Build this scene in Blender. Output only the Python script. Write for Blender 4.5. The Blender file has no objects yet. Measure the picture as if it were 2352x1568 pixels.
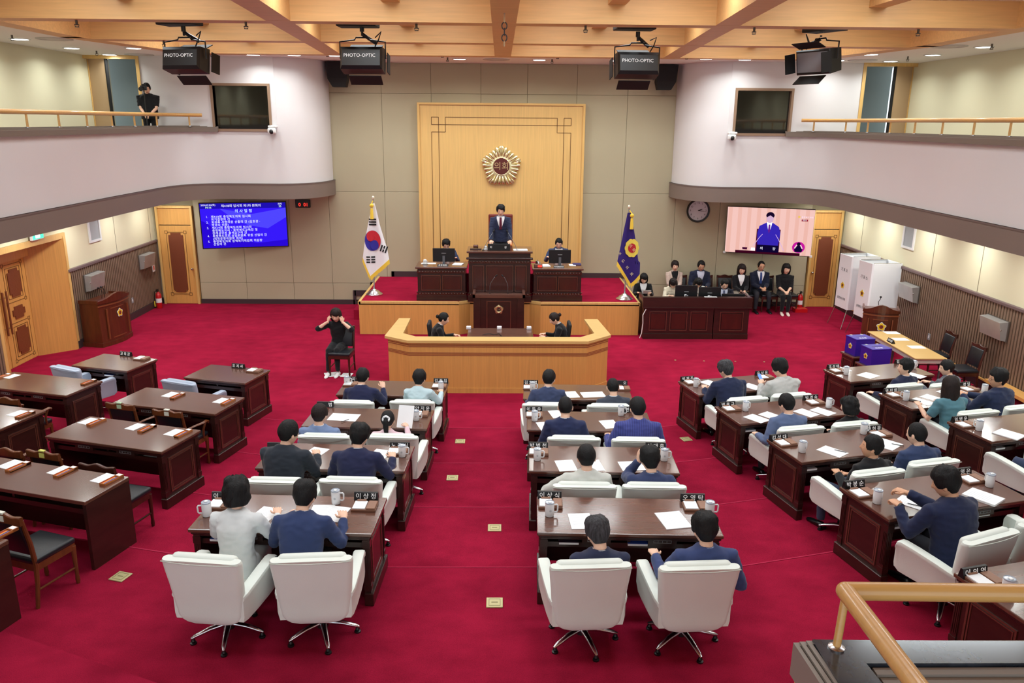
import bpy, bmesh, math, random
from math import sin, cos, pi, radians, degrees, atan2, hypot, sqrt, exp
from mathutils import Vector, Matrix, Euler, noise
random.seed(7)
V = Vector
SC = bpy.context.scene
COL = SC.collection

# ------------------------------------------------------------------ camera
CAM_H = 5.02
FPX, PX0, PY0 = 1830.0, 1176.0, 784.0
PITCH, YAW, ROLL = radians(15.39), radians(0.948), radians(0.5)
_F = V((sin(YAW) * cos(PITCH), cos(YAW) * cos(PITCH), -sin(PITCH)))
_R = V((cos(YAW), -sin(YAW), 0))
_U = _R.cross(_F)
CR = _R * cos(ROLL) + _U * sin(ROLL)
CU = -_R * sin(ROLL) + _U * cos(ROLL)
CF = _F
CPOS = V((0, 0, CAM_H))
cam_d = bpy.data.cameras.new('camera')
cam_d.sensor_width = 36.0
cam_d.lens = 36.0 * FPX / 2352.0
cam_d.clip_start = 0.05
cam_d.clip_end = 200
cam_o = bpy.data.objects.new('camera', cam_d)
COL.objects.link(cam_o)
m = Matrix((CR, CU, -CF)).transposed().to_4x4()
m.translation = CPOS
cam_o.matrix_world = m
SC.camera = cam_o

def ray(px, py):
    return CR * ((px - PX0) / FPX) - CU * ((py - PY0) / FPX) + CF
def atz(px, py, z):
    d = ray(px, py); return CPOS + d * ((z - CPOS.z) / d.z)
def aty(px, py, y):
    d = ray(px, py); return CPOS + d * (y / d.y)

# ------------------------------------------------------------------ world, exposure
w = bpy.data.worlds.new('world'); SC.world = w
w.use_nodes = True
bg = w.node_tree.nodes['Background']
bg.inputs[0].default_value = (0.84, 0.94, 1.0, 1)
bg.inputs[1].default_value = WORLD_STRENGTH = 1.25
SC.view_settings.view_transform = 'Standard'
SC.view_settings.look = 'None'
SC.view_settings.exposure = 0.32
SC.view_settings.gamma = 1.0
SC.view_settings.use_curve_mapping = False
SC.cycles.max_bounces = 6
SC.cycles.diffuse_bounces = 3
SC.cycles.glossy_bounces = 3
SC.cycles.transparent_max_bounces = 6
SC.cycles.sample_clamp_indirect = 4.0

# ------------------------------------------------------------------ large ceiling lights inside the coffers
def area_light(name, loc, sx, sy, power, col=(1, 1, 1), spread=180, rot=(0, 0, 0)):
    d = bpy.data.lights.new(name, 'AREA'); d.shape = 'RECTANGLE'; d.size = sx; d.size_y = sy
    d.energy = power; d.color = col; d.spread = radians(spread)
    o = bpy.data.objects.new(name, d); COL.objects.link(o); o.location = loc; o.rotation_euler = rot
    return o
COFFER_X = [-5.4, -1.75, 1.75, 5.4]
COFFER_Y = [17.3, 14.25, 11.3, 8.3, 5.3]
for cy in COFFER_Y:
    for cx in COFFER_X:
        area_light('coffer_tube_light', (cx, cy, 7.02), 2.2, 0.5, 62 if cy > 6 else 38, (0.88, 0.97, 1.0))

# ------------------------------------------------------------------ materials
def lin(c):
    return tuple(((x / 255.0) / 12.92 if x / 255.0 <= 0.04045 else ((x / 255.0 + 0.055) / 1.055) ** 2.4) for x in c)
MATS = {}
def mat(name, rgb=(200, 200, 200), rough=0.5, metal=0.0, coat=0.0, emit=0.0, spec=0.5, bump=None, var=None, sheen=0.0, alpha=1.0, wood=None, stripes=None):
    """procedural principled material. bump=(scale,strength) var=(scale,amount) wood=(scale_vec, amount)"""
    if name in MATS: return MATS[name]
    m = bpy.data.materials.new(name); m.use_nodes = True
    nt = m.node_tree; N = nt.nodes; L = nt.links
    b = N['Principled BSDF']
    c = lin(rgb) + (1,)
    b.inputs['Base Color'].default_value = c
    b.inputs['Roughness'].default_value = rough
    b.inputs['Metallic'].default_value = metal
    b.inputs['Specular IOR Level'].default_value = spec
    if coat: b.inputs['Coat Weight'].default_value = coat; b.inputs['Coat Roughness'].default_value = 0.12
    if sheen: b.inputs['Sheen Weight'].default_value = sheen; b.inputs['Sheen Roughness'].default_value = 0.5
    if emit:
        b.inputs['Emission Color'].default_value = c; b.inputs['Emission Strength'].default_value = emit
    if alpha < 1: b.inputs['Alpha'].default_value = alpha
    tc = None
    def coord(scale):
        nonlocal tc
        if tc is None: tc = N.new('ShaderNodeTexCoord')
        mp = N.new('ShaderNodeMapping'); mp.inputs['Scale'].default_value = scale if hasattr(scale, '__len__') else (scale,) * 3
        L.new(tc.outputs['Object'], mp.inputs['Vector']); return mp.outputs[0]
    def mul_color(fac_out, lo, hi):
        mr = N.new('ShaderNodeMapRange'); mr.inputs['From Min'].default_value = 0.3; mr.inputs['From Max'].default_value = 0.7
        mr.inputs['To Min'].default_value = lo; mr.inputs['To Max'].default_value = hi
        L.new(fac_out, mr.inputs['Value'])
        mx = N.new('ShaderNodeVectorMath'); mx.operation = 'SCALE'
        src = b.inputs['Base Color']
        if src.is_linked:
            L.new(src.links[0].from_socket, mx.inputs[0])
        else:
            mx.inputs[0].default_value = c[:3]
        L.new(mr.outputs[0], mx.inputs['Scale'])
        L.new(mx.outputs[0], src)
    if var:
        for sc_, am in (var if isinstance(var, list) else [var]):
            n = N.new('ShaderNodeTexNoise'); n.inputs['Scale'].default_value = 1.0; n.inputs['Detail'].default_value = 3
            L.new(coord(sc_), n.inputs['Vector']); mul_color(n.outputs['Fac'], 1 - am, 1 + am)
    if wood:
        n = N.new('ShaderNodeTexNoise'); n.inputs['Scale'].default_value = 1.0; n.inputs['Detail'].default_value = 4; n.inputs['Distortion'].default_value = 0.6
        L.new(coord(wood[0]), n.inputs['Vector']); mul_color(n.outputs['Fac'], 1 - wood[1], 1 + wood[1])
    if stripes:
        wv = N.new('ShaderNodeTexWave'); wv.inputs['Scale'].default_value = stripes[0]; wv.bands_direction = 'X'
        L.new(coord(1.0), wv.inputs['Vector']); mul_color(wv.outputs['Fac'], 1.0, 1 + stripes[1])
    if bump:
        n = N.new('ShaderNodeTexNoise'); n.inputs['Scale'].default_value = 1.0; n.inputs['Detail'].default_value = 2
        L.new(coord(bump[0]), n.inputs['Vector'])
        bp = N.new('ShaderNodeBump'); bp.inputs['Strength'].default_value = bump[1]; bp.inputs['Distance'].default_value = 0.01
        L.new(n.outputs['Fac'], bp.inputs['Height']); L.new(bp.outputs[0], b.inputs['Normal'])
    MATS[name] = m
    return m

def glassy(name, rgb, tint=0.85):
    if name in MATS: return MATS[name]
    m = bpy.data.materials.new(name); m.use_nodes = True
    nt = m.node_tree; N = nt.nodes; L = nt.links; N.clear()
    out = N.new('ShaderNodeOutputMaterial'); mx = N.new('ShaderNodeMixShader'); t = N.new('ShaderNodeBsdfTransparent'); g = N.new('ShaderNodeBsdfGlossy')
    t.inputs[0].default_value = lin(rgb) + (1,); g.inputs[1].default_value = 0.05
    mx.inputs[0].default_value = 1 - tint
    L.new(t.outputs[0], mx.inputs[1]); L.new(g.outputs[0], mx.inputs[2]); L.new(mx.outputs[0], out.inputs[0])
    MATS[name] = m; return m

CARPET = mat('carpet', (152, 27, 56), 0.97, spec=0.02, bump=(260, 0.5), var=[((0.8, 0.8, 0.8), 0.13), ((3.2, 4.5, 3), 0.13), ((140, 140, 140), 0.18)])
WOODD = mat('dark_mahogany', (52, 25, 20), 0.34, coat=0.25, wood=((3, 3, 14), 0.22))
WOODT = mat('mahogany_top_lit', (96, 60, 47), 0.24, coat=0.55, wood=((2.2, 26, 10), 0.16), spec=0.6)  # lighter than the body wood: reflection on the tops put into the colour
WOODM = mat('red_brown_wood', (88, 42, 22), 0.35, coat=0.3, wood=((14, 14, 2.0), 0.2))
BEECH = mat('beech_panel', (222, 180, 110), 0.42, coat=0.15, wood=((26, 26, 0.9), 0.07))
BEECHB = mat('beech_front', (216, 160, 88), 0.4, coat=0.15, wood=((30, 30, 1.0), 0.08))
BEAM = mat('ceiling_beam_wood', (220, 172, 112), 0.5, wood=((1.2, 22, 22), 0.08))
RAILW = mat('rail_wood', (214, 164, 96), 0.32, coat=0.4, wood=((2, 40, 40), 0.06))
LINE = mat('dark_inlay_line', (120, 82, 40), 0.5)
FABRIC = mat('wall_fabric', (182, 172, 146), 0.9, spec=0.15, bump=(420, 0.12), var=((0.6, 0.6, 0.6), 0.03))
JOINT = mat('wall_joint', (140, 130, 106), 0.9)
CREAM = mat('cream_wall', (226, 220, 190), 0.85, spec=0.2, var=((0.8, 0.8, 0.8), 0.02))
PLASTER = mat('white_fabric_wall', (226, 222, 224), 0.88, spec=0.2, bump=(300, 0.06), var=((0.5, 0.5, 0.5), 0.015))
CEILW = mat('ceiling_white', (242, 238, 234), 0.9, spec=0.1)
BAND = mat('brown_band', (128, 112, 104), 0.6, var=((0.5, 0.5, 0.5), 0.03))
SLAT = mat('wainscot_brown', (128, 104, 86), 0.6)
SLATB = mat('wainscot_back', (70, 56, 46), 0.7)
BASEB = mat('baseboard_dark', (62, 48, 52), 0.5)
LEATHW = mat('white_leather', (230, 237, 230), 0.5, spec=0.4, bump=(90, 0.06), var=((3, 3, 3), 0.02))
LEATHP = mat('leather_piping', (196, 202, 192), 0.5)
LEATHB = mat('blue_grey_leather', (176, 188, 208), 0.5, bump=(90, 0.06))
LEATHK = mat('black_leather', (24, 27, 33), 0.38, spec=0.5, bump=(60, 0.1))
LEATHR = mat('brown_leather_panel', (120, 62, 38), 0.4, bump=(40, 0.3))
CHROME = mat('brushed_chrome', (200, 200, 204), 0.22, metal=1.0)
STEEL = mat('steel_box', (196, 196, 194), 0.35, metal=0.6, var=((4, 4, 4), 0.06))
BRASS = mat('brass_plate', (198, 190, 140), 0.4, metal=0.35)
GOLD = mat('gold_metal', (238, 226, 182), 0.22, metal=0.88)
BLACK = mat('black_plastic', (16, 17, 20), 0.4)
BLACKM = mat('black_matte', (20, 20, 22), 0.7)
DARK = mat('dark_void', (20, 20, 22), 0.9)
WHITE = mat('white_enamel', (236, 238, 238), 0.3, coat=0.2)
WHITEP = mat('paper_white', (244, 246, 248), 0.8)
WHITET = mat('white_lettering', (250, 250, 250), 0.6, emit=0.15)
GREY = mat('grey_plastic', (150, 152, 156), 0.5)
MARBLE = mat('black_marble', (44, 48, 56), 0.16, coat=0.4, var=[((5, 3, 4), 0.5), ((22, 22, 22), 0.25)])
CAPBR = mat('cap_brown', (124, 110, 100), 0.5)
GLASS = glassy('booth_glass', (150, 155, 155), 0.9)
EMIT = mat('downlight_glow', (250, 255, 250), 0.5, emit=7.0)
TUBE = mat('coffer_tube_glow', (255, 236, 200), 0.5, emit=6.0)

# ------------------------------------------------------------------ mesh helpers
class MB:
    """collects geometry; build() links it as one mesh object"""
    def __init__(s): s.v = []; s.f = []; s.m = []; s.cur = 0
    def add(s, vs, fs, mi=None):
        o = len(s.v); s.v += [tuple(p) for p in vs]
        s.f += [tuple(i + o for i in f) for f in fs]; s.m += [s.cur if mi is None else mi] * len(fs); return s
    def box(s, c, d, rz=0, mi=None, M=None):
        x, y, z = d[0] / 2, d[1] / 2, d[2] / 2
        vs = [V((a * x, b * y, e * z)) for a in (-1, 1) for b in (-1, 1) for e in (-1, 1)]
        R = Matrix.Rotation(rz, 3, 'Z') if M is None else M
        vs = [R @ p + V(c) for p in vs]
        return s.add(vs, [(0, 1, 3, 2), (4, 6, 7, 5), (0, 4, 5, 1), (2, 3, 7, 6), (0, 2, 6, 4), (1, 5, 7, 3)], mi)
    def b2(s, a, b, mi=None):
        return s.box([(p + q) / 2 for p, q in zip(a, b)], [abs(q - p) for p, q in zip(a, b)], 0, mi)
    def rbox(s, c, d, r, seg=2, M=None, fn=None, mi=None):
        bm = bmesh.new(); bmesh.ops.create_cube(bm, size=1)
        for v in bm.verts: v.co = V((v.co.x * d[0], v.co.y * d[1], v.co.z * d[2]))
        bmesh.ops.bevel(bm, geom=bm.edges[:] + bm.verts[:], offset=min(r, min(d) * 0.49), segments=seg, affect='EDGES', profile=0.5)
        bm.verts.index_update()
        vs = []
        for v in bm.verts:
            p = v.co.copy()
            if fn: p = fn(p)
            if M is not None: p = M @ p
            vs.append(p + V(c))
        fs = [[v.index for v in f.verts] for f in bm.faces]; bm.free()
        return s.add(vs, fs, mi)
    def loft(s, rings, cap=True, mi=None, closed=True):
        n = len(rings[0]); vs = [p for r in rings for p in r]; fs = []
        for i in range(len(rings) - 1):
            for j in range(n if closed else n - 1):
                k = (j + 1) % n
                fs.append((i * n + j, i * n + k, (i + 1) * n + k, (i + 1) * n + j))
        if cap:
            fs.append(tuple(range(n - 1, -1, -1))); fs.append(tuple((len(rings) - 1) * n + j for j in range(n)))
        return s.add(vs, fs, mi)
    def tube(s, pts, radii, n=10, mi=None, cap=True, flat=1.0):
        pts = [V(p) for p in pts]
        if not hasattr(radii, '__len__'): radii = [radii] * len(pts)
        rings = []; up = None
        for i, p in enumerate(pts):
            t = (pts[min(i + 1, len(pts) - 1)] - pts[max(i - 1, 0)]).normalized()
            if up is None:
                up = V((0, 0, 1)) if abs(t.z) < 0.9 else V((0, 1, 0))
            a = up.cross(t)
            if a.length < 1e-5: a = V((1, 0, 0)).cross(t)
            a.normalize(); b = t.cross(a); up = b
            rings.append([p + (a * cos(2 * pi * j / n) + b * (sin(2 * pi * j / n) * flat)) * radii[i] for j in range(n)])
        return s.loft(rings, cap, mi)
    def cyl(s, p0, p1, r, n=16, r1=None, mi=None): return s.tube([p0, p1], [r, r if r1 is None else r1], n, mi)
    def lathe(s, prof, n=20, c=(0, 0, 0), mi=None, M=None, cap=True):
        rings = []
        for r, z in prof:
            ring = [V((r * cos(2 * pi * j / n), r * sin(2 * pi * j / n), z)) for j in range(n)]
            if M is not None: ring = [M @ p for p in ring]
            rings.append([p + V(c) for p in ring])
        return s.loft(rings, cap, mi)
    def ell(s, c, r, n=12, k=8, M=None, mi=None):
        rings = []
        for i in range(1, k):
            t = pi * i / k
            ring = [V((r[0] * sin(t) * cos(2 * pi * j / n), r[1] * sin(t) * sin(2 * pi * j / n), -r[2] * cos(t))) for j in range(n)]
            if M is not None: ring = [M @ p for p in ring]
            rings.append([p + V(c) for p in ring])
        return s.loft(rings, True, mi)
    def prism(s, poly, z0, z1, mi=None, M=None, c=(0, 0, 0)):
        n = len(poly)
        vs = [V((p[0], p[1], z0)) for p in poly] + [V((p[0], p[1], z1)) for p in poly]
        if M is not None: vs = [M @ p for p in vs]
        vs = [p + V(c) for p in vs]
        fs = [tuple(range(n - 1, -1, -1)), tuple(range(n, 2 * n))] + [(i, (i + 1) % n, n + (i + 1) % n, n + i) for i in range(n)]
        return s.add(vs, fs, mi)
    def wallstrip(s, pts, z0, z1, th=0.0, mi=None):
        """vertical strip along plan polyline; th>0 gives thickness to the left of the direction"""
        rings = []
        P = [V((p[0], p[1], 0)) for p in pts]
        for i, p in enumerate(P):
            t = (P[min(i + 1, len(P) - 1)] - P[max(i - 1, 0)]).normalized(); nrm = V((-t.y, t.x, 0))
            rings.append([p + V((0, 0, z0)), p + V((0, 0, z1)), p + nrm * th + V((0, 0, z1)), p + nrm * th + V((0, 0, z0))])
        return s.loft(rings, True, mi)
    def mesh(s, name, mats, smooth=False, angle=None):
        me = bpy.data.meshes.new(name); me.from_pydata(s.v, [], s.f)
        for mm in (mats if isinstance(mats, (list, tuple)) else [mats]): me.materials.append(mm)
        if len(me.materials) > 1: me.polygons.foreach_set('material_index', s.m)
        bm = bmesh.new(); bm.from_mesh(me); bmesh.ops.recalc_face_normals(bm, faces=bm.faces[:]); bm.to_mesh(me); bm.free()
        if smooth:
            me.polygons.foreach_set('use_smooth', [True] * len(me.polygons))
            if angle: me.set_sharp_from_angle(angle=radians(angle))
        me.update(); return me
    def build(s, name, mats, parent=None, smooth=False, angle=None, loc=None, rz=0):
        return link(name, s.mesh(name, mats, smooth, angle), parent, loc, rz)

def link(name, me, parent=None, loc=None, rz=0):
    o = bpy.data.objects.new(name, me); COL.objects.link(o)
    if parent: o.parent = parent
    if loc is not None: o.location = loc
    if rz: o.rotation_euler = (0, 0, rz)
    return o
def tag(o, label=None, cat=None, group=None, kind=None):
    if label: o['label'] = label
    if cat: o['category'] = cat
    if group: o['group'] = group
    if kind: o['kind'] = kind
    return o
def thing(name, label, cat, loc=(0, 0, 0), rz=0, group=None):
    o = bpy.data.objects.new(name, None); COL.objects.link(o); o.location = loc; o.rotation_euler = (0, 0, rz)
    o.empty_display_size = 0.1
    return tag(o, label, cat, group)
KIDS = {}
def dup(root, loc, rz=0, label=None, group=None):
    def kids(o): return [c for c in COL.objects if c.parent == o] if o.name not in KIDS else KIDS[o.name]
    r = root.copy(); COL.objects.link(r); r.location = loc; r.rotation_euler = (0, 0, rz)
    if label: r['label'] = label
    if group: r['group'] = group
    def cp(src, dst):
        for ch in kids(src):
            c = ch.copy(); COL.objects.link(c); c.parent = dst; cp(ch, c)
    cp(root, r); return r
def remember(root):
    def rec(o):
        KIDS[o.name] = list(o.children)
        for c in o.children: rec(c)
    rec(root)
def struct(o): o['kind'] = 'structure'; return o
def frame(o, m): o.matrix_local = m; return o
TMP = bpy.data.scenes.new('bake')
def baked(o):
    TMP.collection.objects.link(o); vl_ = TMP.view_layers[0]; vl_.update()
    me = bpy.data.meshes.new_from_object(o.evaluated_get(vl_.depsgraph))
    bpy.data.objects.remove(o); return me
def text_mesh(body, size, spacing=1.0, align='CENTER', ext=0.0008):
    cu = bpy.data.curves.new('t', 'FONT'); cu.body = body; cu.size = size; cu.align_x = align; cu.align_y = 'CENTER'
    cu.extrude = ext; cu.resolution_u = 2; cu.space_character = spacing
    o = bpy.data.objects.new('t', cu)
    me = baked(o); bpy.data.curves.remove(cu)
    return me
TXC = {}
def text(body, size, material, parent, M, name='lettering', spacing=1.0, align='CENTER', ext=0.0008):
    k = (body, size, material.name, spacing, align)
    if k not in TXC:
        me = text_mesh(body, size, spacing, align, ext); me.name = name; me.materials.clear(); me.materials.append(material); TXC[k] = me
    o = link(name, TXC[k], parent); o.matrix_local = M; return o
def FRAME(c, x, up):
    """matrix with text x axis = x, text y axis = up"""
    x = V(x).normalized(); up = V(up); z = x.cross(up).normalized(); up = z.cross(x)
    mm = Matrix((x, up, z)).transposed().to_4x4(); mm.translation = V(c); return mm
# ================================================================== STRUCTURE
YB = 22.2
WLX, WRX = -9.55, 9.62
fl = MB().b2((-11.5, -3, -0.25), (11.5, 22.4, 0)).build('floor', CARPET); struct(fl)
STEP = 0.17
def tier_edge(y0, xk=2.4, sl=0.268, ext=10.4):
    return [(-ext, y0 + (ext - xk) * sl), (-xk, y0), (xk, y0), (ext, y0 + (ext - xk) * sl)]
for k, y0 in enumerate((12.25, 10.48, 8.80, 7.17, 5.0)):
    e = tier_edge(y0, ext=9.54) if k < 4 else tier_edge(y0, 2.0, 0.42, 9.54)
    poly = e + [(9.54, -3), (-9.54, -3)]
    z1 = STEP * (k + 1)
    mb = MB()
    ch = 0.02
    e2 = [(x, y - ch) for x, y in e]
    n = len(poly)
    rings = [[V((x, y, 0.0)) for x, y in poly], [V((x, y, z1 - ch)) for x, y in poly], [V((x, y, z1)) for x, y in e2 + poly[4:]]]
    mb.loft(rings)
    struct(mb.build('floor', CARPET))

def wallx(y0, y1, z0, z1, x, s, th=0.3):
    return MB().b2((x, y0, z0), (x + s * th, y1, z1))
# ---- back wall with fabric panels
wb = struct(MB().b2((-10.4, YB + 0.015, -0.2), (10.4, YB + 0.25, 6.75)).build('wall_back', JOINT))
xs_up = [-4.7, -3.16, -1.84, -0.52, 0.72, 2.04, 3.40, 4.85]
zs = [0.12, 0.6, 3.15, 5.73, 6.5]
xl = [-8.42, -7.12, -5.8, -4.7]; xr = [4.85, 6.1, 7.4, 8.68]
def panels(xs, z0, z1):
    for a, b in zip(xs, xs[1:]):
        MB().rbox(((a + b) / 2, YB, (z0 + z1) / 2), (b - a - 0.007, 0.05, z1 - z0 - 0.007), 0.004, 1).build('panel', FABRIC, wb)
for a, b in zip(zs, zs[1:]): panels(xs_up, a, b)
for a, b in zip(zs[:3], zs[1:3]): panels(xl, a, b); panels(xr, a, b)
panels([-9.55, -9.46], 0.12, 3.15); panels([9.56, 9.62], 0.12, 3.15)
# baseboard, stepping up beside the stage
bb = MB()
bb.b2((-8.42, YB - 0.06, 0), (-4.1, YB - 0.02, 0.13)); bb.b2((3.9, YB - 0.06, 0), (8.6, YB - 0.02, 0.13))
bb.b2((-4.1, YB - 0.06, 0.25), (-3.6, YB - 0.02, 0.4)); bb.b2((-4.14, YB - 0.06, 0), (-4.06, YB - 0.02, 0.4))
bb.b2((-3.64, YB - 0.06, 0.4), (-3.56, YB - 0.02, 0.62)); bb.b2((-3.64, YB - 0.06, 0.5), (-3.0, YB - 0.02, 0.64))
bb.b2((-3.04, YB - 0.06, 0.5), (-2.96, YB - 0.02, 0.95)); bb.b2((-3.04, YB - 0.06, 0.8), (-2.2, YB - 0.02, 0.95)); bb.b2((2.25, YB - 0.06, 0.8), (3.9, YB - 0.02, 0.93))
struct(bb.build('baseboard_back', BASEB))

# ---- big wood panel behind the chair
pn = struct(MB().b2((-2.16, YB - 0.2, 0.8), (2.22, YB - 0.02, 5.49)).build('trim_1', BEECH))
mb = MB()
mb.b2((-2.2, YB - 0.24, 5.45), (2.26, YB - 0.02, 5.5)); mb.b2((-2.2, YB - 0.24, 0.8), (-2.14, YB - 0.02, 5.45)); mb.b2((2.2, YB - 0.24, 0.8), (2.26, YB - 0.02, 5.45))
mb.build('border_frame', mat('beech_edge', (222, 178, 106), 0.4), pn)
ln = MB(); yl = YB - 0.203; t = 0.016
def hl(x0, x1, z): ln.b2((x0, yl - 0.004, z - t / 2), (x1, yl + 0.004, z + t / 2))
def vl(x, z0, z1): ln.b2((x - t / 2, yl - 0.004, z0), (x + t / 2, yl + 0.004, z1))
a0, a1, a2 = -1.83, -1.64, -1.46
b0, b1, b2_ = 1.89, 1.70, 1.52
zt0, zt1, zt2 = 5.13, 4.94, 4.75
hl(a2, b2_, zt0); hl(a0, b0, zt1); hl(a0, a1, zt0); hl(b1, b0, zt0)
hl(a0, a2, zt2); hl(b2_, b0, zt2); vl(a2, zt2, zt0); vl(b2_, zt2, zt0)
vl(a0, zt1, zt0); vl(b0, zt1, zt0); vl(a1, 0.8, zt0); vl(b1, 0.8, zt0); vl(a0, 0.8, zt2); vl(b0, 0.8, zt2)
ln.build('inlay_line', LINE, pn)

# ---- side walls (lower level)
RY0, RY1 = 14.9, 17.45
wl = struct(MB().b2((WLX - 0.9, RY1, -0.2), (WLX, YB + 0.1, 3.3)).b2((WLX - 0.9, -3, -0.2), (WLX, RY0, 3.3)).b2((WLX - 0.9, RY0, 2.56), (WLX, RY1, 3.3)).build('wall_left', CREAM))
wr = struct(MB().b2((WRX, -3, -0.2), (WRX + 0.9, YB + 0.1, 3.3)).build('wall_right', CREAM))
def wainscot(parent, x, s, y0, y1, z1=1.74):
    MB().b2((x, y0, 0.0), (x + s * 0.02, y1, z1)).build('wainscot_backing', SLATB, parent)
    mb = MB(); y = y0 + 0.03
    while y < y1:
        mb.b2((x + s * 0.018, y, 0.18), (x + s * 0.045, y + 0.052, z1)); y += 0.088
    tag(mb.build('wainscot_ribs', SLAT, parent), kind='stuff')
    MB().rbox((x + s * 0.035, (y0 + y1) / 2, z1 + 0.03), (0.07, y1 - y0, 0.07), 0.015, 2).build('chair_rail', mat('chair_rail', (112, 92, 92), 0.5), parent)
wainscot(wl, WLX, 1, RY1 + 0.02, YB); wainscot(wl, WLX, 1, 9.0, RY0)
wainscot(wr, WRX, -1, 5.0, YB)
struct(MB().b2((WLX, RY1 + 0.02, 0), (WLX + 0.06, YB - 0.02, 0.17)).build('baseboard_left', BASEB))
struct(MB().b2((WRX - 0.06, 12.0, 0), (WRX, YB - 0.02, 0.19)).build('baseboard_right', BASEB))
struct(MB().b2((WRX - 0.32, 5.0, 0.3), (WRX - 0.06, 14.4, 0.36)).b2((WRX - 0.10, 14.4, 0.19), (WRX - 0.06, 21.5, 0.22)).build('trim_2', BEECHB))
# thin vertical seams on the cream upper part
mb = MB()
for y in (19.9, 21.9): mb.b2((WLX, y, 1.8), (WLX + 0.004, y + 0.015, 3.1))
mb.build('wall_seam', JOINT, wl)
mb = MB()
for y in (21.0, 17.4, 15.6, 13.9): mb.b2((WRX - 0.004, y, 1.8), (WRX, y + 0.015, 3.1))
mb.build('wall_seam', JOINT, wr)

# ---- splayed door recess on the left wall
DX = -10.12
rc = struct(MB().wallstrip([(WLX + 0.03, RY1), (-9.93, 17.08)], 0, 2.56, 0.04).wallstrip([(-9.93, 17.08), (DX, 16.93)], 0, 2.4, 0.05)
    .wallstrip([(-9.93, 15.27), (WLX + 0.03, RY0)], 0, 2.56, 0.04).wallstrip([(DX, 15.0), (-9.93, 15.27)], 0, 2.4, 0.05)
    .prism([(WLX + 0.03, RY0), (WLX + 0.03, RY1), (-9.93, 17.08), (-9.93, 15.27)], 2.54, 2.58).build('trim_3', BEECHB))
MB().b2((WLX - 0.02, RY0 - 0.09, 2.5), (WLX + 0.05, RY1 + 0.09, 2.62)).b2((WLX - 0.02, RY1, 0), (WLX + 0.05, RY1 + 0.09, 2.5)).b2((WLX - 0.02, RY0 - 0.09, 0), (WLX + 0.05, RY0, 2.5)).build('casing', BEECH, rc)
MB().b2((DX - 0.02, 15.0, 2.2), (DX + 0.12, 16.93, 2.56)).b2((DX - 0.1, 14.8, 0), (DX - 0.06, 17.1, 2.6)).build('head_panel', BEECH, rc)

def leather_pad(mb, c, wdt, h, n, M=None):
    """padded leather insert with notched corners, in x-z plane facing -y"""
    k = 0.16 * wdt; q = 0.5 * wdt; r = 0.5 * h
    poly = [(-q + k, -r), (q - k, -r), (q - k, -r + k * 1.0), (q, -r + k * 1.0), (q, r - k), (q - k, r - k), (q - k, r), (-q + k, r), (-q + k, r - k), (-q, r - k), (-q, -r + k), (-q + k, -r + k)]
    Rm = Matrix.Rotation(pi / 2, 3, 'X')
    mb.prism(poly, 0, 0.022, M=Rm, c=c)
def outline(mb, x0, x1, z0, z1, y, t=0.012):
    mb.b2((x0, y - 0.004, z0), (x1, y + 0.002, z0 + t)); mb.b2((x0, y - 0.004, z1 - t), (x1, y + 0.002, z1))
    mb.b2((x0, y - 0.004, z0 + t), (x0 + t, y + 0.002, z1 - t)); mb.b2((x1 - t, y - 0.004, z0 + t), (x1, y + 0.002, z1 - t))
def deco_outline(mb, x0, x1, z0, z1, y, q):
    for (cx, sx) in ((x0, 1), (x1, -1)):
        for (cz, sz) in ((z0, 1), (z1, -1)):
            a, b = sorted((cx, cx + sx * q)); c, d = sorted((cz, cz + sz * q)); outline(mb, a, b, c, d, y)
    t = 0.012
    for z in (z0 + q / 2, z1 - q / 2, ): mb.b2((x0 + q, y - 0.004, z - t / 2), (x1 - q, y + 0.002, z + t / 2))
    for x in (x0 + q / 2, x1 - q / 2): mb.b2((x - t / 2, y - 0.004, z0 + q), (x + t / 2, y + 0.002, z1 - q))
    for z in (z0 + q * 1.5, z1 - q * 1.5): mb.b2((x0 + q * 1.5, y - 0.004, z - t / 2), (x1 - q * 1.5, y + 0.002, z + t / 2))
    for x in (x0 + q * 1.5, x1 - q * 1.5): mb.b2((x - t / 2, y - 0.004, z0 + q * 1.5), (x + t / 2, y + 0.002, z1 - q * 1.5))

# double door in the recess (built facing -y, turned to face +x)
for i, (yc, sgn) in enumerate(((16.44, 1), (15.46, -1))):
    d = MB().rbox((0, 0, 1.1), (0.96, 0.05, 2.2), 0.006, 1).build('door_%d' % (i + 1), BEECHB, None, loc=(DX, yc, 0.0), rz=pi / 2)
    struct(d)
    for zc, hh, ww in ((1.72, 0.58, 0.42), (1.1, 0.26, 0.42), (0.5, 0.58, 0.42)):
        mb = MB(); leather_pad(mb, (0, -0.025, zc), ww, hh, 0); mb.build('leather_pad', LEATHR, d)
    mb = MB()
    for zc, hh in ((1.72, 0.86), (0.5, 0.86)): deco_outline(mb, -0.36, 0.36, zc - hh / 2, zc + hh / 2, -0.026, 0.075)
    mb.build('inlay_line', LINE, d)
    x = -0.42 * sgn
    hd = MB().tube([(x, -0.09, 0.72), (x, -0.09, 1.62)], 0.02, 10).build('handle', mat('handle_wood', (120, 66, 40), 0.4), d)
    MB().cyl((x, -0.02, 0.85), (x, -0.09, 0.85), 0.012).cyl((x, -0.02, 1.48), (x, -0.09, 1.48), 0.012).build('handle_bracket', CHROME, hd)
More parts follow.
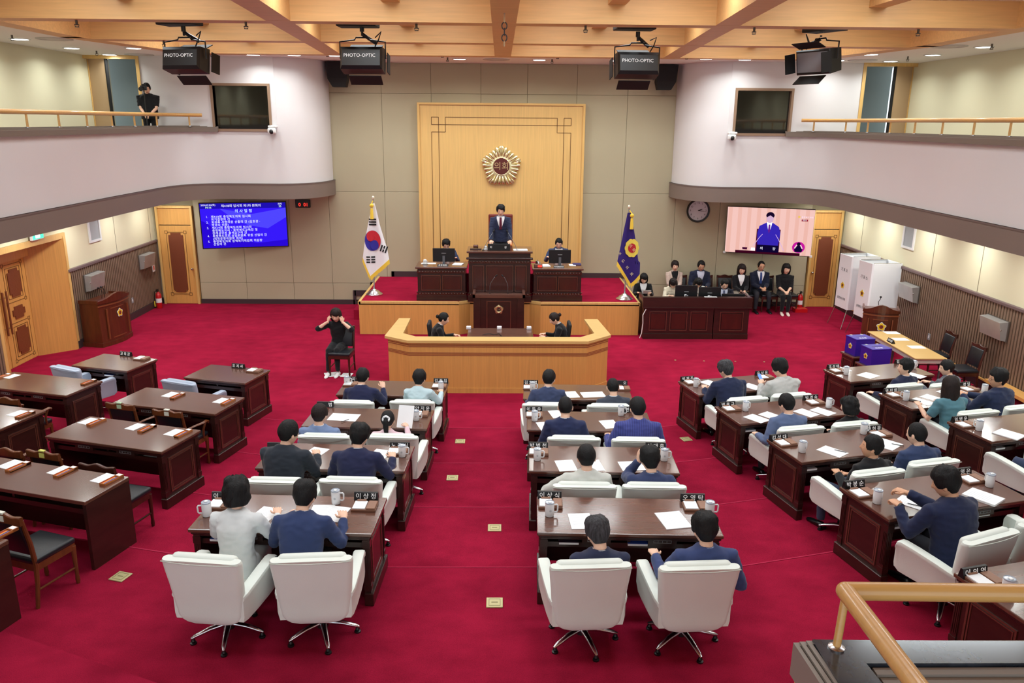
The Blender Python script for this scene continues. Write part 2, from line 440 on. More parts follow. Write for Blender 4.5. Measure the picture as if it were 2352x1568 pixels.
# exit sign above the recess
ex = thing('exit_sign', 'small green and white lit exit sign above the panelled double door', 'sign', (WLX + 0.09, 16.4, 2.69), pi / 2)
MB().rbox((0, 0, 0), (0.42, 0.06, 0.14), 0.01, 2).build('housing', WHITE, ex)
MB().b2((-0.19, -0.034, -0.05), (0.19, -0.028, 0.05)).build('sign_face', mat('exit_green', (60, 190, 150), 0.4, emit=1.6), ex)
MB().b2((-0.1, -0.036, -0.03), (0.06, -0.033, 0.03)).build('pictogram', mat('exit_white', (240, 255, 250), 0.4, emit=1.5), ex)

# single doors at both ends of the back wall
for i, (x0, x1) in enumerate(((-9.44, -8.44), (8.70, 9.54))):
    wdt = x1 - x0; xc = (x0 + x1) / 2
    fr = MB().b2((-wdt / 2, -0.1, 0), (-wdt / 2 + 0.06, 0.03, 2.68)).b2((wdt / 2 - 0.06, -0.1, 0), (wdt / 2, 0.03, 2.68)).b2((-wdt / 2, -0.1, 2.68), (wdt / 2, 0.03, 2.74)).build('door_%d' % (i + 3), BEECH, None, loc=(xc, YB - 0.02, 0))
    struct(fr)
    MB().b2((-wdt / 2 + 0.06, -0.04, 2.22), (wdt / 2 - 0.06, 0.0, 2.68)).build('transom_panel', BEECHB, fr)
    lf = MB().rbox((0, -0.05, 1.1), (wdt - 0.13, 0.05, 2.19), 0.006, 1).build('leaf', BEECHB, fr)
    mb = MB(); leather_pad(mb, (0.0, -0.077, 1.17), 0.40, 1.66, 0); mb.build('leather_pad', LEATHR, lf)
    mb = MB(); deco_outline(mb, -0.30, 0.30, 0.24, 2.06, -0.078, 0.085); mb.build('inlay_line', LINE, lf)
    kx = (wdt / 2 - 0.12) * (1 if i == 0 else -1)
    MB().cyl((kx, -0.07, 1.0), (kx, -0.12, 1.0), 0.02).ell((kx, -0.14, 1.0), (0.033, 0.03, 0.033)).build('knob', CHROME, lf, smooth=True)

# ---- balconies (left and right), booths, gallery
PLAN = [(4.62, 22.19), (4.62, 21.9), (4.70, 21.5), (4.86, 21.1), (5.08, 20.83), (5.35, 20.66), (5.65, 20.58), (6.3, 20.58), (7.05, 20.58), (7.4, 20.5), (7.68, 20.32), (7.88, 20.0), (8.0, 19.6), (8.05, 19.0), (8.08, 17.0), (8.08, 13.0), (8.08, 8.0), (8.08, 3.0), (8.08, -3.0)]
def offs(path, d):
    P = [V((p[0], p[1], 0)) for p in path]; out = []
    for i, p in enumerate(P):
        t = (P[min(i + 1, len(P) - 1)] - P[max(i - 1, 0)]).normalized(); out.append(p + V((-t.y, t.x, 0)) * d)
    return [(p.x, p.y) for p in out]
GZ = 4.22
def side(s, nm):
    X = lambda x: s * x + 0.08
    path = [(X(x), y) for x, y in PLAN]
    seg = path
    wall = struct(MB().wallstrip(seg, 3.46, 4.74, s * 0.14).build('wall_balcony_' + nm, PLASTER, smooth=True, angle=35))
    bp = offs(path, -s * 0.05)
    MB().wallstrip(bp, 3.08, 3.47, s * 0.2).build('brown_band', BAND, wall, smooth=True, angle=35)
    lp = offs(path, -s * 0.058)
    MB().wallstrip(lp, 3.44, 3.47, s * 0.05).build('band_bead', mat('band_bead', (112, 96, 92), 0.5), wall, smooth=True, angle=35)
    wx = X(9.6); out = [(x, min(y, 22.15)) for x, y in offs(path, s * 0.06)] + [(wx + s * 0.6, -3), (wx + s * 0.6, 22.19)]
    MB().prism(out, 3.10, 3.16).build('soffit', CREAM, wall)
    gx = X(10.2)
    MB().prism([(x, min(y, 22.15)) for x, y in offs(path, s * 0.1)] + [(gx, -3), (gx, 22.15)], GZ - 0.1, GZ).build('gallery_floor', mat('gallery_floor', (120, 105, 95), 0.8), wall)
    # upper outer wall and booth wall
    struct(MB().b2((gx, -3, GZ - 0.3), (gx + s * 0.15, 21.2, 6.6)).build('wall_gallery_' + nm, CREAM))
    booth = struct(MB().wallstrip(path[:7], 4.74, 6.52, s * 0.12).build('wall_booth_' + nm, PLASTER, smooth=True, angle=35))
    yb = 20.58
    wx0, wx1, wz0, wz1 = 5.80, 7.14, 4.80, 5.82
    mb = MB()
    def seg_(a, b, z0, z1): mb.b2((X(a), yb, z0), (X(b), yb + 0.12, z1))
    seg_(5.62, wx0, 4.74, 6.52); seg_(wx1, 8.88, 4.74, 6.52); seg_(wx0, wx1, 4.74, wz0); seg_(wx0, wx1, wz1, 6.52)
    mb.b2((X(7.05), yb, GZ), (X(8.88), yb + 0.12, 4.75))
    mb.build('booth_front', PLASTER, booth)
    win = MB(); f = 0.06
    win.b2((X(wx0) - s * f, yb - 0.03, wz0 - f), (X(wx1) + s * f, yb + 0.14, wz0)); win.b2((X(wx0) - s * f, yb - 0.03, wz1), (X(wx1) + s * f, yb + 0.14, wz1 + f))
    win.b2((X(wx0) - s * f, yb - 0.03, wz0), (X(wx0), yb + 0.14, wz1)); win.b2((X(wx1), yb - 0.03, wz0), (X(wx1) + s * f, yb + 0.14, wz1))
    wo = struct(win.build('window_%d' % (1 if s < 0 else 2), mat('window_frame_brown', (150, 122, 100), 0.5)))
    MB().b2((X(wx0), yb + 0.08, wz0), (X(wx1), yb + 0.09, wz1)).build('pane', GLASS, wo)
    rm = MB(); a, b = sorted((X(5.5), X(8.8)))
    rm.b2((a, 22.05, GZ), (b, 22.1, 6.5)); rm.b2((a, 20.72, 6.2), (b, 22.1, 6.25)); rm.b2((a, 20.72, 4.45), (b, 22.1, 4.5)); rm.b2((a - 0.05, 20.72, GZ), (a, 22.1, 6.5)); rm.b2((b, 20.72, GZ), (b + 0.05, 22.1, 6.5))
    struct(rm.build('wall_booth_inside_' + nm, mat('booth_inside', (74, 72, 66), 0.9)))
    # gallery end: doorway
    mb = MB(); mb.b2((X(8.86), yb - 0.02, GZ), (X(8.94), yb + 0.2, 6.5)); mb.b2((X(8.94), yb - 0.02, 6.42), (X(10.2), yb + 0.2, 6.5))
    dr = struct(mb.build('door_%d' % (5 if s < 0 else 6), BEECH))
    MB().b2((X(8.94), 21.9, GZ), (X(10.2), 22.0, 6.5)).b2((X(8.88), 20.8, GZ), (X(8.94), 22.0, 6.5)).build('corridor_wall', mat('corridor_grey', (128, 138, 136), 0.9), dr)
    Mz = Matrix.Rotation(radians(s * 22), 3, 'Z')
    MB().box((X(9.93), yb + 0.12, (GZ + 6.42) / 2), (0.56, 0.05, 6.42 - GZ), M=Mz).build('leaf', mat('leaf_tan', (190, 160, 126), 0.6), dr)
    e = Mz @ V((s * -0.29, 0, 0))
    MB().box((X(9.93) + e.x, yb + 0.12 + e.y, (GZ + 6.42) / 2), (0.04, 0.07, 6.42 - GZ), M=Mz).build('leaf_edge', BLACKM, dr)
    e = Mz @ V((s * 0.29, 0, 0))
    MB().box((X(9.93) + e.x, yb + 0.10 + e.y, (GZ + 6.42) / 2), (0.05, 0.07, 6.42 - GZ), M=Mz).build('leaf_casing', BEECH, dr)
    # parapet cap, rail and posts
    cp = [(X(7.08), 20.56)] + path[9:]
    c0 = offs(cp, -s * 0.07)
    cap = struct(MB().wallstrip(c0, 4.72, 4.82, s * 0.42).build('trim_cap_' + nm, CAPBR, smooth=True, angle=35))
    for j in range(3):
        MB().wallstrip(offs(cp, s * (0.0 + 0.07 * j)), 4.82, 4.845 + 0.012 * j, s * 0.045).build('cap_ridge', CAPBR, cap, smooth=True, angle=35)
    rp = offs([(X(7.35), 20.30), (X(7.6), 20.2), (X(7.8), 19.95), (X(7.93), 19.6), (X(8.02), 19.0), (X(8.06), 17), (X(8.08), 13), (X(8.08), 8), (X(8.08), 3), (X(8.08), -3)], s * 0.13)
    rl = thing('balcony_rail', ('varnished wooden handrail along the balcony ' + ('with a cameraman behind it' if s < 0 else 'opposite the cameraman, above the voting booths')), 'handrail', (0, 0, 0), 0, None)
    MB().tube([(x, y, 5.12) for x, y in rp], 0.042, 12).build('rail', RAILW, rl, smooth=True, angle=50)
    # posts at regular path length
    d = 0.35; P = [V((x, y, 0)) for x, y in rp]; acc = 0; nxt = 0.3
    for p, q in zip(P, P[1:]):
        L = (q - p).length
        while acc + L > nxt:
            c = p.lerp(q, (nxt - acc) / L)
            if c.y > 4:
                po = MB().cyl((c.x, c.y, 4.85), (c.x, c.y, 5.1), 0.02, 10).build('post', RAILW, rl, smooth=True, angle=50)
                MB().cyl((c.x, c.y, 4.85), (c.x, c.y, 4.872), 0.042, 14).build('post_base', CHROME, po)
            nxt += 1.02
        acc += L
side(-1, 'left'); side(1, 'right')
rc_ = thing('office_chair', 'dark red chair back inside the unlit booth window above the agenda screen', 'chair', (-6.2, 21.3, 4.5))
MB().rbox((0, 0, 0.42), (0.5, 0.08, 0.42), 0.04, 3).build('backrest', mat('dark_red_cloth', (110, 22, 28), 0.8), rc_)
MB().rbox((0, -0.22, 0.2), (0.48, 0.45, 0.08), 0.03, 2).build('seat', MATS['dark_red_cloth'], rc_)
MB().cyl((0, -0.2, 0), (0, -0.2, 0.18), 0.03).lathe([(0.22, 0), (0.22, 0.02), (0.05, 0.04)], 16, (0, -0.2, 0)).build('pedestal', BLACK, rc_)

# ---- ceiling
CZ = 6.5
OCT = [(-6.6, 19.0), (-7.2, 18.4), (-7.9, 15.4), (-7.9, -3)]
lft = [(-10.5, 22.4), (-10.5, -3), (-7.9, -3), (-7.9, 15.4), (-7.2, 18.4), (-6.6, 19.0), (-6.6, 22.4)]
rgt = [(-x + 0.1, y) for x, y in lft][::-1]
ce = struct(MB().prism(lft, CZ, CZ + 0.1).prism(rgt, CZ, CZ + 0.1).b2((-6.6, 19.0, CZ), (6.7, 22.4, CZ + 0.1)).build('ceiling', CEILW))
cw = struct(MB().b2((-8.1, -3, 7.12), (8.2, 19.1, 7.2)).build('ceiling', BEAM))
ZB = 6.42
def beam(p, q, wd, z0, z1=7.12):
    p = V((p[0], p[1], 0)); q = V((q[0], q[1], 0)); t = (q - p).normalized(); n = V((-t.y, t.x, 0)) * (wd / 2)
    MB().prism([(p - n)[:2], (q - n)[:2], (q + n)[:2], (p + n)[:2]], z0, z1).build('beam', BEAM, cw)
for y in (18.82, 15.82, 12.72, 9.7, 6.7, 3.7): beam((-7.8, y) if y < 18 else (-6.9, y), (7.9, y) if y < 18 else (7.0, y), 0.36, ZB)
beam((-3.72, 19.0), (-2.65, 4.0), 0.36, ZB + 0.002); beam((3.82, 19.0), (2.75, 4.0), 0.36, ZB + 0.002); beam((0.05, 19.0), (0.05, 0), 0.36, ZB + 0.004)
for s in (-1, 1):
    X = lambda x: s * x + 0.05
    beam((X(6.5), 19.0), (X(7.15), 18.36), 0.36, ZB + 0.001); beam((X(7.1), 18.5), (X(7.8), 15.3), 0.36, ZB + 0.001); beam((X(7.78), 15.5), (X(7.78), -3), 0.36, ZB + 0.001)
    for i, y in enumerate((17.32, 14.27, 11.2)):
        for x in (1.85 + 0.1 * i * -1, 5.5):
            beam((X(x), y - 1.35), (X(x), y + 1.35), 0.26, ZB + 0.27)
# downlights
SOFFIT_W = 16
DL = [(-7.95, 14.75), (-9.36, 16.65), (-7.95, 16.6), (-9.36, 18.6), (-7.95, 18.45), (-9.36, 20.35), (-5.82, 19.95), (-4.86, 19.95), (-3.9, 19.95), (-2.9, 19.7), (-1.94, 19.7), (-0.97, 19.7), (-1.0, 20.65), (0.0, 19.7), (0.96, 19.7), (0.95, 20.65), (1.93, 19.7), (2.9, 19.75), (3.87, 19.75), (4.87, 19.87), (5.8, 19.9), (-2.95, 20.65), (2.9, 20.65),
      (8.0, 14.5), (8.0, 16.35), (9.36, 16.25), (8.0, 18.15), (9.36, 18.15), (9.3, 19.95), (8.0, 19.9), (9.36, 14.3), (-9.36, 14.7)]
DL += [(sx, y) for sx in (-9.36, -8.2, 8.2, 9.36) for y in (12.6, 10.6, 8.6)]
ring_me = MB().lathe([(0.14, 0.0), (0.185, 0.0), (0.185, -0.012), (0.165, -0.016), (0.14, -0.01)], 20, cap=False).mesh('trim_ring', WHITE)
lens_me = MB().lathe([(0.15, -0.008), (0.145, -0.014), (0.001, -0.016)], 20).mesh('lens', EMIT)
for x, y in DL:
    over = 'over the side gallery' if abs(x) > 7 else 'in the strip above the back wall'
    t = thing('downlight', 'round white recessed downlight glowing in the ceiling ' + over, 'ceiling light', (x, y, CZ), 0, 'downlights ' + over)
    link('trim_ring', ring_me, t); link('lens', lens_me, t)
    d = bpy.data.lights.new('downlight_lamp', 'AREA'); d.shape = 'DISK'; d.size = 0.28; d.energy = 12; d.color = (0.94, 1.0, 0.96); d.spread = radians(150)
    lo = bpy.data.objects.new('downlight_lamp', d); COL.objects.link(lo); lo.parent = t; lo.location = (0, 0, -0.025)
for s in (-1, 1):
    for y in (21.3, 19.6, 17.6, 15.6, 13.6, 11.6, 9.6):
        x = s * 8.85 + 0.08
        t = thing('soffit_downlight', 'round white downlight recessed in the underside of the %s balcony' % ('left' if s < 0 else 'right'), 'ceiling light', (x, y, 3.10), 0, 'downlights under the %s balcony' % ('left' if s < 0 else 'right'))
        link('trim_ring', ring_me, t); link('lens', lens_me, t)
        d = bpy.data.lights.new('soffit_lamp', 'AREA'); d.shape = 'DISK'; d.size = 0.28; d.energy = SOFFIT_W; d.color = (0.96, 1.0, 0.97); d.spread = radians(170)
        lo = bpy.data.objects.new('soffit_lamp', d); COL.objects.link(lo); lo.parent = t; lo.location = (0, 0, -0.025)
# sprinkler heads and vents on the ceiling
spr = MB().cyl((0, 0, 0), (0, 0, -0.06), 0.018, 8).cyl((0, 0, -0.06), (0, 0, -0.07), 0.035, 10).cyl((0, 0, -0.09), (0, 0, -0.1), 0.03, 10).tube([(0.025, 0, -0.065), (0.03, 0, -0.08), (0.012, 0, -0.095)], 0.004, 6).tube([(-0.025, 0, -0.065), (-0.03, 0, -0.08), (-0.012, 0, -0.095)], 0.004, 6).mesh('sprinkler_head', mat('dull_bronze', (92, 84, 74), 0.4, metal=0.7))
for px, py, z in ((144, 43, ZB), (350, 90, ZB), (486, 121, CZ), (752, 121, CZ), (1016, 123, CZ), (1281, 126, CZ), (1577, 127, CZ), (1813, 132, CZ), (1950, 104, ZB), (2160, 60, ZB), (28, 83, CZ), (222, 118, CZ), (1028, 133, CZ), (1268, 137, CZ), (2278, 103, CZ), (2085, 131, CZ), (948, 49, ZB), (1354, 53, ZB), (545, 47, ZB), (1760, 57, ZB)):
    p = atz(px, py + 4, z - 0.05); p.y = min((18.82, 15.82, 12.72), key=lambda q: abs(q - p.y)) if z < 6.45 and abs(p.x) < 7.2 else p.y; tag(link('sprinkler_head', spr, None, (p.x, p.y, z)), 'small bronze sprinkler head hanging from ' + ('a wooden ceiling beam' if z < 6.45 else 'the white ceiling edge'), 'sprinkler', 'beam sprinklers' if z < 6.45 else 'white ceiling sprinklers')
vent_me = MB().lathe([(0.33, 0), (0.33, -0.015), (0.27, -0.02), (0.25, -0.006), (0.2, -0.02), (0.18, -0.006), (0.13, -0.02), (0.001, -0.02)], 24).mesh('air_diffuser', mat('diffuser_grey', (196, 192, 186), 0.6))
for px, py in ((125, 89), (320, 125), (2180, 106), (1981, 138), (1140, 136)):
    p = atz(px, py, CZ); tag(link('air_diffuser', vent_me, None, (p.x, p.y, CZ)), 'round slotted air diffuser set in the white ceiling', 'air vent', 'ceiling air diffusers')
mt = thing('beam_hook', 'steel chain and hook hanging from the middle ceiling beam', 'hook', (0.05, 11.4, ZB))
pz = [0, -0.16]
MB().cyl((0, 0, 0), (0, 0, -0.12), 0.012, 8).build('shackle', CHROME, mt)
for i, z in enumerate((-0.16, -0.235, -0.31)):
    ring = [(0.035 * cos(a) if i % 2 == 0 else 0, 0 if i % 2 == 0 else 0.035 * cos(a), z + 0.045 * sin(a)) for a in [2 * pi * j / 12 for j in range(13)]]
    MB().tube(ring, 0.008, 6).build('chain_link', mat('dark_steel', (70, 70, 72), 0.4, metal=0.8), mt)
MB().cyl((0, 0, -0.35), (0, 0, -0.42), 0.012, 8).build('hook_pin', CHROME, mt)

# ---- gallery corner beside the camera
zc = 3.165
q = lambda px, py: atz(px, py, zc)
def xy(p): return (p.x, p.y)
def ext(a, b, y):  # extend line a->b to given y
    tt = (y - a.y) / (b.y - a.y); return a + (b - a) * tt
O, R1 = q(1866, 1468), q(2352, 1472)
R1 = O + (R1 - O) * 3; B1 = ext(O, q(1928, 1568), 1.3)
I0, B2 = q(1990, 1523), q(2026, 1568); B2 = ext(I0, B2, 1.3); R2 = V((R1.x, I0.y - (R1.x - I0.x) * 0.0, zc))
gp = struct(MB().prism([xy(O), xy(R1), xy(R2), xy(I0), xy(B2), xy(B1)], zc - 0.03, zc).build('trim_gallery', MARBLE))
O3 = q(1826, 1468); B3 = ext(O3, q(1892, 1568), 1.3)
dxs = (O.x - O3.x) / 3
for j in range(3):
    a = V((O3.x + dxs * j, O.y + 0.004 * (3 - j), 0)); b = V((B3.x + dxs * j, B3.y, 0))
    MB().prism([(a.x, a.y), (R1.x, a.y), (R1.x, a.y - 0.02), (a.x + dxs * 0.8, a.y - 0.02), (b.x + dxs * 0.8, b.y), (b.x, b.y)], zc - 0.16, zc - 0.022 + 0.007 * j).build('cap_ridge', mat('cap_grey_brown', (140, 130, 122), 0.45), gp)
MB().prism([(O3.x + 0.012, O.y - 0.01), (R1.x, O.y - 0.01), (R1.x, O.y - 0.06), (O3.x + 0.1, O.y - 0.06), (B3.x + 0.1, B3.y), (B3.x + 0.012, B3.y)], 1.2, zc - 0.06).build('wood_face', BEECHB, gp)
for j in range(4):
    MB().b2((I0.x + 0.02 + 0.01 * j, I0.y - 0.045 - 0.04 * j, zc - 0.05 - 0.01 * j), (R1.x, I0.y - 0.008 - 0.04 * j, zc - 0.012 - 0.01 * j)).build('cap_ridge', MATS['cap_grey_brown'], gp)
MB().b2((I0.x, 1.3, zc - 0.5), (R1.x, I0.y - 0.16, zc - 0.1)).build('inner_wall', mat('tan_inner', (150, 140, 120), 0.7), gp)
gr = thing('gallery_handrail', 'thick varnished wooden handrail with a mitred corner on a black marble ledge', 'handrail')
zr = 3.376
c0, c1, c2 = atz(1942, 1357, zr), atz(2352, 1362, zr), atz(2118, 1590, zr)
c1 = c0 + (c1 - c0) * 2.5; c2 = c0 + (c2 - c0) * 2.0
rr = 0.0335
MB().tube([c0, c1], rr, 20).tube([c0, c2], rr, 20).ell(c0, (rr, rr, rr), 20, 12).build('rail', RAILW, gr, smooth=True, angle=50)
pb = atz(1921, 1488, zc)
po = MB().tube([pb + V((0, 0, 0.0)), V((c0.x, c0.y - 0.005, zr - 0.01))], 0.0145, 14).build('post', RAILW, gr, smooth=True, angle=50)
MB().lathe([(0.03, 0), (0.03, 0.006), (0.018, 0.012)], 18, pb).build('post_base', CHROME, po, smooth=True, angle=40)
# ================================================================== FURNITURE
# ---- white swivel armchair
def rrect(w, d, cx, cy, z, r, n=4):
    pts = []
    r = min(r, w * 0.98, d * 0.98)
    for (sx, sy, a0) in ((1, 1, 0), (-1, 1, pi / 2), (-1, -1, pi), (1, -1, 3 * pi / 2)):
        for k in range(n + 1):
            a = a0 + pi / 2 * k / n
            pts.append(V((cx + sx * (w - r) + r * cos(a), cy + sy * (d - r) + r * sin(a), z)))
    return pts
def make_armchair(name, label, leath, pipe):
    t = thing(name, label, 'chair')
    # back shell: wide at top, rounded bottom corners, leaning back
    prof = [(0.31, 0.17, -0.262), (0.322, 0.225, -0.266), (0.345, 0.258, -0.272), (0.385, 0.280, -0.280), (0.43, 0.291, -0.287), (0.55, 0.302, -0.305), (0.70, 0.314, -0.33), (0.82, 0.326, -0.352), (0.90, 0.334, -0.368), (0.925, 0.334, -0.373), (0.94, 0.326, -0.374)]
    rings = []
    for z, w_, y in prof:
        ring = rrect(w_, 0.052 if z < 0.9 else 0.045, 0, y, z, 0.045)
        ring = [V((p.x, p.y + 0.05 * (p.x / 0.33) ** 2 * (0.8 if z > 0.4 else 0.5), p.z + (-0.012 * (p.x / 0.33) ** 2 if z > 0.9 else 0))) for p in ring]
        rings.append(ring)
    MB().loft(rings).build('backrest', leath, t, smooth=True, angle=60)
    # seam piping around the top
    top = [(x, -0.428 + 0.05 * (x / 0.33) ** 2, 0.928 - 0.012 * (x / 0.33) ** 2) for x in [-0.325 + 0.65 * i / 12 for i in range(13)]]
    MB().tube(top, 0.0045, 6).build('piping', pipe, t)
    # inner back cushion
    def bend(p):
        return V((p.x, p.y - 0.06 * (p.z + 0.25) + 0.03 * (p.x / 0.3) ** 2, p.z + (-0.02 * (p.x / 0.3) ** 2 if p.z > 0.2 else 0)))
    MB().rbox((0, -0.278, 0.70), (0.56, 0.10, 0.52), 0.045, 3, fn=bend).build('back_cushion', leath, t, smooth=True, angle=60)
    # arms
    for s in (-1, 1):
        rings = []
        for y, zt, xo in ((-0.30, 0.585, 0.30), (-0.25, 0.60, 0.318), (-0.1, 0.625, 0.335), (0.1, 0.645, 0.348), (0.24, 0.65, 0.353), (0.28, 0.64, 0.353), (0.295, 0.60, 0.35)):
            th = 0.085; zb = 0.345 if y < 0.27 else 0.37
            pr = [(xo - th, zb), (xo - 0.01, zb), (xo + 0.004 * 0, zb + 0.05), (xo, zt - 0.05), (xo + 0.012, zt - 0.03), (xo + 0.006, zt - 0.006), (xo - 0.015, zt), (xo - th + 0.01, zt), (xo - th - 0.006, zt - 0.012), (xo - th - 0.004, zt - 0.04)]
            rings.append([V((s * x, y, z)) for x, z in pr])
        MB().loft(rings).build('arm', leath, t, smooth=True, angle=50)
    MB().rbox((0, 0.03, 0.375), (0.53, 0.55, 0.13), 0.05, 3).build('seat_cushion', leath, t, smooth=True, angle=60)
    MB().rbox((0, 0.0, 0.315), (0.40, 0.42, 0.03), 0.01, 1).build('seat_plate', BLACKM, t)
    MB().cyl((0, 0, 0.10), (0, 0, 0.31), 0.032, 14).cyl((0, 0, 0.07), (0, 0, 0.14), 0.05, 14).build('column', mat('dark_steel', (70, 70, 72), 0.4, metal=0.8), t, smooth=True, angle=40)
    for k in range(5):
        a = 2 * pi * k / 5 - pi / 2 + 0.28
        d = V((cos(a), sin(a), 0))
        lg = MB().tube([d * 0.03 + V((0, 0, 0.115)), d * 0.16 + V((0, 0, 0.10)), d * 0.28 + V((0, 0, 0.068)), d * 0.315 + V((0, 0, 0.055))], [0.03, 0.026, 0.022, 0.012], 10, flat=0.75).build('base_leg', CHROME, t, smooth=True, angle=60)
        MB().lathe([(0.028, 0), (0.028, 0.012), (0.012, 0.018), (0.02, 0.03), (0.012, 0.05)], 12, d * 0.30).build('glide', BLACK, lg, smooth=True, angle=40)
    remember(t); return t
ARM_W = make_armchair('swivel_armchair', 'white leather swivel armchair', LEATHW, LEATHP)
ARM_B = make_armchair('swivel_armchair', 'pale blue swivel armchair', LEATHB, mat('blue_piping', (150, 160, 180), 0.5))
USED = set()
def place(proto, loc, rz, label, group=None):
    if proto.name not in USED:
        USED.add(proto.name); proto.location = loc; proto.rotation_euler = (0, 0, rz); proto['label'] = label
        if group: proto['group'] = group
        return proto
    return dup(proto, loc, rz, label, group)

# ---- wooden chairs with black leather
CHW = mat('chair_walnut', (104, 56, 28), 0.32, coat=0.3, wood=((20, 20, 4), 0.2))
CHD = mat('chair_dark_walnut', (64, 30, 20), 0.32, coat=0.3, wood=((20, 20, 4), 0.2))
def make_woodchair(label, wood, arms=True, sticker=None, hi=0.0):
    t = thing('wooden_chair', label, 'chair')
    hb = 0.93 + hi
    for s in (-1, 1):
        MB().tube([(s * 0.20, 0.20, 0.0), (s * 0.20, 0.20, 0.04), (s * 0.20, 0.20, 0.09), (s * 0.20, 0.20, 0.25), (s * 0.20, 0.20, 0.40)], [0.016, 0.022, 0.017, 0.021, 0.026], 10).build('leg', wood, t, smooth=True, angle=40)
        MB().tube([(s * 0.20, -0.25, 0.0), (s * 0.20, -0.215, 0.22), (s * 0.20, -0.20, 0.42), (s * 0.205, -0.225, 0.65), (s * 0.21, -0.275, hb - 0.03)], [0.018, 0.02, 0.024, 0.022, 0.018], 8).build('leg', wood, t, smooth=True, angle=40)
        MB().tube([(s * 0.20, 0.20, 0.17), (s * 0.20, -0.22, 0.17)], 0.011, 8).build('stretcher', wood, t)
        if arms:
            MB().tube([(s * 0.21, -0.225, 0.66), (s * 0.235, -0.08, 0.665), (s * 0.25, 0.08, 0.655), (s * 0.25, 0.16, 0.66), (s * 0.25, 0.19, 0.645), (s * 0.25, 0.185, 0.62)], [0.018, 0.02, 0.024, 0.026, 0.026, 0.016], 8, flat=0.7).tube([(s * 0.25, 0.14, 0.65), (s * 0.245, 0.09, 0.56), (s * 0.21, 0.12, 0.42)], [0.016, 0.015, 0.018], 8).build('arm', wood, t, smooth=True, angle=50)
    MB().b2((-0.21, 0.18, 0.36), (0.21, 0.215, 0.43)).b2((-0.21, -0.22, 0.36), (0.21, -0.185, 0.43)).b2((-0.215, -0.2, 0.36), (-0.185, 0.2, 0.43)).b2((0.185, -0.2, 0.36), (0.215, 0.2, 0.43)).build('seat_rail', wood, t)
    MB().rbox((0, 0.0, 0.455), (0.45, 0.45, 0.065), 0.025, 3).build('seat', LEATHK, t, smooth=True, angle=50)
    tilt = Matrix.Rotation(radians(11), 3, 'X')
    MB().rbox((0, -0.235, 0.70 + hi / 2), (0.37, 0.05, 0.36 + hi), 0.02, 2, M=tilt).build('backrest', LEATHK, t, smooth=True, angle=50)
    rings = []
    for i in range(17):
        x = -0.225 + 0.45 * i / 16; u = x / 0.225
        zt = hb + 0.012 * cos(u * pi * 2) + 0.018 * (1 - u * u)
        rings.append([V((x, -0.285 + dy, z)) for dy, z in ((-0.018, hb - 0.07), (0.018, hb - 0.07), (0.018, zt - 0.006), (0.008, zt), (-0.012, zt), (-0.02, zt - 0.008))])
    MB().loft(rings).build('top_rail', wood, t, smooth=True, angle=40)
    if sticker: MB().b2((-0.035, -0.309, hb - 0.055), (0.035, -0.305, hb + 0.0)).b2((-0.035, -0.31, hb - 0.004 + 0.02), (0.035, -0.275, hb + 0.032)).build('paper_sticker', sticker, t)
    remember(t); return t
STK_W = mat('sticker_white', (226, 228, 214), 0.7); STK_Y = mat('sticker_yellow', (226, 226, 120), 0.7); STK_G = mat('sticker_green', (176, 206, 170), 0.7)
CH_ARM = make_woodchair('walnut armchair with black leather back', CHW, True)
CH_ARMS = make_woodchair('walnut armchair with a paper sticker', CHW, True, STK_W)
CH_SY = make_woodchair('walnut chair with a yellow sticker', CHW, False, STK_Y)
CH_SG = make_woodchair('walnut chair with a green sticker', CHW, True, STK_G)
CH_PLAIN = make_woodchair('dark walnut chair with black leather seat', CHD, False)
CH_SIDE = make_woodchair('walnut side chair', CHW, False, STK_W)

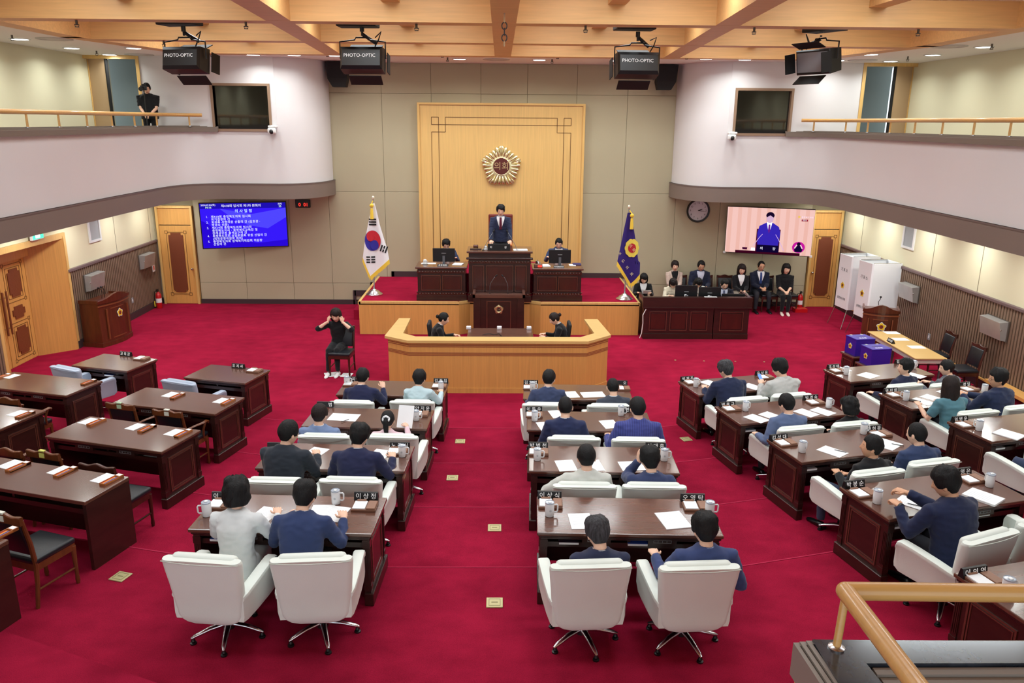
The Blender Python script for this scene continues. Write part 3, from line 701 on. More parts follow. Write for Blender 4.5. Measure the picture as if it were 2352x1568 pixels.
# ---- council desks
def molding(mb, axis, c, w_, h, t=0.018, d=0.012):
    """rectangular raised moulding; axis 'x' => lies in y-z plane facing +-x, 'y' => lies in x-z plane"""
    for a in (-1, 1):
        if axis == 'x':
            mb.box((c[0], c[1] + a * w_ / 2, c[2]), (d, t, h + t)); mb.box((c[0], c[1], c[2] + a * h / 2), (d * 0.96, w_ - t, t))
        else:
            mb.box((c[0] + a * w_ / 2, c[1], c[2]), (t, d, h + t)); mb.box((c[0], c[1], c[2] + a * h / 2), (w_ - t, d * 0.96, t))
MOLD = mat('moulding_sheen', (92, 52, 42), 0.22, coat=0.6)
def make_desk(label, W, D=0.73, H=0.75, seats=2, plain=False):
    t = thing('council_desk', label, 'desk')
    if plain:
        MB().rbox((0, 0, H - 0.02), (W, D, 0.04), 0.004, 1).build('desk_top', WOODT, t)
        for s in (-1, 1): MB().b2((s * W / 2, -D / 2 + 0.01, 0), (s * (W / 2 - 0.04), D / 2 - 0.01, H - 0.04)).build('side_panel', WOODD, t)
    else:
        MB().rbox((0, 0, H - 0.0175), (W, D, 0.035), 0.008, 2).build('desk_top', WOODT, t)
        MB().rbox((0, 0, H - 0.05), (W - 0.03, D - 0.03, 0.03), 0.01, 1).rbox((0, 0, H - 0.075), (W - 0.07, D - 0.07, 0.02), 0.004, 1).build('top_moulding', WOODD, t)
        for s in (-1, 1):
            x = s * (W / 2 - 0.065)
            sp = MB().box((x, 0, 0.40), (0.045, D - 0.1, 0.58)).build('side_panel', WOODD, t)
            mb = MB(); molding(mb, 'x', (x + s * 0.025, 0.0, 0.39), D - 0.30, 0.42); molding(mb, 'x', (x + s * 0.022, 0.0, 0.39), D - 0.35, 0.37, 0.012, 0.012); mb.build('panel_moulding', MOLD, sp)
            MB().rbox((x + s * 0.01, 0, 0.065), (0.085, D - 0.02, 0.13), 0.006, 1).build('plinth', WOODD, t)
            for yy in (-D / 2 + 0.06, D / 2 - 0.06):
                mb = MB(); mb.box((x, yy, 0.40), (0.062, 0.062, 0.58)); mb.box((x, yy, 0.63), (0.072, 0.072, 0.07)); mb.box((x, yy, 0.18), (0.07, 0.07, 0.05))
                for k in (-0.018, 0, 0.018): mb.box((x + s * 0.032, yy + k, 0.41), (0.008, 0.008, 0.34)); mb.box((x + k, yy - 0.032, 0.41), (0.008, 0.008, 0.34))
                mb.build('pilaster', WOODD, t)
    MB().box((0, D / 2 - 0.06, 0.38), (W - 0.16, 0.03, 0.60)).build('front_panel', WOODD, t)
    sh = MB().box((0, 0.0, 0.595), (W - 0.15, D - 0.14, 0.02)).box((0, -D / 2 + 0.075, 0.60), (W - 0.15, 0.02, 0.05)).build('shelf', WOODD, t)
    MB().box((0, 0.0, 0.64), (0.03, D - 0.16, 0.08)).build('shelf_divider', WOODD, sh)
    if not plain and seats == 2:
        for xx in (0.30, -0.30):
            sb = MB().box((xx, -D / 2 + 0.10, 0.655), (0.26, 0.14, 0.055)).build('switch_box', WOODD, t)
            mb = MB()
            for k in range(5): mb.box((xx - 0.08 + 0.04 * k, -D / 2 + 0.028, 0.665), (0.003, 0.004, 0.022))
            mb.box((xx, -D / 2 + 0.028, 0.677), (0.165, 0.004, 0.003)); mb.box((xx, -D / 2 + 0.028, 0.653), (0.165, 0.004, 0.003)); mb.build('switch_plate', GREY, sb)
    remember(t); return t
DK2 = make_desk('desk', 1.69); DK1 = make_desk('desk', 1.15, 0.76, seats=1); DKP = make_desk('desk', 1.95, 0.60, plain=True)
DESKS = {}
def desk(key, proto, corner, which, ang, tier, W, D, label, group):
    a = radians(ang); ux = V((cos(a), sin(a), 0)); uy = V((-sin(a), cos(a), 0))
    off = {'nl': ux * W / 2 + uy * D / 2, 'nr': -ux * W / 2 + uy * D / 2, 'fl': ux * W / 2 - uy * D / 2, 'fr': -ux * W / 2 - uy * D / 2}[which]
    c = V((corner[0], corner[1], 0)) + off; c.z = tier * STEP
    o = place(proto, c, a, label, group); DESKS[key] = dict(c=c, a=a, ux=ux, uy=uy, z=c.z + 0.75, W=W, D=D, tz=c.z, o=o)
G2 = 'two-seat council desks'
ROWN = ['first', 'second', 'third', 'last']
for i, (x, y) in enumerate(((0.37, 11.58), (0.37, 9.87), (0.335, 8.21), (0.35, 6.51))):
    desk('R%d' % (i + 1), DK2, (x, y), 'nl', -2.2, i + 1, 1.69, 0.73, 'dark mahogany two-seat desk right of the centre aisle, %s row from the wooden enclosure' % ROWN[i], G2)
for i, (x, y) in enumerate(((-0.85, 11.66), (-0.955, 9.89), (-1.05, 8.19), (-1.14, 6.48))):
    desk('L%d' % (i + 1), DK2, (x, y), 'nr', -3.0, i + 1, 1.69, 0.73, 'dark mahogany two-seat desk left of the centre aisle, %s row from the wooden enclosure' % ROWN[i], G2)
RN = ['behind the purple ballot boxes and clerks, front row', 'second row', 'third row', 'fourth row', 'last row beside the gallery handrail']
for i, (x, y, a) in enumerate(((3.13, 11.77, 14), (3.28, 10.09, 13.5), (3.50, 8.45, 14.5), (3.69, 6.76, 14.5), (3.80, 4.86, 14.5))):
    desk('Q%d' % (i + 1), DK2, (x, y), 'nl', a, i + 1, 1.69, 0.73, 'angled mahogany desk in the right wing beside the side aisle, ' + ['front row', 'second row', 'third row', 'fourth row', 'by the gallery rail'][i], G2)
for i, (x, y, a) in enumerate(((5.82, 12.46, 14.5), (5.95, 10.70, 14), (6.10, 9.08, 14.5))):
    desk('F%d' % (i + 1), DK2, (x, y), 'nl', a, i + 1, 1.69, 0.73, 'angled mahogany desk along the ribbed right wall, ' + ['row just behind the ballot boxes', 'middle row', 'row with one mug and paper stack'][i], G2)
desk('K1a', DK1, (-6.27, 12.90), 'nr', -16.5, 1, 1.15, 0.76, 'single mahogany desk beside the panelled double door, with a title plate', 'single officials desks')
desk('K1b', DK1, (-4.10, 12.28), 'nr', -15.5, 1, 1.15, 0.76, 'single mahogany desk nearest the sign-language interpreter, with a title plate', 'single officials desks')
desk('K2a', DK2, (-6.36, 11.17), 'nr', -15.5, 2, 1.69, 0.73, 'mahogany desk of the officials, second row by the left wall, two pencil trays', G2)
desk('K2b', DK2, (-3.93, 10.42), 'nr', -15.5, 2, 1.69, 0.73, 'mahogany desk of the officials, second row, with two papers and two pencil trays', G2)
desk('K3a', DK2, (-6.25, 9.40), 'nr', -16, 3, 1.69, 0.73, 'mahogany desk of the officials, third row by the left wall', G2)
desk('K3b', DK2, (-3.95, 8.71), 'nr', -16.5, 3, 1.69, 0.73, 'mahogany officials desk, third row, with three papers and three pencil trays', G2)
desk('K4', DKP, (-4.02, 7.10), 'nr', -17, 4, 1.95, 0.60, 'plain brown slab-sided desk with three papers and three pencil trays', 'plain slab desks')
desk('K5', DKP, (-4.12, 6.08), 'fr', -17, 5, 1.95, 0.60, 'plain brown slab-sided desk in the last row of the officials', 'plain slab desks')

# ---- white armchairs placed by the top of their backs (0.935 above their tier)
CHAIRS = {}
def armchair(key, px, py, tier, ang, label, proto=None):
    proto = proto or ARM_W
    p = atz(px, py, tier * STEP + 0.938); a = radians(ang)
    R = Matrix.Rotation(a, 3, 'Z'); c = p - R @ V((0, -0.39, 0)); c.z = tier * STEP
    CHAIRS[key] = (c, a)
    place(proto, c, a, label, 'white leather armchairs' if proto is ARM_W else 'pale blue armchairs')
WC = 'white leather armchair '
for k, px, py, t, an, lb in (
    ('L4a', 455, 1290, 4, -7, 'under the woman in the white jacket'), ('L4b', 712, 1288, 4, 4, 'under the man in the bright navy suit'),
    ('R4a', 1360, 1303, 4, 3, 'under the slumped grey-haired man at the last desk'), ('R4b', 1612, 1307, 4, 3, 'under the man with his hand on the armrest'),
    ('L3a', 626, 1107, 3, -3, 'behind the heavy man in charcoal'), ('L3b', 802, 1106, 3, -3, 'behind the wavy-haired man in deep navy'),
    ('R3a', 1344, 1118, 3, -2, 'under the man in the pale grey jacket, right of the aisle'), ('R3b', 1505, 1119, 3, -2, 'under the man resting his chin on his hand'),
    ('L2a', 742, 1003, 2, -3, 'under the man in the blue sweater'), ('L2b', 898, 1004, 2, -3, 'under the woman in pink reading a sheet'),
    ('R2a', 1319, 1008, 2, -2, 'under the man in plain navy, second desk right of the aisle'), ('R2b', 1468, 1012, 2, -2, 'under the man in the pinstriped suit'),
    ('L1a', 805, 925, 1, -3, 'under the man in navy at the first desk left of the aisle'), ('L1b', 945, 924, 1, -3, 'under the woman in the pale blue jacket'),
    ('R1a', 1252, 930, 1, -2, 'under the man in blue-grey at the first desk right of the aisle'), ('R1b', 1402, 933, 1, -2, 'under the balding man in dark grey at the first desk'),
    ('Q1a', 1722, 917, 1, 12, 'under the grizzled man in navy, right wing front row'), ('Q1b', 1823, 908, 1, 12, 'under the man in light grey holding a phone'),
    ('Q2a', 1846, 985, 2, 12, 'under the man in the dusty blue jacket'), ('Q2b', 1970, 975, 2, 12, 'under the curly-haired woman in black'),
    ('Q3a', 2026, 1087, 3, 14, 'under the man in the black cardigan'), ('Q3b', 2155, 1064, 3, 14, 'under the thin-haired man in blue, right wing third row'),
    ('Q4a', 2290, 1236, 4, 22, 'under the big man with raised hands'), ('Q4b', 2420, 1200, 4, 16, 'under the person in violet at the fourth right wing desk'),
    ('F1a', 2085, 886, 1, 14, 'under the young man looking away, behind the ballot boxes'), ('F1b', 2184, 884, 1, 14, 'under the man in the grey suit by the ribbed wall'),
    ('F2a', 2256, 948, 2, 14, 'under the long-haired woman in teal'), ('F2b', 2362, 936, 2, 14, 'under the man with clasped hands by the ribbed wall'),
    ('F3a', 2440, 1028, 3, 14, 'under the person in jeans at the desk with a paper stack')):
    armchair(k, px, py, t, an, WC + lb)
armchair('K1a', 142, 846, 1, -26, 'empty pale blue swivel armchair at the desk beside the double door', ARM_B)
armchair('K1b', 404, 878, 1, -22, 'empty pale blue swivel armchair at the desk nearest the interpreter', ARM_B)

def woodchair(proto, px, py, tier, ang, label, hz=0.945, group='walnut chairs of the officials'):
    p = atz(px, py, tier * STEP + hz); a = radians(ang); c = p - Matrix.Rotation(a, 3, 'Z') @ V((0, -0.285, 0)); c.z = tier * STEP
    return place(proto, c, a, label, group)
woodchair(CH_ARM, 12, 913, 2, -16, 'walnut armchair at the second-row officials desk by the left wall')
woodchair(CH_SG, 275, 926, 2, -16, 'walnut armchair with a small green sticker, second row of officials')
woodchair(CH_ARMS, 384, 942, 2, -16, 'walnut armchair with a white sticker, second row of officials')
woodchair(CH_ARM, 12, 1030, 3, -18, 'walnut armchair at the third-row officials desk by the left wall')
woodchair(CH_SY, 98, 1036, 3, -18, 'walnut chair with a yellow sticker on its top rail')
woodchair(CH_PLAIN, 222, 1067, 3, -16, 'dark walnut chair with no sticker behind the slab-sided desk', group='dark walnut side chairs')
woodchair(CH_SIDE, 4, 1178, 4, -20, 'walnut side chair with a white sticker at the slab-sided desk')

# ---- strips added on the step edges, lighter carpet colour painting their shading line
for k, y0 in enumerate((12.25, 10.48, 8.80, 7.17)):
    e = tier_edge(y0, ext=9.5); z1 = STEP * (k + 1)
    struct(MB().wallstrip([(x, y + 0.002) for x, y in e], z1 - 0.03, z1 + 0.003, -0.016).build('trim_step_%d' % (k + 1), mat('carpet_edge_shading', (178, 44, 76), 0.9, spec=0.1)))
# ---- brass floor plates
bp_me = MB().rbox((0, 0, 0.006), (0.155, 0.155, 0.012), 0.003, 1).mesh('floor_outlet', BRASS)
bl_me = MB().b2((-0.055, -0.055, 0.012), (0.055, -0.05, 0.014)).b2((-0.055, 0.05, 0.012), (0.055, 0.055, 0.014)).b2((-0.055, -0.05, 0.012), (-0.05, 0.05, 0.014)).b2((0.05, -0.05, 0.012), (0.055, 0.05, 0.014)).b2((-0.03, -0.008, 0.012), (0.03, 0.008, 0.014)).mesh('lid_groove', mat('brass_dark', (150, 142, 100), 0.5, metal=0.3))
for px, py, tr, rz, lb in ((1057, 1014, 1, 0, 'in the centre aisle beside the first desks'), (1039, 1098, 2, 0, 'in the centre aisle beside the second desks'), (1136, 1213, 3, 0, 'in the centre aisle beside the third desks'), (1136, 1385, 4, 0, 'in the centre aisle beside the last desks'), (1576, 1009, 1, 15, 'beside the front desk of the right wing'), (277, 1325, 4, -17, 'by the slab-sided desk of the officials')):
    p = atz(px, py, tr * STEP); t = thing('floor_outlet', 'square brass floor outlet plate ' + lb, 'floor outlet', p, radians(rz)); link('outlet_plate', bp_me, t); link('lid_groove', bl_me, t)
dot = MB().lathe([(0.02, 0), (0.02, 0.006), (0.001, 0.008)], 10).mesh('floor_stud', BRASS)
for px, py in ((1551, 827), (1617, 829), (1689, 830), (1755, 831)):
    tag(link('floor_stud', dot, None, atz(px, py, 0)), 'tiny brass stud in the open carpet before the right wing desks', 'floor stud', 'brass studs in the carpet')
# ================================================================== FRONT OF THE CHAMBER
# ---- emblems
YEL = mat('emblem_yellow', (240, 204, 40), 0.5); REDB = mat('emblem_red_brown', (120, 28, 22), 0.5)
def flower_pts(r, lobes=5, depth=0.13, n=60, rot=pi / 2):
    return [((r * (1 - depth + depth * cos(lobes * (a - rot)))) * cos(a), (r * (1 - depth + depth * cos(lobes * (a - rot)))) * sin(a)) for a in [2 * pi * i / n for i in range(n)]]
def circle_pts(r, n=28): return [(r * cos(2 * pi * i / n), r * sin(2 * pi * i / n)) for i in range(n)]
def badge(parent, M, r):
    """council flower badge, white rim, yellow petals, red disc with letters; lies in local x-y facing +z"""
    b = MB().prism(flower_pts(r), 0, 0.004).build('emblem', WHITE, parent); b.matrix_local = M
    MB().prism(flower_pts(r * 0.86), 0.004, 0.007).build('emblem_petals', YEL, b)
    MB().prism(circle_pts(r * 0.40), 0.007, 0.010).build('emblem_disc', REDB, b)
    text('의회', r * 0.36, GOLD, b, Matrix.Translation((0, 0, 0.011)), 'emblem_letters')
    return b
# gold emblem on the wood panel
em = thing('council_emblem', 'large gold flower emblem with a brown disc on the wood panel', 'emblem', (0.035, YB - 0.21, 3.865))
Mx = Matrix.Rotation(pi / 2, 3, 'X')
core = MB().lathe([(0.40, -0.02), (0.40, 0.03), (0.36, 0.055), (0.24, 0.06), (0.001, 0.06)], 40, M=Mx).build('emblem_core', GOLD, em, smooth=True, angle=40)
for k in range(25):
    a = pi / 2 + 2 * pi * k / 25; big = (k % 5 == 0); near = min(k % 5, 5 - k % 5)
    ro = {0: 0.545, 1: 0.515, 2: 0.475}[near]; w0 = 0.088 if big else 0.060
    rings = []
    for u in (0.0, 0.15, 0.35, 0.6, 0.8, 0.93, 1.0):
        r = 0.25 + (ro - 0.25) * u; wd = (0.026 + (w0 - 0.026) * min(1, u * 1.25)) * (1 if u < 0.85 else (0.92 if u < 0.95 else 0.6))
        hgt = 0.05 + 0.045 * sin(pi * min(1, u * 0.9))
        ring = []
        for j in range(9):
            b = pi * j / 8; x = wd * cos(b); zz = hgt * (sin(b) if not (big and j == 4) else 0.72) if 0 < j < 8 else 0.0
            p = V((cos(a) * r - sin(a) * x, sin(a) * r + cos(a) * x, zz + 0.01)); ring.append(Mx @ p)
        rings.append(ring)
    MB().loft(rings).build('petal', GOLD, em, smooth=True, angle=60)
MB().lathe([(0.225, 0.06), (0.225, 0.08), (0.001, 0.082)], 40, M=Mx).build('emblem_disc', mat('maroon_disc', (88, 26, 20), 0.45), em)
MB().lathe([(0.215, 0.078), (0.222, 0.088), (0.235, 0.088), (0.24, 0.06)], 40, M=Mx, cap=False).build('disc_rim', GOLD, em, smooth=True)
text('의회', 0.225, mat('letter_gold', (206, 176, 130), 0.35, metal=0.6), em, FRAME((0, -0.086, 0.0), (1, 0, 0), (0, 0, 1)), 'emblem_letters', ext=0.006)

# ---- stage
SF = 18.86
SX0, SX1 = -3.40, 3.40
stp = [(SX0, SF), (-0.98, SF), (-0.72, SF + 0.14), (0.74, SF + 0.14), (1.0, SF), (SX1, SF), (SX1, YB - 0.06), (SX0, YB - 0.06)]
stg = struct(MB().prism(stp, 0.0, 0.76).build('floor_stage', BEECHB))
MB().prism([(x, y + (0.06 if y < 20 else 0)) for x, y in stp], 0.76, 0.80).build('stage_carpet', CARPET, stg)
for (a, b) in zip(stp[:5], stp[1:6]):
    MB().wallstrip([a, b], 0.735, 0.815, 0.075).build('stage_nosing', BEECH, stg)
for x in (SX0, SX1): MB().b2((x - 0.02, SF, 0.735), (x + 0.04 if x < 0 else x + 0.02, YB - 0.06, 0.812)).build('stage_nosing', BEECH, stg)
mb = MB(); mb.b2((-3.80, 20.3, 0), (-3.42, 22.1, 0.27)); mb.b2((-3.60, 20.3, 0.27), (-3.42, 22.1, 0.54)); struct(mb.build('floor_stage_steps', CARPET))

# ---- carved chair's desk and its two wings
def carved_desk(name, label, x0, x1, yf, z0, z1, depth, cols, raised=0.0):
    t = thing(name, label, 'desk', ((x0 + x1) / 2, yf, z0)); w_ = x1 - x0; h = z1 - z0
    MB().b2((-w_ / 2 + 0.03, 0.02, 0), (w_ / 2 - 0.03, 0.09, h - 0.05)).b2((-w_ / 2 + 0.03, 0.05, 0), (-w_ / 2 + 0.08, depth, h - 0.05)).b2((w_ / 2 - 0.08, 0.05, 0), (w_ / 2 - 0.03, depth, h - 0.05)).build('body', WOODD, t)
    MB().rbox((0, depth / 2 - 0.02, h - 0.025), (w_ + 0.03, depth + 0.06, 0.05), 0.012, 2).build('desk_top', WOODT, t)
    MB().b2((-w_ / 2, -0.02, 0), (w_ / 2, 0.05, 0.14)).b2((-w_ / 2, -0.01, 0.2), (w_ / 2, 0.04, 0.215)).build('plinth', WOODD, t)
    for zc in (0.175, h - 0.13 - raised):
        mb = MB(); mb.b2((-w_ / 2 + 0.02, 0.0, zc - 0.035), (w_ / 2 - 0.02, 0.03, zc + 0.035))
        n = int(w_ / 0.075)
        for k in range(n):
            x = -w_ / 2 + 0.05 + (w_ - 0.1) * (k + 0.5) / n
            mb.ell((x, -0.004, zc), (0.028, 0.016, 0.022), 8, 5)
        mb.build('carved_band', mat('carved_sheen', (74, 34, 26), 0.25, coat=0.5), t, smooth=True, angle=40)
    xs = [-w_ / 2 + 0.10]; tot = w_ - 0.2
    for c in cols: xs.append(xs[-1] + tot * c)
    zb, zt = 0.25, h - 0.21 - raised
    for a, b in zip(xs, xs[1:]):
        p = MB().b2((a + 0.05, 0.0, zb + 0.03), (b - 0.05, 0.03, zt - 0.03)).build('front_panel', mat('panel_red_mahogany', (66, 24, 17), 0.32, coat=0.3, wood=((8, 8, 2), 0.2)), t)
        mb = MB(); molding(mb, 'y', ((a + b) / 2, 0.005, (zb + zt) / 2), b - a - 0.06, zt - zb - 0.02, 0.02, 0.03); mb.build('panel_moulding', MOLD, p)
    if raised:
        MB().rbox((0, 0.0, h - 0.05 - raised + 0.01), (w_ + 0.05, 0.12, 0.05), 0.015, 2).build('ledge_moulding', WOODD, t)
    return t
cdesk = carved_desk('speaker_desk', 'tall carved mahogany desk in the middle of the stage', -0.775, 0.775, 18.98, 0.8, 2.04, 0.75, (0.24, 0.52, 0.24), 0.14)
ldesk = carved_desk('wing_desk', 'carved mahogany side desk holding a monitor and white teacup', -2.02, -0.80, 19.06, 0.8, 1.64, 0.75, (0.5, 0.5))
rdesk = carved_desk('wing_desk', 'carved mahogany side desk holding a monitor and red digital counter', 0.80, 2.02, 19.06, 0.8, 1.62, 0.75, (0.5, 0.5))
struct(MB().b2((-0.95, 19.8, 0.8), (1.0, 21.6, 1.34)).build('floor_podium', CARPET))

# monitors
def monitor(label, loc, rz=0, w_=0.54, h=0.33, badge_=False, stand=True):
    t = thing('monitor', label, 'monitor', loc, rz)
    zb = 0.08 if stand else 0.0
    MB().rbox((0, 0, zb + h / 2), (w_, 0.035, h), 0.008, 2).build('screen_back', BLACK, t)
    MB().b2((-w_ / 2 + 0.01, 0.0178, zb + 0.012), (w_ / 2 - 0.01, 0.019, zb + h - 0.01)).build('screen', mat('screen_dark', (40, 50, 70), 0.2), t)
    MB().b2((-0.055, -0.021, zb + h * 0.62), (0.055, -0.017, zb + h * 0.66)).build('vent', GREY, t)
    if badge_: MB().b2((-0.045, -0.021, zb + h * 0.36), (0.005, -0.017, zb + h * 0.5)).b2((0.012, -0.021, zb + h * 0.4), (0.045, -0.017, zb + h * 0.46)).build('label_sticker', WHITEP, t)
    if stand:
        MB().b2((-0.03, -0.05, 0.0), (0.03, -0.018, zb + h * 0.45)).build('stand', mat('stand_grey', (110, 114, 120), 0.4, metal=0.5), t)
        MB().rbox((0, -0.01, 0.008), (0.22, 0.16, 0.016), 0.006, 1).build('foot', BLACK, t)
    return t
monitor('black monitor on the carved side desk with the teacup, seen from behind', (-1.36, 19.30, 1.64), radians(-2))
monitor('black monitor on the carved side desk with the red counter, seen from behind', (1.47, 19.30, 1.62), radians(2))
# chair's tilted screen with title letters
ts = thing('title_screen', 'low black screen with two white title letters on the tall carved desk', 'screen', (-0.02, 19.06, 2.04))
MB().rbox((0, 0, 0.08), (0.54, 0.04, 0.165), 0.006, 1).build('housing', BLACK, ts)
text('의', 0.062, WHITET, ts, FRAME((-0.19, -0.022, 0.08), (1, 0, 0), (0, 0, 1))); text('장', 0.062, WHITET, ts, FRAME((0.16, -0.022, 0.075), (1, 0, 0), (0, 0, 1)))
def title_plate(loc, txt, label, w_=0.26, h=0.045, size=0.05, sp=1.25):
    t = thing('name_plate', label, 'name plate', loc)
    MB().prism([(-0.03, 0), (0.03, 0), (0.0, h)], -w_ / 2, w_ / 2, M=Matrix(((0, 0, 1), (1, 0, 0), (0, 1, 0)))).build('plate', BLACK, t)
    text(txt, size, WHITET, t, FRAME((0, -0.017, h * 0.5), (1, 0, 0), (0, 0.45, 1)), spacing=sp)
title_plate((-1.38, 19.13, 1.64), '사무처장', 'black title plate before the monitor on the carved desk with the teacup')
title_plate((1.44, 19.13, 1.62), '의사입법담당관', 'black title plate before the monitor beside the red counter', size=0.036, sp=1.0)
def gooseneck(name, label, base, pts, r=0.006, head=0.014):
    t = thing(name, label, 'microphone', base)
    MB().lathe([(0.035, 0), (0.035, 0.012), (0.012, 0.02)], 14).build('mic_base', BLACK, t)
    MB().tube([V(p) for p in pts], r, 8).build('gooseneck', mat('mic_grey', (120, 122, 126), 0.35, metal=0.6), t, smooth=True)
    d = (V(pts[-1]) - V(pts[-2])).normalized()
    MB().tube([V(pts[-1]) - d * 0.01, V(pts[-1]) + d * 0.02, V(pts[-1]) + d * 0.055, V(pts[-1]) + d * 0.065], [head * 0.7, head, head, head * 0.5], 10).build('mic_head', BLACKM, t, smooth=True)
gooseneck('gooseneck_microphone', 'slim microphone leaning right on the tall carved desk beside the gavel', (-0.40, 19.10, 2.04), [(0, 0, 0), (0.06, 0.03, 0.13), (0.16, 0.09, 0.3), (0.24, 0.14, 0.42)])
gooseneck('gooseneck_microphone', 'slim microphone leaning left on the tall carved desk beside the white papers', (0.42, 19.10, 2.04), [(0, 0, 0), (-0.05, 0.03, 0.13), (-0.15, 0.09, 0.3), (-0.23, 0.14, 0.42)])
gv = thing('gavel', 'dark wooden gavel resting on its sound block', 'gavel', (-0.58, 19.22, 2.04))
MB().rbox((0, 0, 0.015), (0.27, 0.16, 0.03), 0.006, 1).build('sound_block', mat('gavel_block', (48, 26, 22), 0.3, coat=0.4), gv)
MB().lathe([(0.03, -0.06), (0.04, -0.05), (0.034, -0.02), (0.034, 0.02), (0.04, 0.05), (0.03, 0.06)], 14, (0, 0, 0.075), M=Matrix.Rotation(pi / 2, 3, 'Y')).build('gavel_head', WOODM, gv, smooth=True, angle=40)
MB().tube([(0, 0, 0.075), (0.02, 0.12, 0.07), (0.03, 0.2, 0.06)], 0.012, 8).build('gavel_handle', WOODM, gv, smooth=True)
def cup(label, loc, r=0.04, h=0.075, body=None, saucer=True):
    t = thing('teacup', label, 'cup', loc)
    if saucer: MB().lathe([(0.045, 0), (0.075, 0.012), (0.075, 0.016), (0.03, 0.008)], 18).build('saucer', WHITE, t, smooth=True)
    MB().lathe([(r * 0.7, 0.008), (r, 0.03), (r, h), (r * 1.03, h + 0.004), (r * 0.5, h + 0.018), (0.012, h + 0.02), (0.012, h + 0.034), (0.001, h + 0.036)], 18).build('cup', body or WHITE, t, smooth=True, angle=40)
    MB().tube([(r * 0.95, 0, h * 0.8), (r * 1.55, 0, h * 0.75), (r * 1.6, 0, h * 0.4), (r * 0.95, 0, h * 0.35)], 0.006, 8).build('handle', body or WHITE, t, smooth=True)
cup('lidded white teacup beside the tilted screen on the tall carved desk', (-0.34, 19.16, 2.04))
cup('tall white lidded teacup on papers at the end of the carved side desk', (-1.83, 19.38, 1.641), 0.045, 0.1)
cup('steel and black mug on the carved side desk beside the red counter', (0.93, 19.45, 1.62), 0.045, 0.1, CHROME, False)
ct = thing('digital_counter', 'small box with glowing red digits on the carved side desk', 'timer', (0.94, 19.14, 1.62))
MB().rbox((0, 0, 0.04), (0.2, 0.1, 0.08), 0.008, 1).build('housing', mat('brown_box', (110, 70, 60), 0.5), ct)
MB().b2((-0.01, -0.053, 0.015), (0.085, -0.05, 0.06)).build('display', mat('led_red', (255, 40, 30), 0.5, emit=2.5), ct)
def sheet(label, loc, rz=0, w_=0.21, h=0.297, th=0.003, group=None, m_=None):
    o = MB().b2((-w_ / 2, -h / 2, 0), (w_ / 2, h / 2, th)).build('paper_sheet', m_ or WHITEP, None, loc=loc, rz=radians(rz))
    return tag(o, label, 'paper', group)
sheet('white papers under the teacup on the carved side desk', (-1.75, 19.5, 1.64), 0, 0.36, 0.2)
sheet('white papers at the end of the tall carved desk beside the slim microphone', (0.50, 19.16, 2.04), 3, 0.34, 0.22, 0.012)
sheet('fanned white document beside the monitor on the carved side desk with the teacup', (-1.02, 19.42, 1.64), -10, 0.24, 0.3, 0.01)
sheet('white documents by the steel mug on the carved side desk', (1.12, 19.4, 1.62), 8, 0.22, 0.3, 0.012)
sheet('white papers beyond the monitor on the carved side desk with the counter', (1.80, 19.5, 1.62), 0, 0.16, 0.25, 0.006)
tag(MB().rbox((0, 0, 0.01), (0.2, 0.26, 0.02), 0.003, 1).build('folder', mat('navy_folder', (40, 36, 96), 0.6), None, loc=(1.92, 19.6, 1.62)), 'dark violet folder at the end of the carved side desk', 'folder')
# tall chair behind the chair's desk
tc_ = thing('high_back_chair', 'tall red-brown wooden chair behind the standing man', 'chair', (0.02, 20.42, 1.34))
MB().rbox((0, 0.0, 1.02), (0.62, 0.07, 0.80), 0.03, 2).build('backrest', mat('chair_red_wood', (120, 42, 34), 0.4, coat=0.3), tc_)
MB().rbox((0, -0.04, 1.0), (0.5, 0.04, 0.66), 0.02, 2).build('back_pad', LEATHK, tc_)
MB().rbox((0, -0.22, 0.47), (0.56, 0.45, 0.1), 0.03, 2).build('seat', LEATHK, tc_)
for s in (-1, 1):
    for y in (-0.4, 0.0): MB().cyl((s * 0.25, y, 0), (s * 0.25, y, 0.66 if y else 0.62), 0.025, 10).build('leg', WOODM, tc_)
    MB().rbox((s * 0.27, -0.2, 0.68), (0.06, 0.46, 0.05), 0.02, 2).build('arm', mat('arm_orange_wood', (196, 112, 60), 0.4), tc_)

# ---- speaker's lectern in front of the stage
lc = thing('central_lectern', 'dark mahogany lectern with a silver flower emblem and two microphones', 'lectern', (-0.015, 18.42, 0.0))
MB().prism([(-0.57, 0), (0.57, 0), (0.48, 0.5), (-0.48, 0.5)], 0.0, 1.02).build('body', WOODD, lc)
MB().prism([(-0.62, -0.04), (0.62, -0.04), (0.52, 0.06), (-0.52, 0.06)], 1.02, 1.10).b2((-0.62, -0.04, 1.02), (-0.56, 0.5, 1.12)).b2((0.56, -0.04, 1.02), (0.62, 0.5, 1.12)).b2((-0.56, 0.04, 0.98), (0.56, 0.5, 1.04)).build('top_rim', WOODT, lc)
MB().b2((-0.60, -0.025, 0), (-0.44, 0.02, 1.03)).build('pilaster', WOODD, lc)
MB().b2((0.44, -0.025, 0), (0.60, 0.02, 1.03)).build('pilaster', WOODD, lc)
mb = MB(); molding(mb, 'y', (0, -0.008, 0.50), 0.56, 0.86, 0.022, 0.02); pm = mb.build('panel_moulding', MOLD, lc)
e2 = MB().prism(flower_pts(0.115, 5, 0.12), 0, 0.012).build('emblem', mat('silver_gold', (190, 176, 130), 0.3, metal=0.9), lc); e2.matrix_local = FRAME((0, -0.012, 0.74), (1, 0, 0), (0, 0, 1))
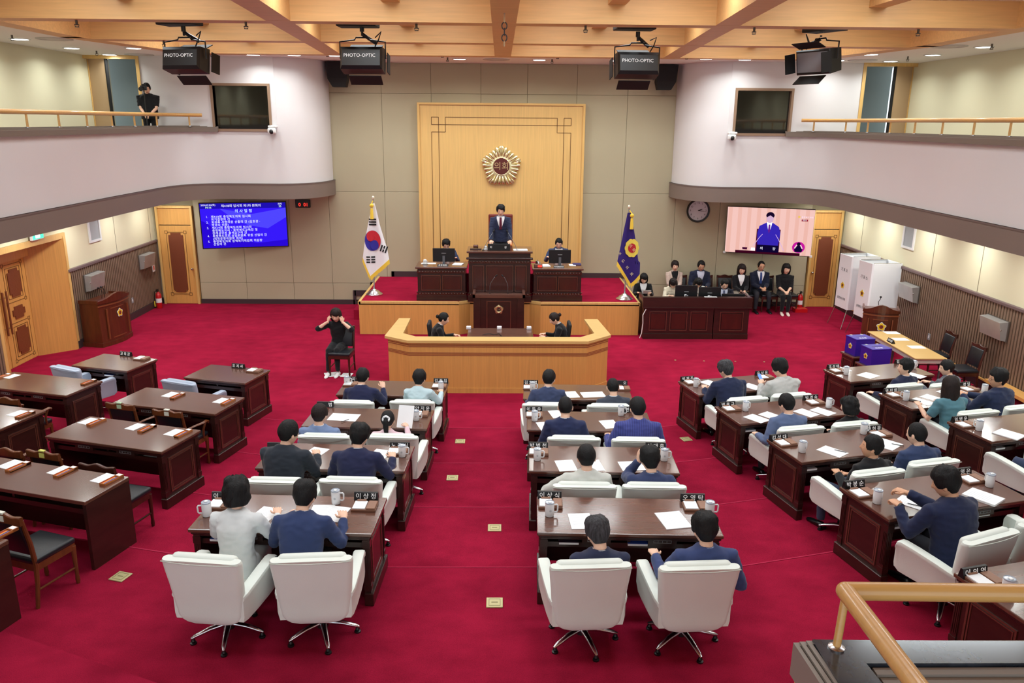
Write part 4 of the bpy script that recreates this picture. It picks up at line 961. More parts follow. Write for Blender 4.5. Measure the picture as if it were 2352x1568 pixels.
for k in range(20):
    a = 2 * pi * k / 20; MB().tube([(0.05 * cos(a), 0.05 * sin(a), 0.012), (0.075 * cos(a), 0.075 * sin(a), 0.018), (0.1 * cos(a), 0.1 * sin(a), 0.012)], [0.006, 0.011, 0.006], 6).build('petal', GOLD, e2)
MB().prism(circle_pts(0.045), 0.012, 0.02).build('emblem_disc', BLACK, e2); text('의회', 0.045, GOLD, e2, Matrix.Translation((0, 0, 0.021)), 'emblem_letters')
gooseneck('gooseneck_microphone', 'black gooseneck microphone on the central lectern, bending right', (-0.23, 18.72, 1.04), [(0, 0, 0), (0, 0, 0.2), (0.02, 0, 0.27), (0.1, 0, 0.4), (0.13, 0, 0.43)])
gooseneck('gooseneck_microphone', 'black gooseneck microphone on the central lectern, bending left', (0.2, 18.72, 1.04), [(0, 0, 0), (0, 0, 0.2), (-0.02, 0, 0.27), (-0.08, 0, 0.4), (-0.11, 0, 0.43)])

# ---- registrars' enclosure
en = thing('wooden_enclosure', 'waist-high blond wood enclosure with angled ends in front of the lectern', 'partition')
ep = [(-2.02, 16.2), (-2.14, 14.82), (-1.70, 14.50), (1.66, 14.50), (2.12, 14.95), (1.98, 16.2)]
for i, (a, b) in enumerate(zip(ep, ep[1:])):
    w1 = MB().wallstrip([a, b], 0, 1.0, 0.10).build('wall_panel', BEECHB, en)
    MB().wallstrip([a, b], 0.0, 0.1, -0.012).build('skirting', BEECHB, w1)
    for z in (0.95, 0.92, 0.80, 0.775, 0.75):
        MB().wallstrip([a, b], z - 0.006, z + 0.006, -0.006).build('groove_line', mat('groove_red_brown', (150, 82, 52), 0.5), w1)
inn = [(-1.86, 16.22), (-1.87, 15.0), (-1.60, 14.76), (1.56, 14.76), (1.86, 15.06), (1.78, 16.22)]
out = [(-2.10, 16.22), (-2.20, 14.80), (-1.72, 14.45), (1.68, 14.45), (2.17, 14.93), (2.06, 16.22)]
MB().prism(out + inn[::-1], 1.0, 1.05).build('top_ledge', mat('ledge_pale_wood', (222, 184, 116), 0.35, coat=0.3, wood=((3, 20, 20), 0.05)), en)
rt = thing('registrar_table', 'dark brown table inside the blond wood enclosure', 'table', (0.02, 16.2, 0))
MB().rbox((0, 0, 0.70), (1.38, 1.0, 0.04), 0.008, 1).build('table_top', WOODT, rt)
for sx in (-1, 1):
    for sy in (-1, 1): MB().b2((sx * 0.62 - 0.03, sy * 0.42 - 0.03, 0), (sx * 0.62 + 0.03, sy * 0.42 + 0.03, 0.68)).build('leg', WOODD, rt)
for x, nm in ((-0.66, 'left end'), (0.0, 'middle'), (0.64, 'right end')):
    o = MB().rbox((0, 0, 0.03), (0.10, 0.1, 0.06), 0.008, 1).b2((-0.035, -0.052, 0.015), (0.035, -0.05, 0.045)).build('socket_box', mat('socket_white', (226, 224, 230), 0.4), None, loc=(x, 16.62, 0.72))
    tag(o, 'small white socket box ' + ('behind the middle of the registrar table' if nm == 'middle' else ('near the registrar with a side bun' if x < 0 else 'near the registrar with a high bun')), 'socket box', 'socket boxes on the registrar table')
sheet('white paper before the registrar woman facing the wide monitor end', (-0.52, 15.82, 0.72), 0, 0.36, 0.24, 0.01); sheet('white paper before the registrar woman with the high bun', (0.55, 15.82, 0.72), 0, 0.38, 0.26, 0.01)
tag(MB().tube([(-0.35, 16.1, 0.735), (-0.2, 16.15, 0.74), (-0.1, 16.1, 0.735), (0.0, 16.2, 0.73), (0.05, 16.0, 0.73), (0.0, 15.85, 0.73)], 0.007, 6).build('cable', BLACK), 'thin black cable curled on the registrar table', 'cable')
def office_chair(label, loc, rz):
    t = thing('task_chair', label, 'chair', loc, rz)
    MB().rbox((0, -0.24, 0.78), (0.42, 0.07, 0.46), 0.03, 3, M=Matrix.Rotation(radians(6), 3, 'X')).build('backrest', BLACKM, t, smooth=True, angle=50)
    MB().rbox((0, 0, 0.46), (0.46, 0.46, 0.08), 0.03, 3).build('seat', BLACKM, t, smooth=True, angle=50)
    MB().cyl((0, 0, 0.08), (0, 0, 0.43), 0.025).build('column', BLACK, t)
    MB().tube([(0, -0.27, 0.7), (0, -0.3, 0.55), (0, -0.1, 0.41)], 0.014, 8).build('back_bar', BLACK, t)
    for k in range(5):
        a = 2 * pi * k / 5; MB().tube([(0, 0, 0.1), (0.28 * cos(a), 0.28 * sin(a), 0.05)], [0.025, 0.015], 8).ell((0.28 * cos(a), 0.28 * sin(a), 0.028), (0.028, 0.028, 0.028), 8, 6).build('base_leg', BLACK, t)
    return t
office_chair('black task chair under the registrar with a side bun', (-1.2, 16.1, 0), radians(-90)); office_chair('black task chair under the registrar with a high bun', (1.2, 16.1, 0), radians(90))

# ---- clerks' counter on the right
cc = thing('clerk_counter', 'long mahogany counter with three monitors behind it', 'counter', (0, 18.53, 0))
for x0, x1, nm in ((3.46, 5.14, 3), (5.16, 6.0, 1)):
    bd = MB().b2((x0, 0.02, 0), (x1, 0.08, 0.98)).b2((x0, 0.05, 0), (x0 + 0.05, 0.8, 0.98)).b2((x1 - 0.05, 0.05, 0), (x1, 0.8, 0.98)).build('body', WOODD, cc)
    MB().b2((x0, -0.02, 0), (x1, 0.06, 0.13)).build('plinth', WOODD, bd)
    for k in range(nm):
        a = x0 + 0.10 + (x1 - x0 - 0.2) * k / nm; b = x0 + 0.10 + (x1 - x0 - 0.2) * (k + 1) / nm
        mb = MB(); molding(mb, 'y', ((a + b) / 2, 0.012, 0.44), b - a - 0.09, 0.46, 0.02, 0.025); mb.build('panel_moulding', MOLD, bd)
        MB().b2((a + 0.08, 0.005, 0.25), (b - 0.08, 0.022, 0.63)).build('front_panel', MATS['panel_red_mahogany'], bd)
MB().b2((3.42, -0.03, 0.78), (6.04, 0.03, 1.02)).b2((3.42, -0.045, 0.765), (6.04, 0.03, 0.79)).b2((3.42, 0.0, 0.98), (6.04, 0.1, 1.03)).b2((5.98, 0.0, 0.78), (6.04, 0.8, 1.02)).build('upper_screen', WOODD, cc)
MB().b2((3.46, 0.05, 0.70), (6.0, 0.8, 0.74)).build('work_top', WOODT, cc)
monitor('black monitor with a white sticker above the counter, before the woman in cream', (4.52, 18.85, 0.74), 0, 0.54, 0.44, True); monitor('black monitor with a white sticker above the counter, middle of three', (5.09, 18.85, 0.74), 0, 0.54, 0.40, True)
monitor('low black laptop screen before the man with a striped tie', (5.66, 18.82, 0.80), 0, 0.56, 0.26, False, False)
sheet('white note lying on the counter screen below the middle monitor', (5.05, 18.58, 1.03), 0, 0.3, 0.08)
tag(MB().tube([(3.5, 18.5, 0.74), (3.43, 18.49, 0.6), (3.44, 18.49, 0.4), (3.42, 18.49, 0.15), (3.38, 18.49, 0.03)], 0.01, 6).build('cable', WHITE), 'white cable hanging at the end of the clerk counter', 'cable')
# row of chairs at the wall
ROWX = [5.02, 5.74, 6.30, 6.82, 7.46, 8.02]
for i, x in enumerate(ROWX):
    lab = ['under the woman in the beige tweed jacket', 'under the man in the open-collar blazer', 'empty beside the man in the blazer', 'under the woman in pale trousers', 'under the man with folded hands and blue tie', 'under the woman in the black dress'][i]
    p = place(CH_PLAIN if i > 5 else CH_PLAIN, (x, 21.62, 0), pi, 'dark walnut chair by the back wall, ' + lab, 'dark walnut side chairs')

# ---- flags
def flag(label, tip, base, left, right, mat_c, z_lo_fringe, pattern):
    t = thing('flag_stand', label, 'flag', base)
    MB().lathe([(0.21, 0), (0.21, 0.02), (0.17, 0.05), (0.15, 0.06), (0.13, 0.09), (0.08, 0.11), (0.06, 0.13), (0.03, 0.15), (0.02, 0.2)], 28).build('base', CHROME, t, smooth=True, angle=35)
    hh = tip[2] - base[2]
    MB().tube([(0, 0, 0.15), (tip[0] - base[0], 0, hh)], 0.014, 10).build('pole', GREY, t)
    MB().ell((tip[0] - base[0], 0, hh + 0.03), (0.035, 0.035, 0.05), 14, 10).build('finial', mat('finial_pearl', (236, 226, 206), 0.25, metal=0.3), t, smooth=True)
    B = V(base)
    def interp(prof, z):
        for (x0, z0), (x1, z1) in zip(prof, prof[1:]):
            if z0 >= z >= z1: return x0 + (x1 - x0) * (z0 - z) / max(1e-6, z0 - z1)
        return prof[-1][0] if z < prof[-1][1] else prof[0][0]
    zt = left[0][1]
    def fold(x, z):
        L = interp(left, z); R = interp(right, z); u = (x - L) / max(0.02, R - L)
        d = (zt - z) / 2.0
        return -0.06 - 0.05 * d * sin(u * 9.0) - 0.10 * d * sin(pi * min(1, max(0, u)))
    def S(x, z, off=0.0): return V((x, fold(x, z) - off, z)) - V((B.x, 0, B.z))
    # cloth as columns; bottom outline given by V from left[-1] via tip to right[-1]
    bt = pattern['tip']; nL, nR = left[-1], right[-1]
    def zbot(x):
        if x < bt[0]: return nL[1] + (bt[1] - nL[1]) * (x - nL[0]) / max(1e-6, bt[0] - nL[0])
        return bt[1] + (nR[1] - bt[1]) * (x - bt[0]) / max(1e-6, nR[0] - bt[0])
    n, mrow = 28, 30; rows = []
    for j in range(mrow + 1):
        v = j / mrow; row = []
        for i in range(n + 1):
            u = i / n
            xb = nL[0] + (nR[0] - nL[0]) * u; zb = zbot(xb); z = zt + (zb - zt) * v
            L = interp(left, z); R = interp(right, z)
            x = L + (R - L) * u if z > max(nL[1], nR[1]) else xb * (1 if True else 0)
            if z > max(nL[1], nR[1]): pass
            row.append(S(x, z))
        rows.append(row)
    mb = MB()
    mb.loft(rows, False, closed=False)
    back = [[p + V((0, 0.02, 0)) for p in r] for r in rows]; mb.loft(back, False, closed=False)
    mb.build('cloth', mat_c, t, smooth=True)
    # fringe
    fr = MB(); gold = mat('flag_fringe', (244, 208, 70), 0.7)
    pts = []
    for i in range(61):
        x = nL[0] + (nR[0] - nL[0]) * i / 60; pts.append((x, zbot(x)))
    for (xa, za), (xb, zb) in zip(pts, pts[1:]):
        sl = (zb - za) / (xb - xa); f = 0.11
        dx = f * 0.35 * (-1 if sl < 0 else 1)
        j = random.uniform(0.85, 1.1)
        a0, a1 = S(xa, za + 0.02, 0.004), S(xb, zb + 0.02, 0.004)
        b0, b1 = a0 + V((dx * 0.3, 0, -f * j)), a1 + V((dx * 0.3, 0, -f * j))
        k = V((0, 0.012, 0))
        fr.add([a0, a1, b1, b0, a0 + k, a1 + k, b1 + k, b0 + k], [(0, 1, 2, 3), (7, 6, 5, 4), (0, 3, 7, 4), (1, 5, 6, 2), (3, 2, 6, 7), (0, 4, 5, 1)])
    tag(fr.build('fringe', gold, t), kind='stuff')
    # tassel
    tx = pattern['tassel']
    ta = MB().ell(S(tx[0], tx[1] + 0.06, 0.03), (0.05, 0.035, 0.05), 10, 8).tube([S(tx[0], tx[1], 0.035), S(tx[0], tx[1] - 0.14, 0.04), S(tx[0], tx[1] - 0.26, 0.04)], [0.03, 0.04, 0.045], 10).tube([S(tx[0], tx[1] + 0.1, 0.02), S(tip[0], zt + 0.06, 0.0)], 0.014, 8)
    ta.build('tassel', gold, t, smooth=True, angle=50)
    # printed pattern pieces following the cloth
    def poly(pts2, m_, name, off=0.006):
        c = (sum(p[0] for p in pts2) / len(pts2), sum(p[1] for p in pts2) / len(pts2))
        vs = [S(p[0], p[1], off) for p in pts2]; mid = [S(c[0] + (p[0] - c[0]) * 0.5, c[1] + (p[1] - c[1]) * 0.5, off) for p in pts2]
        k = len(pts2); vs += mid + [S(c[0], c[1], off)]
        fs = [(i, (i + 1) % k, k + (i + 1) % k, k + i) for i in range(k)] + [(k + i, k + (i + 1) % k, 2 * k) for i in range(k)]
        return MB().add(vs, fs).build(name, m_, t)
    pattern['draw'](poly, S, t)
    return t
FW = mat('flag_white', (244, 244, 248), 0.8); FP = mat('flag_violet', (40, 14, 110), 0.75)
KRED = mat('flag_red', (205, 40, 55), 0.8); KBLU = mat('flag_blue', (50, 45, 160), 0.8); KBLK = mat('flag_black', (20, 20, 24), 0.8)
yfl = 19.74
wpl = lambda px, py: (lambda p: (p.x, p.z))(aty(px, py, yfl))
def draw_kr(poly, S, t):
    cx, cz = wpl(857.5, 551); rx, rz = 0.20, 0.25
    ell_ = lambda a: (cx + rx * cos(a), cz + rz * sin(a))
    th = radians(118)
    def blob(s):
        pts = []
        # half disc bounded by S curve along direction th
        for i in range(25): a = th - s * pi * i / 24; pts.append((cos(a), sin(a)))
        e = (-cos(th), -sin(th))
        for i in range(1, 13):
            a = th + pi + s * pi * i / 12; pts.append((e[0] / 2 + 0.5 * cos(a), e[1] / 2 + 0.5 * sin(a)))
        for i in range(1, 12):
            a = th + pi - s * pi * i / 12; pts.append((-e[0] / 2 + 0.5 * cos(a), -e[1] / 2 + 0.5 * sin(a)))
        return [(cx + rx * p[0], cz + rz * p[1]) for p in pts]
    disc = [ell_(2 * pi * i / 40) for i in range(40)]
    poly(disc, KBLU, 'circle_blue', 0.016)
    # red: upper right half plus head, blue head re-added
    half = [(cx + rx * cos(th - pi * i / 24), cz + rz * sin(th - pi * i / 24)) for i in range(25)]
    poly(half, KRED, 'circle_red', 0.024)
    h1 = [(cx + rx * (0.5 * cos(th) + 0.5 * cos(2 * pi * i / 20)), cz + rz * (0.5 * sin(th) + 0.5 * sin(2 * pi * i / 20))) for i in range(20)]
    h2 = [(cx + rx * (-0.5 * cos(th) + 0.5 * cos(2 * pi * i / 20)), cz + rz * (-0.5 * sin(th) + 0.5 * sin(2 * pi * i / 20))) for i in range(20)]
    poly(h1, KRED, 'circle_red', 0.032); poly(h2, KBLU, 'circle_blue', 0.032)
    def bars(px, py, wpx, broken, ang=0):
        c = wpl(px, py); ca, sa = cos(ang), sin(ang)
        for k in (-1, 0, 1):
            segs = [(-1, 1)] if not broken[k + 1] else [(-1, -0.12), (0.12, 1)]
            for a, b in segs:
                w2 = wpx * 0.0108 / 2; hh = 0.018; zc = k * 0.063
                q = [(a * w2, zc - hh), (b * w2, zc - hh), (b * w2, zc + hh), (a * w2, zc + hh)]
                poly([(c[0] + x * ca - z * sa, c[1] + x * sa + z * ca) for x, z in q], KBLK, 'trigram_bar', 0.014)
    bars(857, 508.6, 17, (0, 0, 0)); bars(853.5, 594, 20, (1, 1, 1)); bars(883, 570, 15, (0, 1, 0), radians(70))
L_ = [wpl(*p) for p in ((857, 466), (850, 495), (842, 535), (838, 560), (834, 592))]
R_ = [wpl(*p) for p in ((861, 466), (865, 480), (873, 515), (882, 545), (890, 570), (895, 596))]
b0 = atz(860, 676, 0.8)
flag('white national flag with red and blue circle on a chrome stand', (wpl(857, 457)[0], yfl, wpl(857, 457)[1]), (b0.x, yfl, 0.8), L_, R_, FW, 0, dict(tip=wpl(853, 633), tassel=wpl(855, 477), draw=draw_kr))
yfr = 19.33
wpr = lambda px, py: (lambda p: (p.x, p.z))(aty(px, py, yfr))
def draw_cc(poly, S, t):
    c = wpr(1450, 568)
    pts = []
    for i in range(64):
        a = 2 * pi * i / 64; r = 0.21 * (0.92 + 0.08 * abs(cos(5 * a))); pts.append((c[0] + r * 0.86 * cos(a), c[1] + r * 1.08 * sin(a)))
    poly(pts, mat('flag_petal', (238, 218, 90), 0.7), 'flower', 0.018)
    poly([(c[0] + 0.095 * cos(a), c[1] + 0.115 * sin(a)) for a in [2 * pi * i / 28 for i in range(28)]], mat('flag_disc', (190, 30, 45), 0.7), 'flower_disc', 0.026)
    for tx, px, py, sz in (('의', 1446, 563, 0.085), ('회', 1453, 572, 0.085), ('도', 1428.5, 597, 0.085), ('의', 1438, 612, 0.085), ('회', 1448, 627, 0.085), ('북', 1422, 581, 0.07)):
        x, z = wpr(px, py); p = S(x, z, 0.045)
        text(tx, sz, mat('flag_letter', (236, 226, 176), 0.6), t, FRAME(p, (cos(radians(-42)), 0, sin(radians(-42))), (sin(radians(42)), 0, cos(radians(42)))), 'flag_letter')
L_ = [wpr(*p) for p in ((1441, 488), (1435, 515), (1423, 573), (1417, 601))]
R_ = [wpr(*p) for p in ((1451, 488), (1453, 512), (1459, 552), (1466, 605), (1468, 630))]
b0 = atz(1434, 687, 0.8)
flag('violet council flag with a yellow flower on a chrome stand', (wpr(1445, 478)[0], yfr, wpr(1445, 478)[1]), (b0.x, yfr, 0.8), L_, R_, FP, 0, dict(tip=wpr(1447, 651), tassel=wpr(1450, 500), draw=draw_cc))

# ---- screens, clock, timer
def tv(label, c, w_, h, yaw, tilt=4):
    t = thing('wall_screen', label, 'screen', c, radians(yaw))
    M = Matrix.Rotation(radians(tilt), 4, 'X')
    b = MB().rbox((0, 0.03, 0), (w_ + 0.03, 0.06, h + 0.03), 0.006, 1).build('bezel', BLACK, t); b.matrix_local = M
    MB().b2((-0.12, 0.06, -0.12), (0.12, 0.34, 0.12)).build('wall_bracket', BLACKM, t)
    return t, b
def emi(name, rgb, s=1.0):
    if name in MATS: return MATS[name]
    m = bpy.data.materials.new(name); m.use_nodes = True; N = m.node_tree.nodes; N.clear()
    o = N.new('ShaderNodeOutputMaterial'); e = N.new('ShaderNodeEmission'); e.inputs[0].default_value = lin(rgb) + (1,); e.inputs[1].default_value = s
    m.node_tree.links.new(e.outputs[0], o.inputs[0]); MATS[name] = m; return m
t1, b1_ = tv('wall screen showing a blue agenda list in white letters', (-6.93, 21.80, 2.26), 2.22, 1.22, 15)
def rect(par, x0, x1, z0, z1, y, m_, name): return MB().b2((x0, y - 0.002, z0), (x1, y, z1)).build(name, m_, par)
TW, TH = 2.2, 1.2
rect(b1_, -TW / 2, TW / 2, -TH / 2, TH / 2, -0.002, emi('scr_blue', (52, 24, 238), 0.9), 'screen_image')
def spoly(par, pts, y, m_, name='screen_image'): return MB().prism([(p[0], p[1]) for p in pts], 0, 0.001, M=Matrix.Rotation(pi / 2, 3, 'X'), c=(0, y, 0)).build(name, m_, par)
spoly(b1_, [(-TW / 2, -TH / 2), (TW / 2, -TH / 2), (TW / 2, -0.42), (0.3, -0.5), (-0.5, -0.3), (-1.0, 0.1), (-TW / 2, 0.15)], -0.004, emi('scr_blue_dark', (38, 8, 205), 0.9))
spoly(b1_, [(-0.6, 0.46), (0.2, 0.30), (0.9, 0.42), (TW / 2, 0.46), (TW / 2, 0.2), (0.6, -0.1), (0.1, 0.0), (-0.3, 0.2)], -0.004, emi('scr_blue_light', (76, 66, 250), 0.9))
rect(b1_, -TW / 2, TW / 2, 0.46, TH / 2, -0.006, emi('scr_navy', (28, 14, 168), 0.9), 'screen_header')
SW = emi('scr_white', (240, 240, 255), 1.0)
def st(par, s, x, z, size, m_=SW, al='LEFT', sp=1.0, y=-0.012): text(s, size, m_, par, FRAME((x, y, z), (1, 0, 0), (0, 0, 1)), 'screen_text', sp, al)
st(b1_, '2024.07.04(목)', -1.07, 0.56, 0.062); st(b1_, '14:16', -0.97, 0.495, 0.075, emi('scr_pale_green', (215, 255, 200), 1.0))
st(b1_, '제418회 임시회 제1차 본회의', -0.56, 0.53, 0.085); st(b1_, '재적', 0.90, 0.56, 0.06); st(b1_, '35', 0.92, 0.495, 0.075, MATS['scr_pale_green'])
st(b1_, '의 사 일 정', 0.0, 0.385, 0.10, emi('scr_mint', (220, 255, 240), 1.0), 'CENTER')
for i, (a, s) in enumerate((('1.', '제418회 충청북도의회 임시회'), ('', '회기결정의 건'), ('2.', '회의록 서명의원 선출의 건 (김호경 ·'), ('', '박경숙 의원)'), ('3.', '제419회 충청북도의회 임시회'), ('', '충청북도지사 · 충청북도교육감 및'), ('', '관계공무원 출석요구의 건'), ('4.', '충청북도의회 상임위원회 위원 선임의 건'), ('', '(의회운영위원회 제외)'), ('5.', '충청북도의회 정책복지위원회 위원장'), ('', '선임의 건'))):
    z = 0.245 - 0.0745 * i
    if a: st(b1_, a, -0.97, z, 0.078)
    st(b1_, s, -0.84, z, 0.078, sp=1.12)
t2, b2x = tv('wall screen showing a man in a blue suit at a desk', (7.36, 21.70, 2.20), 2.24, 1.26, -19)
TW, TH = 2.26, 1.26
rect(b2x, -TW / 2, TW / 2, -TH / 2, TH / 2, -0.002, emi('scr_peach', (228, 184, 176), 0.95), 'screen_image')
for i in range(9):
    x = -1.1 + 0.25 * i; rect(b2x, x, x + 0.1, -TH / 2, TH / 2, -0.0035, emi('scr_peach2', (222, 172, 160), 0.95), 'screen_image')
SS = emi('scr_suit', (52, 36, 170), 0.9)
rect(b2x, -0.32, 0.30, -0.6, 0.06, -0.005, emi('scr_maroon', (70, 10, 50), 0.8), 'screen_image')
spoly(b2x, [(-0.27, -0.45), (0.26, -0.45), (0.3, -0.05), (0.25, 0.13), (0.08, 0.24), (-0.08, 0.24), (-0.26, 0.14), (-0.3, -0.05)], -0.007, SS)
spoly(b2x, [(-0.08, 0.25), (0.07, 0.25), (0.03, 0.05), (0.0, 0.0), (-0.03, 0.05)], -0.009, emi('scr_shirt', (245, 245, 255), 1.0))
spoly(b2x, [(-0.02, 0.19), (0.02, 0.19), (0.03, 0.02), (0.0, -0.06), (-0.03, 0.02)], -0.010, emi('scr_tie', (96, 30, 140), 0.9))
spoly(b2x, [(0.095 * cos(a), 0.36 + 0.13 * sin(a)) for a in [2 * pi * i / 20 for i in range(20)]], -0.010, emi('scr_skin', (206, 170, 198), 0.9))
spoly(b2x, [(0.11 * cos(a), 0.43 + 0.10 * sin(a)) for a in [pi * i / 12 for i in range(13)]] + [(-0.09, 0.38), (0.0, 0.44), (0.09, 0.38)], -0.011, emi('scr_hair', (24, 8, 40), 0.8))
rect(b2x, -0.85, 0.85, -TH / 2, -0.56, -0.012, emi('scr_desk', (60, 6, 30), 0.8), 'screen_image')
rect(b2x, -0.29, 0.29, -0.58, -0.38, -0.013, emi('scr_black', (16, 6, 50), 0.7), 'screen_image')
st(b2x, '의', -0.2, -0.48, 0.09, y=-0.016); st(b2x, '장', 0.13, -0.48, 0.09, y=-0.016)
SL = emi('scr_lilac', (206, 170, 220), 0.9)
MB().tube([(-0.38, -0.014, -0.42), (-0.24, -0.014, -0.18), (-0.16, -0.014, -0.08)], 0.008, 6).tube([(0.43, -0.014, -0.52), (0.26, -0.014, -0.2), (0.18, -0.014, -0.08)], 0.008, 6).build('screen_image', SL, b2x)
spoly(b2x, [(-0.66, -0.53), (-0.54, -0.53), (-0.53, -0.47), (-0.67, -0.47)], -0.013, MATS['scr_maroon']); spoly(b2x, [(-0.44, -0.55), (-0.32, -0.55), (-0.33, -0.47), (-0.43, -0.47)], -0.013, SW)
spoly(b2x, [(0.80 + 0.165 * cos(a), -0.40 + 0.155 * sin(a)) for a in [2 * pi * i / 28 for i in range(28)]], -0.013, emi('scr_magenta', (190, 24, 150), 0.9))
spoly(b2x, [(0.71, -0.53), (0.89, -0.53), (0.91, -0.43), (0.85, -0.36), (0.75, -0.36), (0.69, -0.43)], -0.015, MATS['scr_black']); spoly(b2x, [(0.80 + 0.05 * cos(a), -0.32 + 0.06 * sin(a)) for a in [2 * pi * i / 16 for i in range(16)]], -0.016, MATS['scr_hair'])
MB().tube([(0.70, -0.017, -0.43), (0.755, -0.017, -0.33)], 0.016, 6).tube([(0.90, -0.017, -0.43), (0.845, -0.017, -0.33)], 0.016, 6).build('screen_image', emi('scr_skin2', (246, 210, 220), 0.9), b2x)
spoly(b2x, [(0.74 + 0.03 * cos(a), 0.43 + 0.03 * sin(a)) for a in [2 * pi * i / 16 for i in range(16)]], -0.010, emi('scr_yellow', (230, 190, 90), 0.9))
st(b2x, '충청북도의회', 0.80, 0.42, 0.055, emi('scr_text_lilac', (238, 215, 235), 1.0)); rect(b2x, 0.81, 0.97, 0.315, 0.365, -0.010, emi('scr_crimson', (140, 14, 40), 0.9), 'screen_image'); st(b2x, '생방송', 0.83, 0.34, 0.04)
for s, z in ((-1, -0.64), (1, -0.64)): MB().rbox((s * 1.14, 0.0, z), (0.07, 0.05, 0.06), 0.008, 1).build('corner_bracket', WHITE, b2x)
ck = thing('wall_clock', 'round black wall clock with a white dial under the right balcony', 'clock', (5.49, YB - 0.03, 2.70))
Mx = Matrix.Rotation(pi / 2, 3, 'X')
MB().lathe([(0.26, 0), (0.315, 0.0), (0.325, 0.03), (0.31, 0.055), (0.275, 0.05), (0.27, 0.02)], 40, M=Mx, cap=False).build('rim', BLACK, ck, smooth=True, angle=40)
MB().lathe([(0.275, 0.005), (0.275, 0.02), (0.001, 0.02)], 40, M=Mx).build('dial', mat('clock_dial', (216, 214, 224), 0.6), ck)
for h in range(1, 13):
    a = pi / 2 - 2 * pi * h / 12; text(str(h), 0.075, BLACK, ck, FRAME((0.215 * cos(a), -0.022, 0.215 * sin(a)), (1, 0, 0), (0, 0, 1)), 'numeral')
for ang, ln_, wd, nm in ((pi / 2 - 2 * pi * (2.27 / 12), 0.12, 0.014, 'hour_hand'), (pi / 2 - 2 * pi * (16 / 60), 0.18, 0.009, 'minute_hand')):
    MB().tube([(0, -0.028, 0), (ln_ * cos(ang), -0.028, ln_ * sin(ang))], [wd, wd * 0.4], 6).build(nm, BLACK, ck)
ld = thing('led_timer', 'small black timer box with red digits under the left balcony', 'timer', (-5.40, YB - 0.06, 2.82))
MB().rbox((0, 0, 0), (0.40, 0.08, 0.22), 0.01, 1).build('housing', BLACK, ld)
text('0  01', 0.13, mat('led_red', (255, 40, 30), 0.5, emit=2.5), ld, FRAME((0.02, -0.043, -0.03), (1, 0, 0), (0, 0, 1)), 'digits')

# ---- loudspeakers, PTZ cameras
for s in (-1, 1):
    t = thing('loudspeaker', 'black wedge loudspeaker high in the corner beside the ' + ('left booth with the red chair inside' if s < 0 else 'right booth with the empty dark window'), 'loudspeaker', (s * 4.27 + 0.05, 21.95, 5.86))
    M = Matrix.Rotation(pi / 2, 3, 'X')
    MB().prism([(-0.28, 0.62), (0.26, 0.62), (0.27, 0.2), (0.22, 0.0), (-0.12, 0.0), (-0.24, 0.2)] if s < 0 else [(0.28, 0.62), (-0.26, 0.62), (-0.27, 0.2), (-0.22, 0.0), (0.12, 0.0), (0.24, 0.2)], 0, 0.3, M=M).build('cabinet', BLACKM, t)
    MB().b2((-0.22, -0.31, 0.22), (0.24, -0.3, 0.6)).build('grille', mat('grille_black', (26, 27, 30), 0.8, bump=(600, 0.4)), t)
    p = (-5.62, 20.54, 4.80) if s < 0 else (5.80, 20.54, 4.74)
    t = thing('ptz_camera', 'white wall-mounted dome camera below the ' + ('left booth window' if s < 0 else 'right booth window'), 'camera', p)
    MB().rbox((0, -0.06, 0.06), (0.22, 0.14, 0.06), 0.02, 2).b2((-0.05, -0.04, -0.1), (0.05, 0.03, 0.1)).build('mount', WHITE, t)
    MB().rbox((-0.02, -0.1, -0.04), (0.2, 0.14, 0.14), 0.04, 3).build('body', WHITE, t, smooth=True, angle=40)
    MB().ell((-0.02, -0.15, -0.06), (0.055, 0.05, 0.06)).build('lens', BLACK, t, smooth=True)

